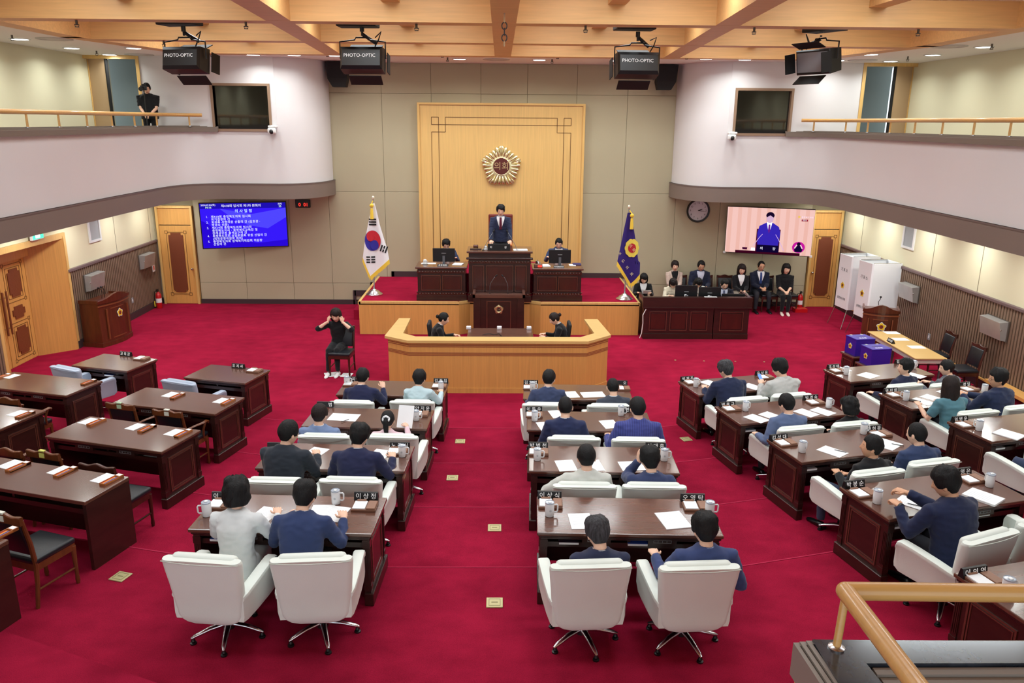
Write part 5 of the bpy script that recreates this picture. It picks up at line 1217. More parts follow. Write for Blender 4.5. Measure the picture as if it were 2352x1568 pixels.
# ---- stage lights under the coffers
def spotlight(label, px, py, rz, doors=True):
    p = aty(px, py, 13.35)
    t = thing('stage_light', label, 'stage light', (p.x, 13.35, p.z), radians(rz))
    up = ZB + 0.06 - p.z
    MB().rbox((-0.06, 0.0, up + 0.06), (0.62, 0.34, 0.22), 0.01, 1).build('ballast_box', BLACKM, t)
    MB().cyl((0, 0, 0.36), (0, 0, up - 0.1), 0.018, 10).cyl((0, 0, 0.42), (0, 0, 0.5), 0.035, 10).cyl((0.0, 0, up - 0.15), (0.2, 0.1, up - 0.28), 0.028, 8).cyl((-0.06, 0, up + 0.15), (-0.06, 0, 7.13 - p.z), 0.02, 8).build('hanger', BLACK, t)
    MB().tube([(-0.36, 0, 0.02), (-0.36, 0, 0.27), (-0.12, 0, 0.30), (-0.10, 0, 0.335), (0.10, 0, 0.335), (0.12, 0, 0.30), (0.36, 0, 0.27), (0.36, 0, 0.02)], 0.012, 8).build('yoke', BLACK, t)
    M = Matrix.Rotation(radians(-10), 3, 'X')
    rings = [[M @ V((sx * w_, y, sz)) for sx, sz in ((-1, -h_), (1, -h_), (1, h_), (-1, h_))] for y, w_, h_ in ((-0.17, 0.30, 0.12), (-0.13, 0.33, 0.17), (0.12, 0.335, 0.19), (0.14, 0.32, 0.17))]
    MB().loft(rings).build('lamp_body', BLACK, t)
    MB().b2((-0.3, 0.141, -0.15), (0.3, 0.146, 0.15)).build('lens', mat('lamp_glass', (150, 155, 165), 0.2), t).matrix_local = M.to_4x4()
    for sx, nm in ((-1, 'l'), (1, 'r')):
        o = MB().box((sx * 0.36, 0.24, 0), (0.012, 0.22, 0.30)).build('barn_door', BLACKM, t); o.matrix_local = M.to_4x4()
    o = MB().box((0, 0.22, -0.26), (0.52, 0.2, 0.012), M=Matrix.Rotation(radians(-30), 3, 'X')).build('barn_door', BLACKM, t); o.matrix_local = M.to_4x4()
    o = MB().box((0, 0.22, 0.26), (0.52, 0.2, 0.012), M=Matrix.Rotation(radians(30), 3, 'X')).build('barn_door', BLACKM, t); o.matrix_local = M.to_4x4()
    text('PHOTO-OPTIC', 0.075, WHITET, t, Matrix(M.to_4x4()) @ FRAME((-0.02, -0.173, 0.03), (1, 0, 0), (0, 0, 1)), 'lettering')
    MB().tube([(0.2, -0.02, 0.2), (0.26, -0.02, 0.3), (0.3, 0, 0.42), (0.2, 0.02, up - 0.2)], 0.01, 6).build('power_cable', BLACK, t)
    return t
spotlight('black PHOTO-OPTIC stage light nearest the cameraman on the left balcony', 428, 138, -14)
spotlight('black PHOTO-OPTIC stage light hanging beside the left wall loudspeaker', 834, 138, -3)
spotlight('black PHOTO-OPTIC stage light hanging beside the right wall loudspeaker', 1462, 150, 4)
spotlight('black stage light with open barn doors before the right balcony', 1880, 140, 118)

# ---- lecterns at the sides
def side_lectern(label, loc, rz, mics, hw=0.36):
    t = thing('lectern', label, 'lectern', loc, rz)
    n = 10; front = [(-hw + 2 * hw * i / n, -0.20 - 0.10 * sin(pi * i / n)) for i in range(n + 1)]
    MB().prism(front + [(hw - 0.02, 0.28), (-hw + 0.02, 0.28)], 0.0, 1.02).build('body', WOODM, t)
    MB().prism([(x * 1.03, y * 1.05) for x, y in front] + [(hw, 0.3), (-hw, 0.3)], 0, 0.1).build('plinth', WOODM, t)
    rings = []
    for x, y in front:
        u = x / hw; z = 1.06 + 0.13 * exp(-(u / 0.55) ** 2)
        rings.append([V((x * 1.06, y * 1.08, 1.0)), V((x * 1.06, y * 1.08 - 0.01, z)), V((x * 1.02, y + 0.03, z)), V((x * 1.02, y + 0.03, 1.0))])
    MB().loft(rings).b2((-hw - 0.01, -0.2, 1.0), (-hw + 0.02, 0.28, 1.08)).b2((hw - 0.02, -0.2, 1.0), (hw + 0.01, 0.28, 1.08)).b2((-hw + 0.01, -0.2, 1.0), (hw - 0.01, 0.28, 1.03)).build('top_rim', WOODM, t)
    mb = MB(); mb.wallstrip([(x * 1.04, y * 1.06) for x, y in front], 0.93, 0.96, 0.02); mb.wallstrip([(x * 0.8, y * 1.03 - 0.004) for x, y in front[1:-1]], 0.84, 0.86, 0.012); mb.wallstrip([(x * 0.8, y * 1.03 - 0.004) for x, y in front[1:-1]], 0.16, 0.18, 0.012)
    for s in (-1, 1): mb.b2((s * hw * 0.68 - 0.01, -0.292, 0.16), (s * hw * 0.68 + 0.01, -0.26, 0.86))
    mb.build('panel_moulding', mat('lectern_moulding', (128, 70, 42), 0.35), t)
    badge(t, FRAME((0.03, -0.312, 0.70), (1, 0, 0), (0, 0, 1)), 0.105)
    for k in range(mics):
        x = -0.04 + 0.09 * k
        mk = MB().tube([(x, 0.05, 1.03), (x - 0.03, 0.0, 1.2), (x - 0.12 if mics > 1 else x, -0.04, 1.27), (x - 0.2 if mics > 1 else x, -0.05, 1.31)], 0.007, 8).build('gooseneck', BLACK, t); MB().ell((x - 0.21 if mics > 1 else x, -0.05, 1.32), (0.025, 0.022, 0.022)).build('mic_head', BLACKM, mk)
    return t
side_lectern('red-brown lectern with curved front and two microphones by the double door', (-9.10, 18.12, 0), radians(80), 2, 0.54)
side_lectern('red-brown lectern with one microphone before the voting booths', (8.58, 17.35, 0), radians(-22), 1)

# ---- voting booths
def vbooth(label, loc, rz):
    t = thing('voting_booth', label, 'voting booth', loc, rz)
    cl = mat('booth_white', (246, 249, 253), 0.7); hx, hy, z0, z1 = 0.31, 0.36, 0.50, 1.85
    MB().wallstrip([(-hx, hy), (-hx, -hy + 0.02), (-hx + 0.02, -hy), (hx - 0.02, -hy), (hx, -hy + 0.02), (hx, hy)], z0, z1, -0.012).build('curtain', cl, t, smooth=True, angle=40)
    MB().wallstrip([(hx, hy), (-hx, hy)], 1.0, z1, -0.012).build('rear_curtain', cl, t)
    for sx in (-1, 1):
        for sy in (-1, 1):
            MB().tube([(sx * (hx - 0.02), sy * (hy - 0.02), z1 - 0.02), (sx * (hx - 0.02), sy * (hy - 0.02), z0), (sx * (hx + 0.04), sy * (hy + 0.12), 0.0)], 0.012, 8).build('leg', CHROME, t)
        MB().tube([(sx * (hx - 0.015), -hy + 0.02, z1), (sx * (hx - 0.015), hy - 0.02, z1)], 0.012, 8).build('top_rail', CHROME, t)
    text('기 표 소', 0.10, mat('booth_text', (70, 72, 80), 0.7), t, FRAME((0.0, -hy - 0.016, 1.47), (1, 0, 0), (0, 0, 1)))
    badge(t, FRAME((0, -hy - 0.014, 1.08), (1, 0, 0), (0, 0, 1)), 0.10)
    text('충청북도의회', 0.072, MATS['booth_text'], t, FRAME((0.0, -hy - 0.016, 0.74), (1, 0, 0), (0, 0, 1)))
    return t
vbooth('white fabric voting booth standing in the corner next to the panelled door', (9.13, 19.90, 0), radians(-85))
vbooth('white fabric voting booth directly behind the small lectern', (9.19, 18.90, 0), radians(-85))

# ---- ballot boxes on stands, table
PUR = mat('ballot_purple', (50, 20, 150), 0.45)
for (px, py, an, lb, lb2) in ((1972, 812, 10, 'purple ballot box with flower badge, the one further from the desks', 'low mahogany stand under the ballot box further from the desks'), (2008, 836, 10, 'purple ballot box with flower badge, the one next to the desks', 'low mahogany stand under the ballot box next to the desks')):
    p = atz(px, py, 0.50); p.z = 0
    st_ = thing('ballot_stand', lb2, 'cabinet', p, radians(an))
    MB().b2((-0.24, -0.20, 0.06), (0.24, 0.20, 0.46)).build('body', WOODD, st_)
    MB().rbox((0, 0, 0.48), (0.54, 0.46, 0.04), 0.008, 1).build('stand_top', WOODT, st_)
    MB().b2((-0.26, -0.22, 0), (0.26, 0.22, 0.06)).build('plinth', WOODD, st_)
    mb = MB(); molding(mb, 'y', (0, -0.205, 0.26), 0.38, 0.26); molding(mb, 'x', (-0.245, 0, 0.26), 0.3, 0.26); mb.build('panel_moulding', MOLD, st_)
    bx = thing('ballot_box', lb, 'ballot box', (p.x, p.y, 0.50), radians(an))
    MB().rbox((0, 0, 0.17), (0.42, 0.36, 0.34), 0.006, 1).build('box_body', PUR, bx)
    MB().rbox((0, 0, 0.345), (0.43, 0.37, 0.03), 0.005, 1).build('lid', PUR, bx)
    MB().b2((-0.1, -0.012, 0.36), (0.1, 0.012, 0.362)).build('slot', BLACK, bx)
    for sx in (-0.12, 0.12): MB().rbox((sx, 0.15, 0.363), (0.05, 0.05, 0.008), 0.002, 1).build('latch', STEEL, bx)
    text('투표함', 0.06, WHITET, bx, FRAME((-0.02, -0.11, 0.362), (1, 0, 0), (0, 1, 0)))
    badge(bx, FRAME((-0.212, 0.0, 0.18), (0, -1, 0), (0, 0, 1)), 0.062)
tb = thing('folding_table', 'tan-topped folding table with papers beside the ribbed wall', 'table', (8.25, 15.49, 0))
MB().rbox((0, 0, 0.725), (0.62, 2.06, 0.03), 0.01, 2).build('table_top', mat('tan_laminate', (206, 168, 104), 0.4), tb)
MB().b2((-0.27, -0.98, 0.62), (-0.25, 0.98, 0.71)).b2((0.25, -0.98, 0.62), (0.27, 0.98, 0.71)).b2((-0.27, -0.98, 0.62), (0.27, -0.96, 0.71)).build('apron', mat('apron_ivory', (214, 206, 196), 0.5), tb)
for sx in (-1, 1):
    for sy in (-1, 1): MB().cyl((sx * 0.25, sy * 0.92, 0), (sx * 0.25, sy * 0.92, 0.66), 0.022, 10).build('leg', mat('leg_grey', (100, 92, 96), 0.4, metal=0.5), tb)
for i, (px, py) in enumerate(((2048, 764), (2068, 779), (2105, 797))):
    p = atz(px, py, 0.74); sheet(['white sheet at the far end of the folding table', 'white sheet by the title plate on the folding table', 'white sheet at the near end of the folding table past the tray'][i].replace('near end', 'end').replace('far end', 'lectern end'), p, 90, 0.21, 0.297, 0.003)
p = atz(2046, 786, 0.74)
t = thing('name_plate', 'black title plate standing on the tan folding table', 'name plate', p, radians(90 - 180))
MB().prism([(-0.035, 0), (0.035, 0), (0.0, 0.075)], -0.12, 0.12, M=Matrix(((0, 0, 1), (1, 0, 0), (0, 1, 0)))).build('plate', BLACK, t)
text('감표위원', 0.052, WHITET, t, FRAME((0, -0.02, 0.038), (1, 0, 0), (0, 0.45, 1)))
place(CH_PLAIN, (9.02, 15.72, 0), radians(88), 'dark walnut chair at the folding table, next to the white sheets', 'dark walnut side chairs')
place(CH_PLAIN, (9.02, 14.72, 0), radians(92), 'dark walnut chair at the folding table, beside the steel wall box', 'dark walnut side chairs')
place(CH_PLAIN, (-3.23, 15.72, 0), radians(176), 'dark walnut chair under the sign-language interpreter', 'dark walnut side chairs')
sheet('white papers lying on the carpet under the interpreter chair', (-3.42, 15.62, 0.001), 20, 0.3, 0.3, 0.004); sheet('white sheet on the carpet beside the interpreter shoes', (-3.12, 15.58, 0.001), -5, 0.21, 0.25, 0.004)

# ---- fire extinguishers
def extinguisher(label, loc):
    t = thing('fire_extinguisher', label, 'fire extinguisher', loc)
    RED = mat('extinguisher_red', (200, 24, 30), 0.3, coat=0.4)
    MB().lathe([(0.07, 0), (0.075, 0.015), (0.075, 0.36), (0.06, 0.41), (0.03, 0.44), (0.028, 0.46)], 22).build('cylinder', RED, t, smooth=True, angle=40)
    MB().lathe([(0.0765, 0.16), (0.0765, 0.28)], 22).build('label_band', WHITEP, t)
    MB().cyl((0, 0, 0.46), (0, 0, 0.50), 0.02, 10).b2((-0.02, -0.10, 0.50), (0.02, 0.03, 0.515)).b2((-0.015, -0.10, 0.53), (0.015, 0.02, 0.54)).build('valve_handle', BLACK, t)
    MB().tube([(0.02, 0, 0.48), (-0.09, -0.02, 0.46), (-0.1, -0.03, 0.3), (-0.09, -0.03, 0.12)], 0.012, 8).build('hose', BLACK, t)
    MB().b2((-0.11, -0.06, 0.05), (-0.085, -0.02, 0.2)).build('inspection_tag', mat('tag_yellow', (230, 210, 60), 0.6), t)
extinguisher('red fire extinguisher on the carpet beside the left corner door', (-9.36, 21.55, 0)); extinguisher('red fire extinguisher beside the woman in the black dress', (8.42, 21.72, 0))
tag(MB().b2((-0.17, -0.13, 0), (0.17, 0.13, 0.1)).build('extinguisher_base', mat('extinguisher_red', (200, 24, 30), 0.3), None, loc=(8.36, 21.5, 0)), 'red floor stand box lettered white before the right extinguisher', 'stand')

# ---- wall boxes, vents, plates
def wall_box(label, s, y, z, lx=0.66):
    t = thing('wall_heater_box', label, 'wall box', ((WLX if s > 0 else WRX) + s * 0.05, y, z))
    MB().prism([(0, -0.02), (s * 0.12, 0.0), (s * 0.18, 0.34), (0, 0.36)] if s > 0 else [(0, -0.02), (0, 0.36), (s * 0.18, 0.34), (s * 0.12, 0.0)], -lx / 2, lx / 2, M=Matrix(((1, 0, 0), (0, 0, 1), (0, 1, 0)))).build('housing', STEEL, t)
    MB().ell((s * 0.14, -lx / 2 - 0.004, 0.2), (0.014, 0.01, 0.014), 8, 6).build('lock', CHROME, t)
    MB().b2((0, -lx / 2 - 0.03, -0.03), (s * 0.02, lx / 2 + 0.03, 0.37)).build('back_plate', mat('plate_steel', (120, 112, 104), 0.4, metal=0.7), t)
wall_box('steel wall box on the ribbed wall behind the curved lectern', 1, 18.4, 1.2); wall_box('steel wall box on the ribbed wall above the left extinguisher', 1, 21.25, 1.2)
wall_box('steel wall box on the ribbed wall beside the voting booths', -1, 18.0, 1.12); wall_box('steel wall box on the ribbed wall beside the folding table chairs', -1, 14.7, 1.12)
for s, y, z0, z1 in ((1, 18.9, 2.22, 3.0), (-1, 18.55, 2.22, 3.0)):
    x = WLX if s > 0 else WRX
    t = thing('wall_vent', 'white framed grey wall vent above the ' + ('curved lectern' if s > 0 else 'voting booths'), 'vent', (x, y, z0))
    MB().b2((0, -0.28, 0), (s * 0.03, 0.28, 0.05)).b2((0, -0.28, z1 - z0 - 0.05), (s * 0.03, 0.28, z1 - z0)).b2((0, -0.28, 0.05), (s * 0.03, -0.22, z1 - z0 - 0.05)).b2((0, 0.22, 0.05), (s * 0.03, 0.28, z1 - z0 - 0.05)).build('frame', WHITE, t)
    MB().b2((0, -0.22, 0.05), (s * 0.012, 0.22, z1 - z0 - 0.05)).build('mesh_panel', mat('vent_grey', (168, 172, 176), 0.7, bump=(500, 0.4)), t)
t = thing('alarm_plate', 'small red and white fire notice plate on the ribbed left wall', 'sign', (WLX + 0.05, 21.75, 0.98)); MB().b2((0, -0.07, 0), (0.015, 0.07, 0.2)).build('plate', WHITE, t); MB().b2((0.014, -0.035, 0.05), (0.018, 0.035, 0.16)).build('symbol', mat('notice_red', (210, 60, 40), 0.5), t)
for x, y, z, s, lb in ((WLX + 0.048, 20.3, 0.42, 1, 'grey wall socket plate on the ribbed wall by the curved lectern'), (WRX - 0.048, 17.0, 0.42, -1, 'grey wall socket plate on the ribbed wall behind the folding table')):
    t = thing('socket_plate', lb, 'socket', (x, y, z)); MB().b2((0, -0.045, 0), (s * 0.012, 0.045, 0.14)).build('plate', GREY, t); MB().b2((s * 0.012, -0.02, 0.04), (s * 0.015, 0.02, 0.1)).build('switch', WHITE, t)
# ================================================================== THINGS ON THE DESKS
PLW = 0.235
plate_me = MB().prism([(-0.03, 0), (0.03, 0), (0.012, 0.078), (-0.012, 0.078)], -PLW / 2, PLW / 2, M=Matrix(((0, 0, 1), (1, 0, 0), (0, 1, 0)))).mesh('plate', BLACK)
def name_plate(dk, px, py, txt, label, align='CENTER'):
    d = DESKS[dk]; p = atz(px, py, d['z'])
    t = thing('name_plate', label, 'name plate', p, d['a']); link('plate', plate_me, t)
    if txt:
        sp = ' '.join(txt)
        x = {'CENTER': 0, 'LEFT': -PLW / 2 + 0.015, 'RIGHT': PLW / 2 - 0.015}[align]
        text(sp, 0.062, WHITET, t, FRAME((x, -0.0225, 0.04), (1, 0, 0), (0, 0.23, 1)), align=align)
    return p
TRAYW = mat('tray_wood', (118, 78, 58), 0.4, coat=0.2); TRAYL = mat('tray_light', (140, 100, 78), 0.4)
tray = thing('memo_tray', 'memo tray', 'memo tray')
MB().rbox((0, 0, 0.012), (0.235, 0.175, 0.024), 0.004, 1).build('tray_base', TRAYW, tray)
MB().b2((-0.105, -0.075, 0.024), (0.015, 0.078, 0.034)).build('memo_pad', WHITEP, tray)
MB().rbox((0.07, 0, 0.031), (0.085, 0.165, 0.018), 0.004, 1).build('pen_box', TRAYL, tray)
MB().rbox((-0.045, 0.082, 0.036), (0.09, 0.022, 0.02), 0.004, 1).build('clip', TRAYL, tray)
remember(tray)
MUGM = mat('mug_white', (236, 238, 240), 0.28, coat=0.4)
mug = thing('travel_mug', 'mug', 'mug')
MB().lathe([(0.036, 0), (0.041, 0.006), (0.044, 0.06), (0.044, 0.128), (0.043, 0.132)], 24).build('mug_body', MUGM, mug, smooth=True, angle=45)
MB().lathe([(0.0375, -0.001), (0.0395, 0.004), (0.037, 0.006)], 20).build('base_ring', mat('mug_base', (40, 42, 46), 0.4), mug)
MB().lathe([(0.0435, 0.132), (0.0445, 0.142), (0.041, 0.146), (0.038, 0.141), (0.001, 0.140)], 24).build('lid', mat('mug_lid', (176, 186, 200), 0.15, coat=0.4), mug, smooth=True, angle=40)
MB().rbox((0, -0.008, 0.146), (0.03, 0.034, 0.012), 0.004, 1).build('lid_slider', WHITE, mug)
MB().tube([(0.042, 0, 0.112), (0.07, 0, 0.114), (0.078, 0, 0.104), (0.077, 0, 0.05), (0.068, 0, 0.036), (0.041, 0, 0.036)], 0.0075, 8).build('handle', MUGM, mug, smooth=True)
MB().prism(circle_pts(0.012, 16), 0, 0.0006, M=Matrix.Rotation(pi / 2, 3, 'X'), c=(0, -0.0438, 0.07)).build('printed_mark', mat('mug_mark', (196, 200, 204), 0.5), mug)
remember(mug)
sheet_me = {}
def paper(dk, px, py, rz=0, n=1, label=None, w_=0.21, h=0.297):
    d = DESKS[dk]; p = atz(px, py, d['z'])
    k = (w_, h, n)
    if k not in sheet_me:
        th = 0.0025 * n; mb = MB()
        mb.b2((-w_ / 2, -h / 2, 0), (w_ / 2, h / 2, th))
        lines = MB(); random.seed(3)
        for j in range(9): lines.b2((-w_ * 0.38, h * 0.36 - j * 0.022, th), (w_ * random.uniform(0.1, 0.38), h * 0.36 - j * 0.022 + 0.0022, th + 0.0004))
        sheet_me[k] = (mb.mesh('sheet', WHITEP), lines.mesh('printed_lines', mat('print_grey', (196, 204, 216), 0.8)))
    t = thing('document', label, 'paper', p, d['a'] + radians(rz))
    link('sheet', sheet_me[k][0], t); link('printed_lines', sheet_me[k][1], t)
    return t
def item(proto, dk, px, py, label, rz=0, dz=0.0, group=None):
    d = DESKS[dk]; p = atz(px, py, d['z']); p.z += dz; return place(proto, p, d['a'] + radians(rz), label, group)
# (desk, plate px, text, align, who) -> plate with the memo tray in front of it
SEATS = [
 ('L4', 516, 1146, '이', 'LEFT', 'left end of the last desk left of the aisle', (508, 1162)),
 ('L4', 842, 1146, '이상정', 'CENTER', 'aisle end of the last desk left of the aisle', (838, 1166)),
 ('L3', 638, 1030, '', 'CENTER', 'left end of the third desk left of the aisle', None),
 ('L3', 919, 1029, '노금식', 'CENTER', 'aisle end of the third desk left of the aisle', (913, 1040)),
 ('L2', 748, 934, '범', 'RIGHT', 'left end of the second desk left of the aisle', None),
 ('L2', 971, 943, '안지윤', 'CENTER', 'aisle end of the second desk left of the aisle', (965, 953)),
 ('L1', 808, 875, '박지', 'CENTER', 'left end of the first desk left of the aisle', (806, 884)),
 ('L1', 1013, 879, '김꽃임', 'CENTER', 'aisle end of the first desk left of the aisle', (1009, 889)),
 ('R1', 1219, 883, '김호경', 'CENTER', 'aisle end of the first desk right of the aisle', (1218, 892)),
 ('R1', 1424, 884, '오', 'RIGHT', 'outer end of the first desk right of the aisle', (1430, 894)),
 ('R2', 1226, 945, '이동우', 'CENTER', 'aisle end of the second desk right of the aisle', (1227, 955)),
 ('R2', 1452, 946, '변', 'LEFT', 'outer end of the second desk right of the aisle', None),
 ('R3', 1236, 1029, '박병천', 'CENTER', 'aisle end of the third desk right of the aisle', (1237, 1041)),
 ('R3', 1505, 1030, '이태훈', 'CENTER', 'outer end of the third desk right of the aisle', (1508, 1043)),
 ('R4', 1262, 1144, '이상식', 'CENTER', 'aisle end of the last desk right of the aisle', (1264, 1160)),
 ('R4', 1590, 1150, '오영탁', 'CENTER', 'outer end of the last desk right of the aisle', (1597, 1166)),
 ('Q1', 1578, 874, '박재주', 'CENTER', 'aisle end of the front right wing desk', (1590, 880)),
 ('Q1', 1749, 861, '유상용', 'CENTER', 'wall end of the front right wing desk', (1758, 868)),
 ('Q2', 1670, 934, '박용규', 'CENTER', 'aisle end of the second right wing desk', (1680, 941)),
 ('Q2', 1861, 918, '박경숙', 'CENTER', 'wall end of the second right wing desk', (1872, 926)),
 ('Q3', 1787, 1010, '김성대', 'CENTER', 'aisle end of the third right wing desk', (1804, 1020)),
 ('Q3', 2004, 990, '안현문', 'CENTER', 'wall end of the third right wing desk', (2022, 1000)),
 ('Q4', 1960, 1118, '박봉순', 'CENTER', 'aisle end of the fourth right wing desk', (1982, 1136)),
 ('Q4', 2206, 1090, '임영은', 'CENTER', 'wall end of the fourth right wing desk', (2233, 1104)),
 ('Q5', 2234, 1321, '이의영', 'CENTER', 'desk by the gallery handrail', (2262, 1337)),
 ('F1', 1913, 846, '조성태', 'CENTER', 'aisle end of the desk behind the ballot boxes', (1924, 853)),
 ('F1', 2068, 834, '김종필', 'CENTER', 'wall end of the desk behind the ballot boxes', None),
 ('F2', 2044, 902, '박진희', 'CENTER', 'aisle end of the middle desk along the right wall', (2057, 909)),
 ('F2', 2212, 888, '정일', 'RIGHT', 'wall end of the middle desk along the right wall', (2226, 896)),
 ('F3', 2203, 968, '임병운', 'CENTER', 'desk with one mug along the right wall', (2218, 978)),
 ('K1a', 290, 817, '교육감', 'CENTER', 'single desk beside the double door', (326, 825)),
 ('K1b', 548, 845, '도지사', 'CENTER', 'single desk nearest the interpreter', (585, 853))]
for dk, px, py, tx, al, who, tr in SEATS:
    name_plate(dk, px, py, tx, 'black name plate on the ' + who, al)
    if tr: item(tray, dk, tr[0], tr[1], 'memo tray on the ' + who, group='brown memo trays')
for dk, px, py, rz, who in (('L4', 476, 1184, 200, 'left end of the last desk left of the aisle'), ('L4', 772, 1156, 0, 'last desk left of the aisle, right of the man in navy'), ('L3', 924, 1048, 0, 'third desk left of the aisle'), ('L2', 956, 965, 0, 'second desk left of the aisle'),
    ('L1', 797, 884, 10, 'left end of the first desk left of the aisle'), ('L1', 1013, 896, 90, 'aisle end of the first desk left of the aisle'), ('R1', 1223, 897, 0, 'first desk right of the aisle'), ('R2', 1228, 966, 20, 'aisle end of the second desk right of the aisle'), ('R2', 1426, 954, 0, 'outer end of the second desk right of the aisle'),
    ('R3', 1234, 1056, 0, 'aisle end of the third desk right of the aisle'), ('R3', 1525, 1057, 0, 'outer end of the third desk right of the aisle'), ('R4', 1262, 1184, 10, 'aisle end of the last desk right of the aisle'), ('R4', 1629, 1183, 0, 'outer end of the last desk right of the aisle'), ('Q1', 1598, 888, 10, 'front right wing desk'),
    ('Q2', 1712, 943, 10, 'aisle end of the second right wing desk'), ('Q2', 1903, 936, 0, 'wall end of the second right wing desk'), ('Q3', 1842, 1038, 15, 'aisle end of the third right wing desk'), ('Q3', 1983, 996, 0, 'wall end of the third right wing desk'), ('Q4', 2014, 1155, 20, 'aisle end of the fourth right wing desk'), ('Q4', 2272, 1117, 80, 'wall end of the fourth right wing desk'), ('Q5', 2312, 1366, 0, 'desk by the gallery handrail'),
    ('F1', 1943, 860, 100, 'aisle end of the desk behind the ballot boxes'), ('F1', 2098, 846, 0, 'wall end of the desk behind the ballot boxes'), ('F2', 2080, 919, 120, 'aisle end of the middle desk along the right wall'), ('F2', 2260, 903, 20, 'wall end of the middle desk along the right wall'), ('F3', 2248, 988, 100, 'desk with a paper stack along the right wall')):
    item(mug, dk, px, py, 'white mug on the ' + who, rz, group='white travel mugs')
for dk, px, py, rz, n, lb, *wh in (
    ('L4', 608, 1182, -14, 1, 'white sheet before the woman in white'), ('L4', 738, 1176, 4, 1, 'white sheet left of the mug on the last desk left of the aisle'), ('L4', 768, 1180, -12, 2, 'white document before the man in bright navy'),
    ('L3', 724, 1040, -16, 2, 'white document before the man in charcoal'), ('L3', 872, 1044, -12, 1, 'white sheet before the wavy-haired man'), ('L2', 790, 958, -4, 1, 'open white booklet before the man in the blue sweater', 0.40, 0.27),
    ('R1', 1312, 906, 12, 1, 'white sheet before the man in blue-grey'), ('R1', 1362, 906, 10, 1, 'open white booklet before the balding man in dark grey', 0.36, 0.25), ('R2', 1277, 951, 14, 1, 'white sheet near the plate on the second desk right of the aisle', 0.16, 0.3), ('R2', 1254, 978, 14, 1, 'white sheet at the edge of the second desk right of the aisle'), ('R2', 1400, 974, 14, 1, 'white sheet before the man in the pinstriped suit'),
    ('R3', 1300, 1069, 10, 1, 'white sheet beside the mug on the third desk right of the aisle'), ('R3', 1362, 1069, 10, 1, 'white sheet before the man in the pale grey jacket'), ('R3', 1456, 1070, 8, 2, 'white document before the man resting his chin', 0.32, 0.25),
    ('R4', 1334, 1197, 5, 2, 'white document before the grey-haired man on the last desk'), ('R4', 1546, 1195, 12, 3, 'thick white document on the last desk right of the aisle', 0.25, 0.32),
    ('Q1', 1632, 880, 20, 1, 'white sheet left of the grizzled man in navy'), ('Q1', 1728, 888, 22, 2, 'white document between the two men at the front right wing desk'), ('Q2', 1738, 961, 22, 1, 'white sheet at the aisle side of the second right wing desk'), ('Q2', 1772, 955, 22, 1, 'white sheet left of the man in dusty blue'), ('Q2', 1852, 948, 20, 1, 'white sheet right of the man in dusty blue'), ('Q2', 1890, 945, 22, 1, 'white sheet before the curly-haired woman'),
    ('Q3', 1912, 1037, 24, 2, 'white document with a pen on the third right wing desk'), ('Q3', 2036, 1020, 26, 2, 'white document between the two men at the third right wing desk', 0.3, 0.28), ('Q4', 2098, 1156, 28, 2, 'white document between the raised hands'), ('Q4', 2258, 1143, 22, 8, 'thick paper stack beside the big man in navy', 0.24, 0.31), ('F1', 1994, 862, 20, 1, 'white sheet on the desk behind the ballot boxes', 0.3, 0.26), ('F1', 1932, 848, 10, 1, 'white sheet behind the mug on the desk behind the ballot boxes'),
    ('F1', 2102, 862, 20, 1, 'white sheet by the young man looking away'), ('F2', 2118, 922, 20, 1, 'white sheet by the phone on the middle desk at the right wall'), ('F2', 2143, 914, 20, 1, 'white sheet before the long-haired woman in teal'), ('F2', 2180, 903, 10, 1, 'white sheet behind the long-haired woman in teal'), ('F2', 2222, 905, 20, 1, 'white sheet before the man with clasped hands'), ('F3', 2318, 998, 20, 4, 'white paper stack on the desk along the right wall', 0.26, 0.3),
    ('K2a', 27, 864, -6, 1, 'white leaflet on the second officials desk by the left wall', 0.15, 0.21), ('K2b', 391, 906, -6, 1, 'white leaflet in the middle of the second officials desk', 0.15, 0.21), ('K2b', 508, 920, -6, 1, 'white leaflet at the end of the second officials desk', 0.15, 0.21),
    ('K3b', 203, 967, -6, 1, 'white leaflet at the wall end of the third officials desk', 0.15, 0.21), ('K3b', 311, 980, -6, 1, 'white leaflet in the middle of the third officials desk', 0.15, 0.21), ('K3b', 400, 993, -6, 1, 'white leaflet at the aisle end of the third officials desk', 0.15, 0.21), ('K3a', 40, 949, -6, 1, 'white leaflet on the third officials desk by the left wall', 0.15, 0.21),
    ('K4', 24, 1066, -6, 1, 'white leaflet at the wall end of the slab-sided desk', 0.15, 0.21), ('K4', 138, 1080, -6, 1, 'white leaflet in the middle of the slab-sided desk', 0.15, 0.21), ('K4', 238, 1098, -6, 1, 'white leaflet at the aisle end of the slab-sided desk', 0.15, 0.21)):
    paper(dk, px, py, rz, n, lb, *wh)
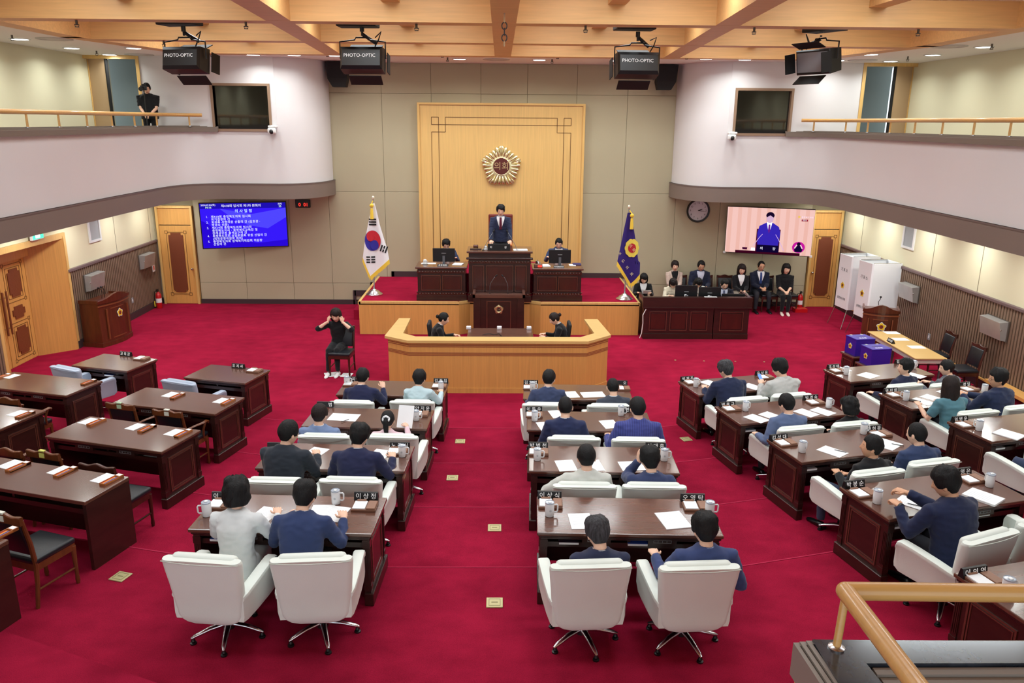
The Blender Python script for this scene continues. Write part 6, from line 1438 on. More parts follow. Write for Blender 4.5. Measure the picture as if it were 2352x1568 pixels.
# pencil trays on the officials' desks
PTW = mat('pencil_tray_wood', (176, 104, 52), 0.4, coat=0.2)
ptr = thing('pencil_tray', 'pencil tray', 'pencil tray')
MB().b2((-0.036, -0.125, 0), (0.036, 0.125, 0.008)).b2((-0.036, -0.125, 0), (-0.03, 0.125, 0.026)).b2((0.03, -0.125, 0), (0.036, 0.125, 0.026)).b2((-0.036, -0.125, 0), (0.036, -0.119, 0.026)).b2((-0.036, 0.07, 0), (0.036, 0.125, 0.026)).build('tray', PTW, ptr)
MB().b2((-0.028, 0.078, 0.026), (0.028, 0.118, 0.028)).build('label', WHITEP, ptr)
for k, c in enumerate(((214, 60, 40), (242, 180, 40), (60, 70, 170), (120, 60, 160))):
    MB().tube([(-0.021 + 0.014 * k, -0.11, 0.015), (-0.021 + 0.014 * k, 0.045, 0.017), (-0.021 + 0.014 * k, 0.062, 0.017)], [0.005, 0.005, 0.001], 6).build('pencil', mat('pencil_%d' % k, c, 0.5), ptr)
remember(ptr)
for dk, px, py, who in (('K2a', 204, 879, 'aisle end of the second officials desk by the left wall'), ('K2a', 6, 866, 'wall end of the second officials desk by the left wall'), ('K2b', 408, 911, 'middle of the second officials desk'), ('K2b', 524, 924, 'aisle end of the second officials desk'), ('K3a', 58, 954, 'third officials desk by the left wall'), ('K3b', 222, 971, 'wall end of the third officials desk'), ('K3b', 338, 986, 'middle of the third officials desk'), ('K3b', 421, 997, 'aisle end of the third officials desk'),
    ('K4', 42, 1074, 'wall end of the slab-sided desk'), ('K4', 151, 1086, 'middle of the slab-sided desk'), ('K4', 257, 1104, 'aisle end of the slab-sided desk'), ('K5', 6, 1230, 'slab-sided desk in the last row')):
    item(ptr, dk, px, py, 'coloured pencil tray on the ' + who, -4, group='wooden pencil trays')
# pens, phones, booklets
def pen(dk, px, py, rz, lb):
    d = DESKS[dk]; p = atz(px, py, d['z'] + 0.008); t = thing('pen', lb, 'pen', p, d['a'] + radians(rz))
    MB().tube([(0, -0.07, 0.004), (0, 0.06, 0.004), (0, 0.072, 0.004)], [0.0045, 0.0045, 0.001], 8).build('barrel', BLACK, t); MB().b2((-0.001, -0.065, 0.008), (0.001, -0.03, 0.01)).build('clip', CHROME, t)
pen('L2', 793, 966, -35, 'pen on the booklet before the man in the blue sweater'); pen('Q3', 1930, 1036, 40, 'pen on the document at the aisle side of the third right wing desk'); pen('Q3', 2062, 1022, 40, 'pen on the document between two men at the third right wing desk'); pen('Q4', 2102, 1160, 45, 'pen on the document between the raised hands')
def phone(dk, px, py, rz, lb):
    d = DESKS[dk]; p = atz(px, py, d['z']); t = thing('phone', lb, 'phone', p, d['a'] + radians(rz)); MB().rbox((0, 0, 0.006), (0.08, 0.16, 0.012), 0.004, 2).build('case', BLACK, t); MB().b2((-0.035, -0.072, 0.012), (0.035, 0.072, 0.0128)).build('screen', mat('phone_screen', (40, 44, 54), 0.1), t)
phone('F2', 2100, 921, 30, 'black phone by the mug on the middle desk at the right wall'); phone('F2', 2238, 893, 60, 'black tablet by the memo tray on the middle desk at the right wall')
def booklet(dk, u, rgb, lb, rz=0):
    d = DESKS[dk]; c = d['c'] + d['ux'] * u + d['uy'] * (-d['D'] / 2 + 0.16); c.z = d['tz'] + 0.606
    t = thing('booklet', lb, 'booklet', c, d['a'] + radians(rz)); MB().b2((-0.09, -0.11, 0), (0.09, 0.11, 0.02)).build('pages', WHITEP, t); MB().b2((-0.09, -0.11, 0.02), (0.09, 0.11, 0.023)).build('cover', mat('cover_%d_%d' % rgb[:2], rgb, 0.4), t)
booklet('R4', -0.55, (60, 40, 60), 'dark booklet on the shelf of the last desk, aisle side'); booklet('R4', 0.08, (60, 90, 190), 'blue booklet on the shelf of the last desk, middle'); booklet('L4', -0.58, (70, 110, 200), 'blue booklet on the shelf under the woman in white'); booklet('Q3', -0.68, (210, 200, 205), 'pale booklet on the shelf of the third right wing desk'); booklet('Q4', 0.32, (60, 80, 180), 'blue booklet on the shelf of the fourth right wing desk'); booklet('Q4', -0.68, (200, 200, 205), 'pale booklet on the shelf of the fourth right wing desk, aisle side'); booklet('F3', -0.66, (190, 190, 196), 'pale booklet on the shelf of the right wall desk'); booklet('Q2', -0.66, (170, 180, 190), 'grey booklet on the shelf of the second right wing desk'); booklet('K1a', 0.14, (50, 70, 130), 'blue booklet on the shelf of the desk beside the double door')
d = DESKS['K3b']; c = d['c'] + d['ux'] * 0.62 + d['uy'] * (-d['D'] / 2 + 0.2); c.z = d['tz'] + 0.606
sheet('white sheet lying on the shelf of the third officials desk', c, degrees(d['a']), 0.3, 0.26, 0.003)
# ================================================================== PEOPLE
DEBUG = False
SKIN = mat('skin', (238, 194, 168), 0.55, spec=0.3, var=((30, 30, 30), 0.03)); SKIN2 = mat('skin_tan', (216, 166, 134), 0.55, spec=0.3); LIPS = mat('lips', (176, 100, 92), 0.5)
HBLK = mat('hair_black', (13, 12, 14), 0.6, spec=0.3, bump=((110, 110, 14), 0.55), var=((90, 90, 12), 0.4)); HGRY = mat('hair_grizzled', (58, 58, 62), 0.6, spec=0.3, bump=((110, 110, 14), 0.55), var=((60, 60, 12), 0.6)); HBRN = mat('hair_dark_brown', (30, 19, 18), 0.6, spec=0.3, bump=((110, 110, 14), 0.55), var=((90, 90, 12), 0.35))
EYEW = mat('eye_white', (230, 228, 226), 0.3); EYEK = mat('iris_dark', (24, 18, 16), 0.2)
TROU = mat('trousers_dark', (30, 32, 42), 0.8, bump=(300, 0.1)); SHOEK = mat('shoe_black', (18, 18, 20), 0.3); SHIRT = mat('shirt_white', (238, 240, 244), 0.7)
def cloth(rgb, rough=0.85, stripes=None):
    return mat('cloth_%d_%d_%d' % rgb + ('s' if stripes else ''), rgb, rough, spec=0.25, sheen=0.15, bump=(380, 0.12), var=((7, 7, 7), 0.06), stripes=stripes)
def ik(S, T, l1, l2, pole):
    d = T - S; L = min(d.length, (l1 + l2) * 0.995); dn = d.normalized(); T = S + dn * L
    a = (l1 * l1 - l2 * l2 + L * L) / (2 * L); h = sqrt(max(0, l1 * l1 - a * a))
    p = V(pole) - dn * V(pole).dot(dn); p.normalize()
    return S + dn * a + p * h, T
def remesh(mb, voxel, smooth, mats, name, wrinkle=0.004, seed=0):
    me = mb.mesh(name, mats if isinstance(mats, (list, tuple)) else [mats])
    o = bpy.data.objects.new('tmp', me)
    r = o.modifiers.new('r', 'REMESH'); r.mode = 'VOXEL'; r.voxel_size = voxel
    s = o.modifiers.new('s', 'SMOOTH'); s.factor = 0.5; s.iterations = smooth
    out = baked(o); out.name = name
    if wrinkle:
        ns = [v.normal.copy() for v in out.vertices]
        for v, n in zip(out.vertices, ns):
            c = v.co; q = V((c.x * 9 + seed, c.y * 9, c.z * 16)); q2 = V((c.x * 22 + seed * 3, c.y * 22, c.z * 30))
            v.co = c + n * (wrinkle * (0.45 - 2.4 * abs(noise.noise(q))) + wrinkle * 0.45 * noise.noise(q2))
    out.materials.clear()
    out.materials.append(mats if not isinstance(mats, (list, tuple)) else mats[0])
    out.polygons.foreach_set('use_smooth', [True] * len(out.polygons)); out.update()
    bpy.data.meshes.remove(me); return out
HA, HB, HC = 0.077, 0.097, 0.120
_AZ = [pi * (1 if t >= 0 else -1) * abs(t) ** 1.55 for t in [-1 + 2 * i / 40 for i in range(40)]]
def head_mesh(mb, M, female):
    rings = []; nv = 26
    for j in range(1, nv):
        th = pi * j / nv; ring = []
        for ph in _AZ:
            x, y, z = HA * sin(th) * sin(ph), HB * sin(th) * cos(ph), HC * cos(th)
            k = max(0, -z / HC)
            x *= 1 - (0.34 if not female else 0.40) * k ** 1.4
            y *= (1 - 0.10 * k) if y > 0 else (1 - 0.5 * k)
            if y > 0:
                if y > 0.072: y = 0.072 + (y - 0.072) * 0.75
                y += 0.021 * exp(-(x / 0.011) ** 2 - ((z + 0.027) / 0.015) ** 2) + 0.011 * exp(-(x / 0.009) ** 2 - ((z + 0.004) / 0.022) ** 2)
                y -= 0.008 * exp(-((abs(x) - 0.031) / 0.013) ** 2 - ((z - 0.003) / 0.010) ** 2)
                y += 0.004 * exp(-((abs(x) - 0.03) / 0.02) ** 2 - ((z - 0.024) / 0.008) ** 2)
                y += 0.006 * exp(-(x / 0.02) ** 2 - ((z + 0.063) / 0.008) ** 2) + 0.007 * exp(-(x / 0.02) ** 2 - ((z + 0.098) / 0.014) ** 2)
            ring.append(V((x, y, z)))
        rings.append(ring)
    o = len(mb.v); f0 = len(mb.f)
    mb.loft([[M @ p for p in r] for r in rings], True, 0)
    flat = [p for r in rings for p in r]
    for i in range(f0, len(mb.f)):
        f = mb.f[i]
        if len(f) == 4:
            c = sum((flat[q - o] for q in f), V()) / 4
            if c.y > 0.05 and abs(c.x) < 0.023 and abs(c.z + 0.064) < 0.0085: mb.m[i] = 1
    R3 = M.to_3x3()
    for s in (-1, 1): mb.ell(M @ V((s * 0.078, -0.006, -0.008)), (0.011, 0.02, 0.031), 8, 6, M=R3 @ Matrix.Rotation(s * radians(18), 3, 'Z'), mi=0)
def hair_mesh(style, seed):
    mb = MB(); n, nt = 40, 16
    P = dict(short=(0.066, -0.02, -0.060, 0.015, 0.25), thin=(0.080, -0.02, -0.055, 0.007, 0.2), full=(0.056, -0.03, -0.068, 0.022, 0.35), bob=(0.040, -0.115, -0.105, 0.026, 0.2), longh=(0.050, -0.20, -0.23, 0.024, 0.25), curly=(0.045, -0.075, -0.085, 0.027, 0.6), pixie=(0.045, -0.055, -0.080, 0.022, 0.35), tied=(0.062, -0.02, -0.055, 0.014, 0.2), shoulder=(0.045, -0.16, -0.17, 0.028, 0.25))[style]
    zf, zs, zb, th0, nz = P; rings = [[] for _ in range(nt + 2)]
    hang = style in ('bob', 'longh', 'curly', 'shoulder')
    def zend(ph):
        a = abs(ph)
        h0, h1 = (radians(52), radians(80)) if hang else (radians(38), radians(62))
        if a < h0: return zf + 0.008 * sin(ph * 3)
        if a < h1: u = (a - h0) / (h1 - h0); return zf + (zs * (0.6 if not hang else 1) - zf) * (u * u * (3 - 2 * u))
        if a < radians(95): return zs * (0.6 if not hang else 1)
        if a < radians(120): u = (a - radians(95)) / radians(25); b = zs * (0.6 if not hang else 1); return b + (zb - b) * u
        return zb
    for i in range(n):
        ph = -pi + 2 * pi * i / n; ze = zend(ph)
        for j in range(nt + 1):
            u = j / nt
            if ze >= 0: psi = max(0.12, u) * math.acos(min(0.99, ze / HC)); z = HC * cos(psi); e = sin(psi)
            elif u < 0.6: psi = max(0.07, u / 0.6) * pi / 2; z = HC * cos(psi); e = sin(psi)
            else:
                z = ze * (u - 0.6) / 0.4
                e = (1.0 + (0.10 * (-z / 0.2) if abs(ph) > 1 else 0)) if hang else sqrt(max(0.05, 1 - (z / 0.145) ** 2)) * (1 - 0.35 * max(0, -z / HC) * (abs(ph) > 1.6))
            nv_ = noise.noise(V((sin(ph) * 3.2 + seed, cos(ph) * 3.2, z * 26))) ; nv2 = noise.noise(V((sin(ph) * 9 + seed * 2, cos(ph) * 9, z * 10)))
            th = th0 * (1 + nz * nv_ + nz * 0.8 * nv2) * (1.0 if u < 0.8 else 1 - 0.55 * (u - 0.8) / 0.2)
            if not hang and abs(ph) > 0.9: q_ = max(0.0, min(1.0, (z + 0.05) / 0.085)); th *= 0.30 + 0.70 * q_ * q_ * (3 - 2 * q_)
            if style == 'full' and z > 0.05: th *= 1.3
            x, y = (HA * e + th) * sin(ph), (HB * e + th) * cos(ph) - 0.004
            rings[j].append(V((x, y, z + th * max(0, cos(min(pi / 2, u * 2))) * 0.9)))
        p = rings[nt][-1]; rings[nt + 1].append(V((p.x * 0.72, p.y * 0.72, p.z + 0.004)))
    mb.loft(rings)
    if style == 'tied':
        pass
    return mb
HEADM, HAIRM = {}, {}
def finger(mb, p, d, up, L, r, curl, mi=0):
    pts = [p]; a = 0
    for k, f in enumerate((0.45, 0.32, 0.23)):
        a += curl * (0.7 if k == 0 else 1.0); q = d * cos(a) - up * sin(a); pts.append(pts[-1] + q * L * f)
    mb.tube(pts, [r, r * 0.95, r * 0.88, r * 0.62], 6, mi)
def hand(mb, W, d, up, side, curl=0.35, sc=1.0):
    """palm + 5 fingers; d finger direction, up dorsal normal, side +1 right hand"""
    d = d.normalized(); x = d.cross(up).normalized(); up = x.cross(d)
    rings = []
    for y, w_, h in ((-0.03, 0.026, 0.021), (0.0, 0.027, 0.019), (0.03, 0.038, 0.016), (0.065, 0.043, 0.0145), (0.09, 0.041, 0.012)):
        rings.append([W + d * y * sc + x * (w_ * sc * cos(2 * pi * k / 10)) + up * (h * sc * sin(2 * pi * k / 10)) for k in range(10)])
    mb.loft(rings, True, 0)
    for k, (fx, L) in enumerate(((-0.031, 0.070), (-0.0105, 0.079), (0.0105, 0.073), (0.031, 0.058))):
        s = fx * side * -1
        finger(mb, W + d * 0.083 * sc + x * (-s) * sc, (d + x * (-s) * 1.6).normalized(), up, L * sc, 0.0088 * sc, curl * (0.85 + 0.12 * k))
    tb_ = W + d * 0.025 * sc - x * side * 0.030 * sc
    td = (d * 0.75 - x * side * 0.75 - up * 0.25).normalized()
    mb.tube([tb_, tb_ + td * 0.035 * sc, tb_ + (td + d * 0.5).normalized() * 0.068 * sc], [0.0125 * sc, 0.0105 * sc, 0.007 * sc], 7, 0)
PCOUNT = [0]
def person(label, px, py, z0, face, top, hair='short', hairm=None, female=False, lean=8, slouch=10, hy=0, hp=8, hr=0, hands=None, poles=None, hdir=None, bottom=None, shirt=None, tie=None, vee=False, collar=True, sleeve=1.0, glasses=False, standing=False, scale=1.0, curl=0.35, skin=None, knee=None, shoes=None, seat=None, chair=None, twist=0, extra=None, loc=None, wide=1.0, hstyle=None, feet=None, inner=None):
    KWARGS = dict(hair=hair, hairm=hairm, female=female, lean=lean, slouch=slouch, hy=hy, hp=hp, hr=hr, hands=hands, poles=poles, hdir=hdir, bottom=bottom, shirt=shirt, tie=tie, vee=vee, collar=collar, sleeve=sleeve, glasses=glasses, standing=standing, scale=scale, curl=curl, skin=skin, knee=knee, shoes=shoes, seat=seat, chair=chair, twist=twist, extra=extra, loc=loc, wide=wide, hstyle=hstyle, feet=feet, inner=inner)
    PCOUNT[0] += 1; seed = PCOUNT[0] * 1.37
    k = scale * (0.965 if female else 1.03); wd = (0.90 if female else 1.0) * wide
    skin = skin or SKIN; hairm = hairm or HBLK
    seat = seat if seat is not None else (0.42 if chair else 0.46)
    hz = (0.93 * k) if standing else seat + 0.075
    L = 0.50 * k; N = 16; sp = [V((0, 0, hz))]; th = []
    for i in range(N + 4):
        a = radians(lean + slouch * i / N); th.append(a); sp.append(sp[-1] + V((0, sin(a), cos(a))) * (L / N))
    def spine(s):
        f = max(0, min(len(sp) - 1.001, s * N)) if s > 0 else 0
        i = int(f); p = sp[i].lerp(sp[i + 1], f - i); a = th[min(i, len(th) - 1)]
        if s < 0: p = sp[0] + V((0, sin(th[0]), cos(th[0]))) * (s * L)
        return p, V((0, sin(a), cos(a))), V((0, cos(a), -sin(a)))
    tw = lambda s: Matrix.Rotation(radians(twist) * max(0, min(1, s)), 3, 'Z')
    ST = [(-0.20, 0.185, 0.140), (-0.08, 0.19, 0.140), (0.08, 0.186, 0.134), (0.28, 0.180, 0.124), (0.5, 0.190, 0.126), (0.7, 0.198, 0.124), (0.84, 0.200, 0.112), (0.93, 0.178, 0.094), (0.99, 0.122, 0.080), (1.05, 0.076, 0.066)]
    if female: ST = [(s, w_ * (1.0 if s < 0.1 else (0.90 if s < 0.4 else 0.93)), h * (1.08 if 0.55 < s < 0.8 else 0.96)) for s, w_, h in ST]
    def sect(s):
        for (a, w0, h0), (b, w1, h1) in zip(ST, ST[1:]):
            if a <= s <= b: u = (s - a) / (b - a); return (w0 + (w1 - w0) * u) * wd * k, (h0 + (h1 - h0) * u) * k * (0.5 + 0.5 * wide)
        return ST[-1][1] * k, ST[-1][2] * k
    def tpt(s, ang, off=0.0):
        p, t, n = spine(s); w_, h = sect(s); w_ += off; h += off
        c, q = cos(ang), sin(ang); e = 0.82
        v = V((1, 0, 0)) * (w_ * (1 if c >= 0 else -1) * abs(c) ** e) + n * (h * (1 if q >= 0 else -1) * abs(q) ** e)
        return tw(s) @ (p + v)
    # ---- jacket / blouse
    jk = MB(); jk.loft([[tpt(s, 2 * pi * j / 20) for j in range(20)] for s, _, _ in ST])
    sh = {}; el = {}; wr = {}
    u1, u2 = 0.285 * k, 0.255 * k
    hands = hands or ((-0.16, 0.46, 0.80), (0.16, 0.46, 0.80))
    for i, s in enumerate((-1, 1)):
        p, t, n = spine(0.868); S = tw(0.9) @ (p + V((s * 0.184 * wd * k, 0, 0)))
        T = V(hands[i]); pole = V(poles[i]) if poles else V((s * 0.38, -0.35, -0.9))
        E, T = ik(S, T, u1, u2, pole); sh[s], el[s], wr[s] = S, E, T
        Sin = S + V((-s * 0.06 * k, 0, 0.005))
        full = [Sin, S + V((s * 0.012, 0, -0.005)), S.lerp(E, 0.4), S.lerp(E, 0.8), E, E.lerp(T, 0.2), E.lerp(T, 0.6), E.lerp(T, 0.97)]
        rad = [0.052, 0.067, 0.067, 0.061, 0.058, 0.057, 0.049, 0.042]
        m_ = 8 if sleeve >= 1 else (6 if sleeve > 0.7 else 4)
        jk.tube(full[:m_], [r * k * (0.5 + 0.5 * wd) * (1.0 if sleeve >= 1 else 1.08) for r in rad[:m_]], 12)
    # ---- head frame
    Nb, t1, n1 = spine(1.0); Nb = tw(1) @ Nb; n1 = tw(1) @ n1
    nd = (tw(1) @ t1 * 0.55 + V((0, 0, 0.45))).normalized()
    RH = tw(1) @ Matrix.Rotation(radians(hy), 3, 'Z') @ Matrix.Rotation(radians(-hp), 3, 'X') @ Matrix.Rotation(radians(hr), 3, 'Y')
    hk = k * (1.075 if not female else 1.11)
    nt_ = Nb + nd * 0.052 * k + n1 * 0.012
    hc = nt_ + RH @ V((0, 0.022, 0.078)) * hk
    HM = Matrix.Translation(hc) @ RH.to_4x4() @ Matrix.Scale(hk, 4)
    top_l = HM @ V((0, -0.01, HC + 0.016)); Rz = Matrix.Rotation(radians(face), 3, 'Z')
    if loc is None: c = atz(px, py, z0 + top_l.z) - Rz @ top_l
    else: c = V(loc)
    if chair:   # keep the back of the body in front of the chair back
        cc_, ca = CHAIRS[chair]; lo_ = Matrix.Rotation(-ca, 3, 'Z') @ (V((c.x, c.y, 0)) - V((cc_.x, cc_.y, 0)))
        back = lo_.y + min(-0.135 * k, min((tw(q_) @ spine(q_)[0]).y - sect(q_)[1] for q_ in (0.4, 0.6, 0.8)) + 0.03)
        if DEBUG: print('SIT %-5s hip %.2f %.2f  back %.2f seat %.2f' % (chair, lo_.x, lo_.y, back, seat))
        lack = -0.235 - back
        if lack > 0.005 and seat > 0.365 and loc is None:
            PCOUNT[0] -= 1; kw = dict(KWARGS); kw['seat'] = max(0.36, seat - lack * 0.42); return person(label, px, py, z0, face, top, **kw)
        if lack > 0 and loc is None: c = c + Matrix.Rotation(ca, 3, 'Z') @ V((0, lack, 0))
    root = thing('person', label, 'person')
    link('jacket' if (shirt or vee or collar) else 'top', remesh(jk, 0.0155, 4, top, 'jacket', 0.0065, seed), root)
    # ---- body (skin)
    bd = MB(); head_mesh(bd, HM, female)
    bd.tube([Nb - nd * 0.06, Nb + nd * 0.01, nt_, hc + RH @ V((0, -0.012, -0.045)) * hk], [0.062 * k, 0.056 * k * (0.88 if female else 1), 0.053 * k * (0.88 if female else 1), 0.055 * k * (0.88 if female else 1)], 14, 0)
    bd.tube([spine(0.0)[0], spine(0.5)[0], tw(1) @ spine(0.95)[0]], [0.09 * k, 0.09 * k, 0.05 * k], 10, 0)
    for i, s in enumerate((-1, 1)):
        S, E, T = sh[s], el[s], wr[s]
        bd.tube([S + V((-s * 0.08, 0, 0)), S, S.lerp(E, 0.5), E, E.lerp(T, 0.3), T], [0.04 * k, 0.044 * k, 0.043 * k, 0.037 * k, 0.037 * k, 0.024 * k], 10, 0)
        if hdir: d, up = V(hdir[i][0]), V(hdir[i][1])
        else: d = (T - E).normalized() * 0.6 + V((-s * 0.25, 0.3, -0.1)); up = V((0, 0.1, 1))
        hand(bd, T, d, up, s, curl if not hasattr(curl, '__len__') else curl[i], k * (0.92 if female else 1.0))
    body = link('body', bd.mesh('body', [skin, LIPS], True, 80), root)
    # face details
    for s in (-1, 1):
        e = MB().ell(HM @ V((s * 0.031, 0.0665, 0.004)), (0.0125 * hk,) * 3, 10, 8).build('eye', EYEW, body, smooth=True)
        MB().ell(HM @ V((s * 0.031, 0.0755, 0.004)), (0.0062 * hk,) * 3, 8, 6).build('iris', EYEK, body, smooth=True)
        MB().tube([HM @ V((s * 0.014, 0.0855, 0.022)), HM @ V((s * 0.032, 0.0835, 0.0275)), HM @ V((s * 0.05, 0.070, 0.021))], [0.0028, 0.0035, 0.002], 6).build('eyebrow', hairm, body)
    hs = hair_mesh(hair, seed); hs.v = [tuple(HM @ V(p)) for p in hs.v]
    ho = hs.build('hair', hairm, root, smooth=True)
    if hair == 'tied' or hstyle:
        if hstyle == 'pony':
            MB().tube([HM @ V((0, -0.105, 0.045)), HM @ V((0, -0.135, 0.01)), HM @ V((0, -0.13, -0.07)), HM @ V((0.005, -0.115, -0.15)), HM @ V((0.01, -0.11, -0.19))], [0.03, 0.036, 0.034, 0.024, 0.006], 10).build('ponytail', hairm, ho, smooth=True)
            ring = [HM @ V((0.038 * cos(a), -0.115 + 0.012 * sin(a * 5), 0.045 + 0.034 * sin(a))) for a in [2 * pi * i / 20 for i in range(21)]]
            MB().tube(ring, 0.014, 8).build('scrunchie', SHIRT, ho, smooth=True)
        else:
            MB().ell(HM @ V((0, -0.125, 0.035 if hstyle == 'highbun' else 0.02)), (0.042, 0.036, 0.040), 12, 8).build('bun', hairm, ho, smooth=True)
    if glasses:
        g = MB()
        for s in (-1, 1):
            ring = [HM @ V((s * 0.032 + 0.021 * cos(a), 0.092 - 0.012 * abs(cos(a) * (1 if s * cos(a) > 0 else 0)), 0.002 + 0.016 * sin(a))) for a in [2 * pi * i / 16 for i in range(17)]]
            g.tube(ring, 0.0016, 6); g.tube([HM @ V((s * 0.053, 0.082, 0.006)), HM @ V((s * 0.078, 0.0, 0.006))], 0.0016, 6)
        g.tube([HM @ V((-0.011, 0.093, 0.005)), HM @ V((0.011, 0.093, 0.005))], 0.0016, 6); g.build('glasses', BLACK, root)
    # ---- collar, shirt front, tie
    if collar:
        cm = shirt or SHIRT
        rr = 0.063 * k
        def nring(c, r, dz=0): return [c + tw(1) @ (V((1, 0, 0)) * (r * cos(2 * pi * j / 18)) + t1.cross(V((1, 0, 0))).normalized() * (-r * sin(2 * pi * j / 18))) + nd * dz for j in range(18)]
        MB().loft([nring(Nb - nd * 0.01, rr * 1.06), nring(Nb + nd * 0.024, rr), nring(Nb + nd * 0.024, rr * 0.9), nring(Nb - nd * 0.01, rr * 0.9)], False).build('shirt_collar', cm, root, smooth=True, angle=40)
        hf = lambda r_: r_[-2:] + r_[:12]
        MB().loft([hf(nring(Nb - nd * 0.04, rr * 1.5)), hf(nring(Nb - nd * 0.005, rr * 1.24)), hf(nring(Nb + nd * 0.016, rr * 1.10)), hf(nring(Nb - nd * 0.01, rr * 1.0))], False, closed=False).build('jacket_collar', top, root, smooth=True, angle=60)
    if vee:
        def patch(fn, m_, name, off, s0, s1, n=10):
            rings = []
            for i in range(n + 1):
                s = s0 + (s1 - s0) * i / n; a, b = fn(s); row = []
                for j in range(5):
                    x = a + (b - a) * j / 4; w_, h = sect(s); ang = math.acos(max(-1, min(1, x / (w_ + 1e-6))))
                    row.append(tpt(s, ang if True else 0, off))
                rings.append(row)
            MB().loft(rings, False, closed=False).build(name, m_, root, smooth=True)
        s_lo = 0.42 if not inner else 0.30
        vw = lambda s: 0.075 * k * min(1, (s - s_lo) / (0.95 - s_lo)) + 0.004
        patch(lambda s: (-vw(s), vw(s)), inner or shirt or SHIRT, 'shirt_front', 0.010, s_lo, 1.02)
        for sg in (-1, 1):
            patch(lambda s: tuple(sorted((sg * vw(s) * 0.96, sg * (vw(s) + 0.032 * k)))), top, 'lapel', 0.014, s_lo, 0.98)
        if tie: patch(lambda s: (-0.014 - 0.010 * (1 - s), 0.014 + 0.010 * (1 - s)), tie, 'tie', 0.017, s_lo, 0.985)
    # ---- trousers and shoes
    tr = MB(); bm_ = bottom or TROU
    tr.ell((0, 0.0, hz), (0.178 * wd * k, 0.135 * k, 0.12 * k), 14, 10)
    knee = knee or ((-0.11, 0.42, 0.50), (0.11, 0.42, 0.50)); 
    for i, s in enumerate((-1, 1)):
        H0 = V((s * 0.085 * k, 0.0, hz))
        if standing: K = V((s * 0.1, 0.02, 0.50 * k)); A = V((s * 0.11, 0, 0.07))
        else:
            K = V(knee[i]) * 1.0; A = V(feet[i]) if feet else V((K.x * 1.0, K.y - 0.03, 0.09))
        tr.tube([H0, H0.lerp(K, 0.5), K, K.lerp(A, 0.15), K.lerp(A, 0.6), A], [0.095 * k, 0.083 * k, 0.066 * k, 0.062 * k, 0.052 * k, 0.046 * k], 12)
        f = MB(); rings = []
        for y, w_, h in ((-0.07, 0.028, 0.05), (-0.03, 0.036, 0.075), (0.04, 0.037, 0.06), (0.11, 0.044, 0.045), (0.17, 0.040, 0.035), (0.20, 0.022, 0.025)):
            rings.append([V((A.x + w_ * k * cos(2 * pi * j / 12), A.y + y * k, max(0, A.z - 0.09) + max(0.0, h * k * (0.5 + 0.5 * sin(2 * pi * j / 12)) * 1.1))) for j in range(12)])
        f.loft(rings).build('shoe', shoes or SHOEK, root, smooth=True, angle=60)
    link('trousers', remesh(tr, 0.02, 3, bm_, 'trousers', 0.004, seed), root)
    root.location = (c.x, c.y, z0); root.rotation_euler = (0, 0, radians(face))
    if extra: extra(root, HM, wr)
    return root
DESKH = ((-0.15, 0.47, 0.79), (0.13, 0.47, 0.79)); LAP = ((-0.07, 0.27, 0.63), (0.07, 0.27, 0.63)); RESTARM = ((-0.33, 0.18, 0.70), (0.33, 0.18, 0.70))
T = STEP
NAVY = cloth((34, 38, 66)); NAVYB = cloth((44, 58, 100)); CHAR = cloth((40, 46, 56)); BLKC = cloth((20, 21, 25)); 
# ---- left of the aisle
person('woman in a white jacket with short curly black hair at the last desk', 540, 1094, 4 * T, -2, cloth((226, 230, 232)), 'curly', female=True, lean=6, slouch=6, hy=14, hp=14, hands=((-0.2, 0.44, 0.80), (0.26, 0.40, 0.80)), collar=False, bottom=cloth((214, 218, 220)), scale=1.06, chair='L4a')
person('man in a bright navy suit with a round black haircut at the last desk', 703, 1101, 4 * T, -2, cloth((52, 66, 108)), 'full', lean=8, slouch=14, hy=-8, hp=24, hands=((-0.22, 0.40, 0.80), (0.30, 0.40, 0.80)), scale=1.0, chair='L4b')
person('heavy man in a charcoal suit turning right at the third desk', 664, 963, 3 * T, -4, CHAR, 'short', lean=8, slouch=8, hy=-30, hp=10, hands=((-0.1, 0.44, 0.8), (0.26, 0.44, 0.80)), twist=-8, scale=1.06, wide=1.08, chair='L3a')
person('man in a deep navy suit with wavy black hair at the third desk', 828, 971, 3 * T, -3, cloth((36, 40, 74)), 'full', lean=8, slouch=12, hy=-16, hp=18, hands=((-0.25, 0.40, 0.8), (0.34, 0.40, 0.80)), scale=1.02, wide=1.05, chair='L3b')
person('man in a soft blue sweater with a white collar', 733, 926, 2 * T, -3, cloth((118, 138, 176)), 'short', hairm=HBRN, lean=-8, slouch=10, hy=-16, hp=4, hands=((-0.2, 0.3, 0.64), (0.2, 0.3, 0.64)), scale=1.0, chair='L2a')
def holdpaper(root, HM, wr):
    o = MB().box((0, 0, 0), (0.21, 0.004, 0.297)).build('held_sheet', WHITEP); o.matrix_world = root.matrix_basis @ (Matrix.Translation(wr[1] + V((-0.03, 0.1, 0.10))) @ Euler((radians(-28), 0, radians(-8))).to_matrix().to_4x4())
    tag(o, 'white sheet held up by the woman in pink', 'paper')
person('woman in a pink top with a ponytail and white scrunchie', 890, 942, 2 * T, -3, cloth((236, 206, 216)), 'tied', female=True, lean=-4, slouch=8, hy=0, hp=8, hands=((-0.15, 0.34, 0.72), (0.19, 0.33, 0.84)), hstyle='pony', collar=False, curl=0.8, extra=holdpaper, scale=0.92, chair='L2b')
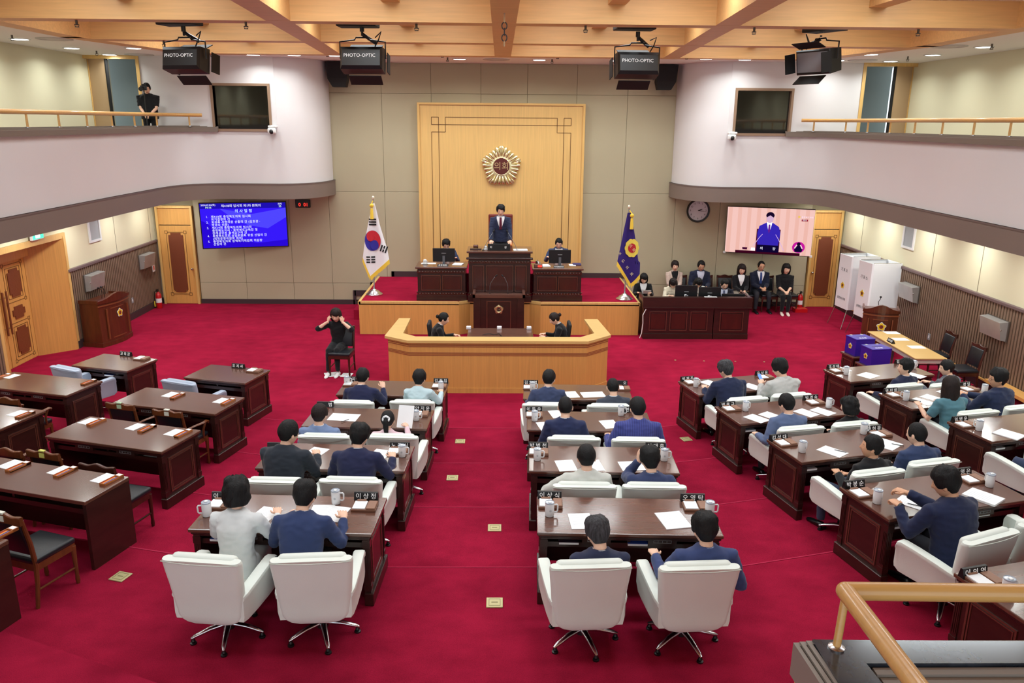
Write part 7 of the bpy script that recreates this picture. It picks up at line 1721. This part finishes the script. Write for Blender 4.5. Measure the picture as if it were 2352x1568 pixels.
person('man in a dark navy suit raising his right hand at the first desk', 834, 843, 1 * T, -4, cloth((34, 38, 72)), 'short', lean=8, slouch=14, hy=-10, hp=16, hands=((-0.2, 0.42, 0.79), (0.26, 0.46, 0.86)), hdir=(((0.3, 1, 0), (0, 0, 1)), ((-0.3, 0.6, 0.8), (0.4, -0.6, 0.6))), curl=0.7, chair='L1a')
person('woman in a pale blue jacket with short black hair', 964, 847, 1 * T, -4, cloth((190, 214, 222)), 'pixie', female=True, lean=6, slouch=8, hy=-10, hp=14, hands=((-0.14, 0.40, 0.79), (0.30, 0.42, 0.79)), collar=False, glasses=True, chair='L1b')
# ---- right of the aisle
person('man in a blue-grey suit with neat black hair at the first desk', 1262, 847, 1 * T, -2, cloth((56, 66, 98)), 'short', lean=6, slouch=10, hy=-16, hp=12, hands=((-0.3, 0.3, 0.72), (0.22, 0.42, 0.79)), scale=1.0, chair='R1a')
person('balding man in a dark grey jacket leaning back at the first desk', 1407, 866, 1 * T, 6, cloth((60, 66, 80)), 'thin', lean=-10, slouch=16, hy=0, hp=20, hands=((-0.32, 0.16, 0.68), (0.2, 0.3, 0.64)), scale=0.98, chair='R1b')
person('man in a plain navy suit with a white shirt collar at the second desk', 1299, 908, 2 * T, -2, cloth((38, 46, 82)), 'thin', lean=-4, slouch=12, hy=0, hp=12, hands=((-0.25, 0.3, 0.68), (0.28, 0.3, 0.68)), scale=1.02, chair='R2a')
person('man in a royal blue pinstriped suit', 1465, 910, 2 * T, -2, cloth((60, 66, 128), stripes=(11, 0.35)), 'short', lean=-2, slouch=10, hy=14, hp=8, hands=((-0.36, 0.26, 0.72), (0.28, 0.3, 0.66)), scale=1.05, wide=1.1, chair='R2b')
person('man in a pale grey jacket with his elbow on the armrest', 1347, 1019, 3 * T, 2, cloth((206, 208, 202)), 'short', lean=-10, slouch=14, hy=2, hp=12, hands=((-0.30, 0.20, 0.68), (0.16, 0.28, 0.64)), poles=((-0.9, -0.3, -0.3), (0.5, -0.3, -0.8)), scale=1.0, chair='R3a')
person('man in a slate blue jacket resting his chin on his hand', 1493, 1024, 3 * T, 2, cloth((56, 66, 104)), 'full', lean=-6, slouch=12, hy=10, hp=12, hands=((-0.09, 0.20, 1.02), (0.2, 0.28, 0.64)), poles=((-0.5, 0.3, -0.9), (0.5, -0.3, -0.8)), hdir=(((0.3, 0.1, 1), (-0.3, -0.8, 0.2)), ((0, 1, 0), (0, 0, 1))), curl=0.9, scale=1.0, shirt=cloth((190, 205, 230)), chair='R3b')
person('grey-haired man in a navy suit slumped back at the last desk', 1371, 1188, 4 * T, 2, cloth((44, 50, 78)), 'full', hairm=HGRY, lean=-14, slouch=22, hy=12, hp=24, hands=LAP, scale=0.97, chair='R4a')
person('man in a blue jacket resting his left hand on the armrest', 1620, 1177, 4 * T, 3, cloth((58, 72, 118)), 'full', lean=-8, slouch=12, hy=10, hp=10, hands=((-0.33, 0.34, 0.70), (0.26, 0.2, 0.62)), hdir=(((0.1, 1, 0.0), (0, 0, 1)), ((0, 1, 0), (0, 0, 1))), curl=0.5, shirt=cloth((170, 195, 235)), scale=1.0, wide=1.05, chair='R4b')
# ---- right wing
person('grizzled man in a dark navy suit at the front right wing desk', 1664, 827, 1 * T, 12, cloth((32, 40, 70)), 'full', hairm=HGRY, lean=8, slouch=14, hy=26, hp=18, hands=((-0.26, 0.40, 0.79), (0.2, 0.42, 0.79)), scale=1.04, wide=1.1, chair='Q1a')
def hold_phone(root, HM, wr):
    t = thing('phone', 'blue-screened phone held by the man in light grey', 'phone'); M = root.matrix_basis @ (Matrix.Translation(wr[-1] + V((0.05, 0.09, 0.05))) @ Euler((radians(55), 0, radians(15))).to_matrix().to_4x4()); t.matrix_world = M
    MB().rbox((0, 0, 0), (0.08, 0.16, 0.01), 0.004, 1).build('case', BLACK, t); MB().b2((-0.036, -0.075, 0.005), (0.036, 0.075, 0.0065)).build('screen', mat('phone_blue', (110, 150, 220), 0.2, emit=0.5), t)
person('man in a light grey jacket holding a phone at the front right wing desk', 1788, 823, 1 * T, 16, cloth((188, 188, 186)), 'full', lean=4, slouch=14, hy=30, hp=18, hands=((-0.20, 0.38, 0.88), (0.12, 0.40, 0.80)), curl=0.9, glasses=True, shirt=cloth((206, 208, 206)), scale=1.08, wide=1.06, extra=hold_phone, chair='Q1b')
person('man in a dusty blue jacket at the second right wing desk', 1806, 902, 2 * T, 8, cloth((92, 108, 144)), 'short', lean=-4, slouch=12, hy=20, hp=12, hands=((-0.32, 0.2, 0.68), (0.22, 0.34, 0.66)), scale=1.0, chair='Q2a')
person('curly-haired woman in black at the second right wing desk', 1951, 911, 2 * T, 16, BLKC, 'curly', female=True, lean=-6, slouch=10, hy=24, hp=8, hands=LAP, collar=False, scale=0.98, chair='Q2b')
person('man in a black cardigan with a checked collar gazing left', 2017, 1001, 3 * T, 20, BLKC, 'short', lean=-2, slouch=10, hy=48, hp=-4, hands=((-0.18, 0.32, 0.68), (-0.05, 0.3, 0.66)), shirt=mat('check_shirt', (190, 196, 214), 0.8, stripes=(40, -0.6)), bottom=cloth((62, 72, 98)), scale=1.0, knee=((-0.30, 0.40, 0.52), (0.05, 0.42, 0.50)), skin=SKIN2, chair='Q3a')
person('thin-haired man in a mid blue suit at the third right wing desk', 2108, 968, 3 * T, 12, cloth((50, 64, 100)), 'thin', lean=2, slouch=12, hy=22, hp=8, hands=((-0.2, 0.3, 0.68), (0.2, 0.3, 0.68)), scale=1.02, chair='Q3b')
def watch(root, HM, wr):
    a = wr[-1]; MB().lathe([(0.033, -0.012), (0.035, 0), (0.033, 0.012)], 16, M=Matrix.Rotation(pi / 2, 3, 'X'), c=a + V((0, -0.03, 0))).build('wrist_watch', BLACK, root)
person('big man in a navy suit raising both hands over his papers', 2168, 1072, 4 * T, 16, cloth((30, 38, 70)), 'full', lean=8, slouch=10, hy=34, hp=18, hands=((-0.30, 0.42, 0.86), (-0.12, 0.52, 0.92)), hdir=(((0.2, 1, 0.1), (0, 0, 1)), ((-0.6, 0.8, 0.1), (0, 0, 1))), curl=0.9, scale=1.06, wide=1.12, skin=SKIN2, extra=watch, chair='Q4a')
person('person in a violet jacket at the wall end of the fourth right wing desk', 2395, 1040, 4 * T, 16, cloth((62, 56, 128)), 'short', lean=2, hands=LAP, loc=(5.34, 6.43, 4 * T), chair='Q4b')
person('young man in a navy suit looking away behind the ballot boxes', 2085, 824, 1 * T, 22, NAVY, 'full', lean=-12, slouch=12, hy=62, hp=-4, hands=((-0.36, 0.2, 0.68), (0.2, 0.3, 0.64)), scale=0.98, chair='F1a')
person('man in a grey suit holding a phone by the ribbed wall', 2175, 825, 1 * T, 24, cloth((96, 100, 110)), 'short', lean=2, slouch=10, hy=52, hp=10, hands=((-0.2, 0.42, 0.74), (0.02, 0.4, 0.74)), scale=0.98, curl=0.7, chair='F1b')
person('long-haired woman in a short-sleeved teal blouse', 2187, 863, 2 * T, 12, cloth((84, 128, 142)), 'longh', hairm=HBRN, female=True, lean=6, slouch=12, hy=-30, hp=10, hands=((-0.28, 0.36, 0.80), (0.2, 0.42, 0.79)), collar=False, sleeve=0.4, scale=1.06, wide=1.06, chair='F2a')
person('man in a dark blue suit and glasses with clasped hands', 2297, 846, 2 * T, 18, cloth((34, 44, 74)), 'full', lean=2, slouch=10, hy=58, hp=2, hands=((-0.22, 0.46, 0.84), (-0.14, 0.46, 0.84)), curl=0.9, glasses=True, scale=1.05, wide=1.08, skin=SKIN2, chair='F2b')
person('person in jeans at the desk with a paper stack along the right wall', 2420, 960, 3 * T, 20, NAVY, 'short', lean=-4, hands=LAP, bottom=cloth((58, 68, 96)), loc=(6.74, 8.62, 3 * T), knee=((-0.34, 0.40, 0.58), (0.05, 0.44, 0.52)), chair='F3a')
# ---- on the stage
person('man in a navy suit and wine tie standing at the tall carved desk', 1150, 470, 1.34, 180, cloth((42, 50, 78)), 'full', lean=2, slouch=2, hy=0, hp=10, hands=((-0.24, 0.30, 0.86), (0.24, 0.30, 0.86)), vee=True, tie=cloth((96, 26, 48)), standing=True, scale=1.0, hdir=(((0.1, 1, -0.3), (0, 0.3, 1)), ((-0.1, 1, -0.3), (0, 0.3, 1))))
person('man with glasses reading beside the monitor and white teacup', 1025, 550, 0.8, 176, cloth((44, 54, 84)), 'full', lean=8, slouch=12, hy=18, hp=22, hands=((-0.3, 0.42, 0.86), (0.15, 0.42, 0.84)), vee=True, tie=cloth((40, 44, 80)), glasses=True, scale=1.0)
person('man with a blue tie reading beside the monitor and red counter', 1284, 547, 0.8, 184, cloth((52, 66, 102)), 'short', lean=6, slouch=10, hy=-6, hp=22, hands=((-0.15, 0.42, 0.84), (0.32, 0.40, 0.86)), vee=True, tie=cloth((60, 70, 140)), scale=1.02)
# ---- registrars
person('registrar woman in black with a clipped side bun', 1022, 717, 0, -86, BLKC, 'tied', female=True, lean=8, slouch=16, hy=0, hp=16, hands=((-0.12, 0.42, 0.75), (0.14, 0.42, 0.75)), hstyle='bun', collar=True)
person('registrar woman in black with a high brown bun', 1268, 718, 0, 86, BLKC, 'tied', hairm=HBRN, female=True, lean=10, slouch=16, hy=6, hp=26, hands=((-0.12, 0.42, 0.75), (0.14, 0.42, 0.75)), hstyle='highbun', collar=True)
# ---- clerks behind the counter
def note(root, HM, wr):
    o = MB().box((0, 0, 0), (0.2, 0.14, 0.003)).build('held_sheet', WHITEP); o.matrix_world = root.matrix_basis @ (Matrix.Translation(wr[-1] + V((0.1, 0.06, 0.03))) @ Euler((radians(50), 0, 0)).to_matrix().to_4x4()); tag(o, 'white sheet folded by the woman at the counter end', 'paper')
person('woman in a black jacket and white top folding a sheet at the counter end', 1480, 629, 0, 178, BLKC, 'bob', female=True, lean=4, slouch=12, hy=0, hp=24, hands=((-0.16, 0.36, 0.80), (0.16, 0.36, 0.80)), vee=True, collar=False, curl=0.8, extra=note)
person('woman in cream bowing her head behind the first counter monitor', 1546, 642, 0, 182, cloth((230, 222, 200)), 'bob', hairm=HBRN, female=True, lean=10, slouch=18, hy=-20, hp=40, hands=((-0.14, 0.4, 0.8), (0.14, 0.4, 0.8)), collar=False)
person('woman in white with long black hair behind the middle counter monitor', 1606, 642, 0, 180, cloth((226, 226, 220)), 'longh', female=True, lean=10, slouch=18, hy=0, hp=46, hands=((-0.14, 0.4, 0.8), (0.14, 0.4, 0.8)), collar=False)
person('man in a black suit with a striped tie behind the laptop', 1667, 641, 0, 178, cloth((28, 30, 42)), 'short', lean=6, slouch=12, hy=4, hp=26, hands=((-0.14, 0.4, 0.8), (0.14, 0.4, 0.8)), vee=True, shirt=cloth((206, 214, 236)), tie=mat('tie_stripe', (70, 80, 110), 0.6, stripes=(30, 1.2)))
# ---- row by the back wall
HL = ((-0.05, 0.34, 0.64), (0.05, 0.34, 0.64)); SHOEP = mat('shoe_pale', (226, 206, 196), 0.4)
person('woman in a beige tweed jacket over black by the wall', 1551, 598, 0, 180, mat('tweed_beige', (206, 184, 172), 0.9, bump=(120, 0.3), var=((60, 60, 60), 0.12)), 'pixie', hairm=HBRN, female=True, lean=-2, slouch=6, hy=0, hp=4, hands=HL, vee=True, inner=BLKC, collar=False, scale=1.08)
person('man in a dark blazer and open light shirt by the wall', 1612, 598, 0, 180, cloth((34, 40, 64)), 'short', lean=2, slouch=12, hy=0, hp=16, hands=((-0.14, 0.34, 0.66), (0.14, 0.34, 0.66)), vee=True, shirt=cloth((206, 212, 232)), glasses=True, scale=1.08, skin=SKIN2)
person('woman in a black jacket and pale trousers with shoulder-length hair', 1705, 607, 0, 180, cloth((22, 22, 28)), 'shoulder', hairm=HBRN, female=True, lean=0, slouch=6, hy=0, hp=10, hands=HL, vee=True, collar=False, bottom=cloth((168, 158, 146)), scale=1.06)
person('man in a navy suit and blue tie with folded hands', 1750, 598, 0, 182, cloth((30, 36, 58)), 'thin', lean=0, slouch=6, hy=0, hp=10, hands=((-0.06, 0.36, 0.68), (0.06, 0.36, 0.68)), vee=True, tie=cloth((50, 70, 130)), glasses=True, scale=1.08, knee=((-0.16, 0.44, 0.52), (0.18, 0.44, 0.52)), skin=SKIN2, feet=((-0.19, 0.42, 0.09), (0.19, 0.44, 0.09)))
person('woman in a black dress with pale shoes at the end of the row', 1807, 605, 0, 172, BLKC, 'bob', female=True, lean=-2, slouch=6, hy=12, hp=2, hands=HL, collar=False, sleeve=0.8, bottom=BLKC, shoes=SHOEP, scale=1.08, knee=((-0.08, 0.42, 0.50), (0.08, 0.42, 0.50)))
# ---- interpreter and cameraman
def necklace(root, HM, wr): pass
person('sign-language interpreter in black with both hands at her temples', 770, 709, 0, 174, BLKC, 'bob', hairm=HBRN, female=True, lean=2, slouch=10, hy=0, hp=16, hands=((-0.15, 0.20, 1.06), (0.15, 0.20, 1.06)), poles=((-0.9, 0.1, -0.7), (0.9, 0.1, -0.7)), hdir=(((0.25, -0.05, 1), (-0.6, 0.7, 0.2)), ((-0.25, -0.05, 1), (0.6, 0.7, 0.2))), curl=0.75, sleeve=0.8, collar=False, bottom=BLKC, shoes=mat('shoe_white', (236, 236, 236), 0.5), scale=1.06, knee=((-0.07, 0.40, 0.50), (0.10, 0.42, 0.50)), feet=((-0.09, 0.46, 0.09), (0.10, 0.50, 0.09)))
cm_ = person('cameraman in a black short-sleeved shirt behind the balcony rail', 336, 184, GZ, 190, BLKC, 'short', lean=0, slouch=4, hy=8, hp=14, hands=((-0.06, 0.24, 0.90), (0.06, 0.24, 0.90)), collar=False, sleeve=0.4, standing=True, bottom=BLKC, scale=0.93, wide=1.1, curl=0.6, loc=(-8.44, 20.08, GZ))
R_ = Matrix.Rotation(radians(190), 3, 'Z'); cl_ = cm_.location
cmr = thing('video_camera', 'black camera on a slim monopod in front of the cameraman face', 'camera', V((cl_.x, cl_.y, GZ)) + R_ @ V((0.0, 0.34, 0)), radians(190))
MB().rbox((0, 0, 1.50), (0.14, 0.09, 0.11), 0.015, 2).rbox((0, 0.0, 1.57), (0.07, 0.07, 0.04), 0.01, 1).build('camera_body', BLACK, cmr)
MB().tube([(0.02, 0.04, 1.49), (0.03, 0.16, 1.47)], [0.045, 0.05], 16).build('lens', BLACKM, cmr)
MB().cyl((0, 0, 0), (0, 0, 1.45), 0.014, 10).build('monopod', BLACK, cmr)
for a in (0.6, 2.7, 4.8): MB().tube([(0, 0, 0.35), (0.22 * cos(a), 0.22 * sin(a), 0.0)], 0.01, 8).build('tripod_leg', BLACK, cmr)

bpy.data.scenes.remove(TMP)
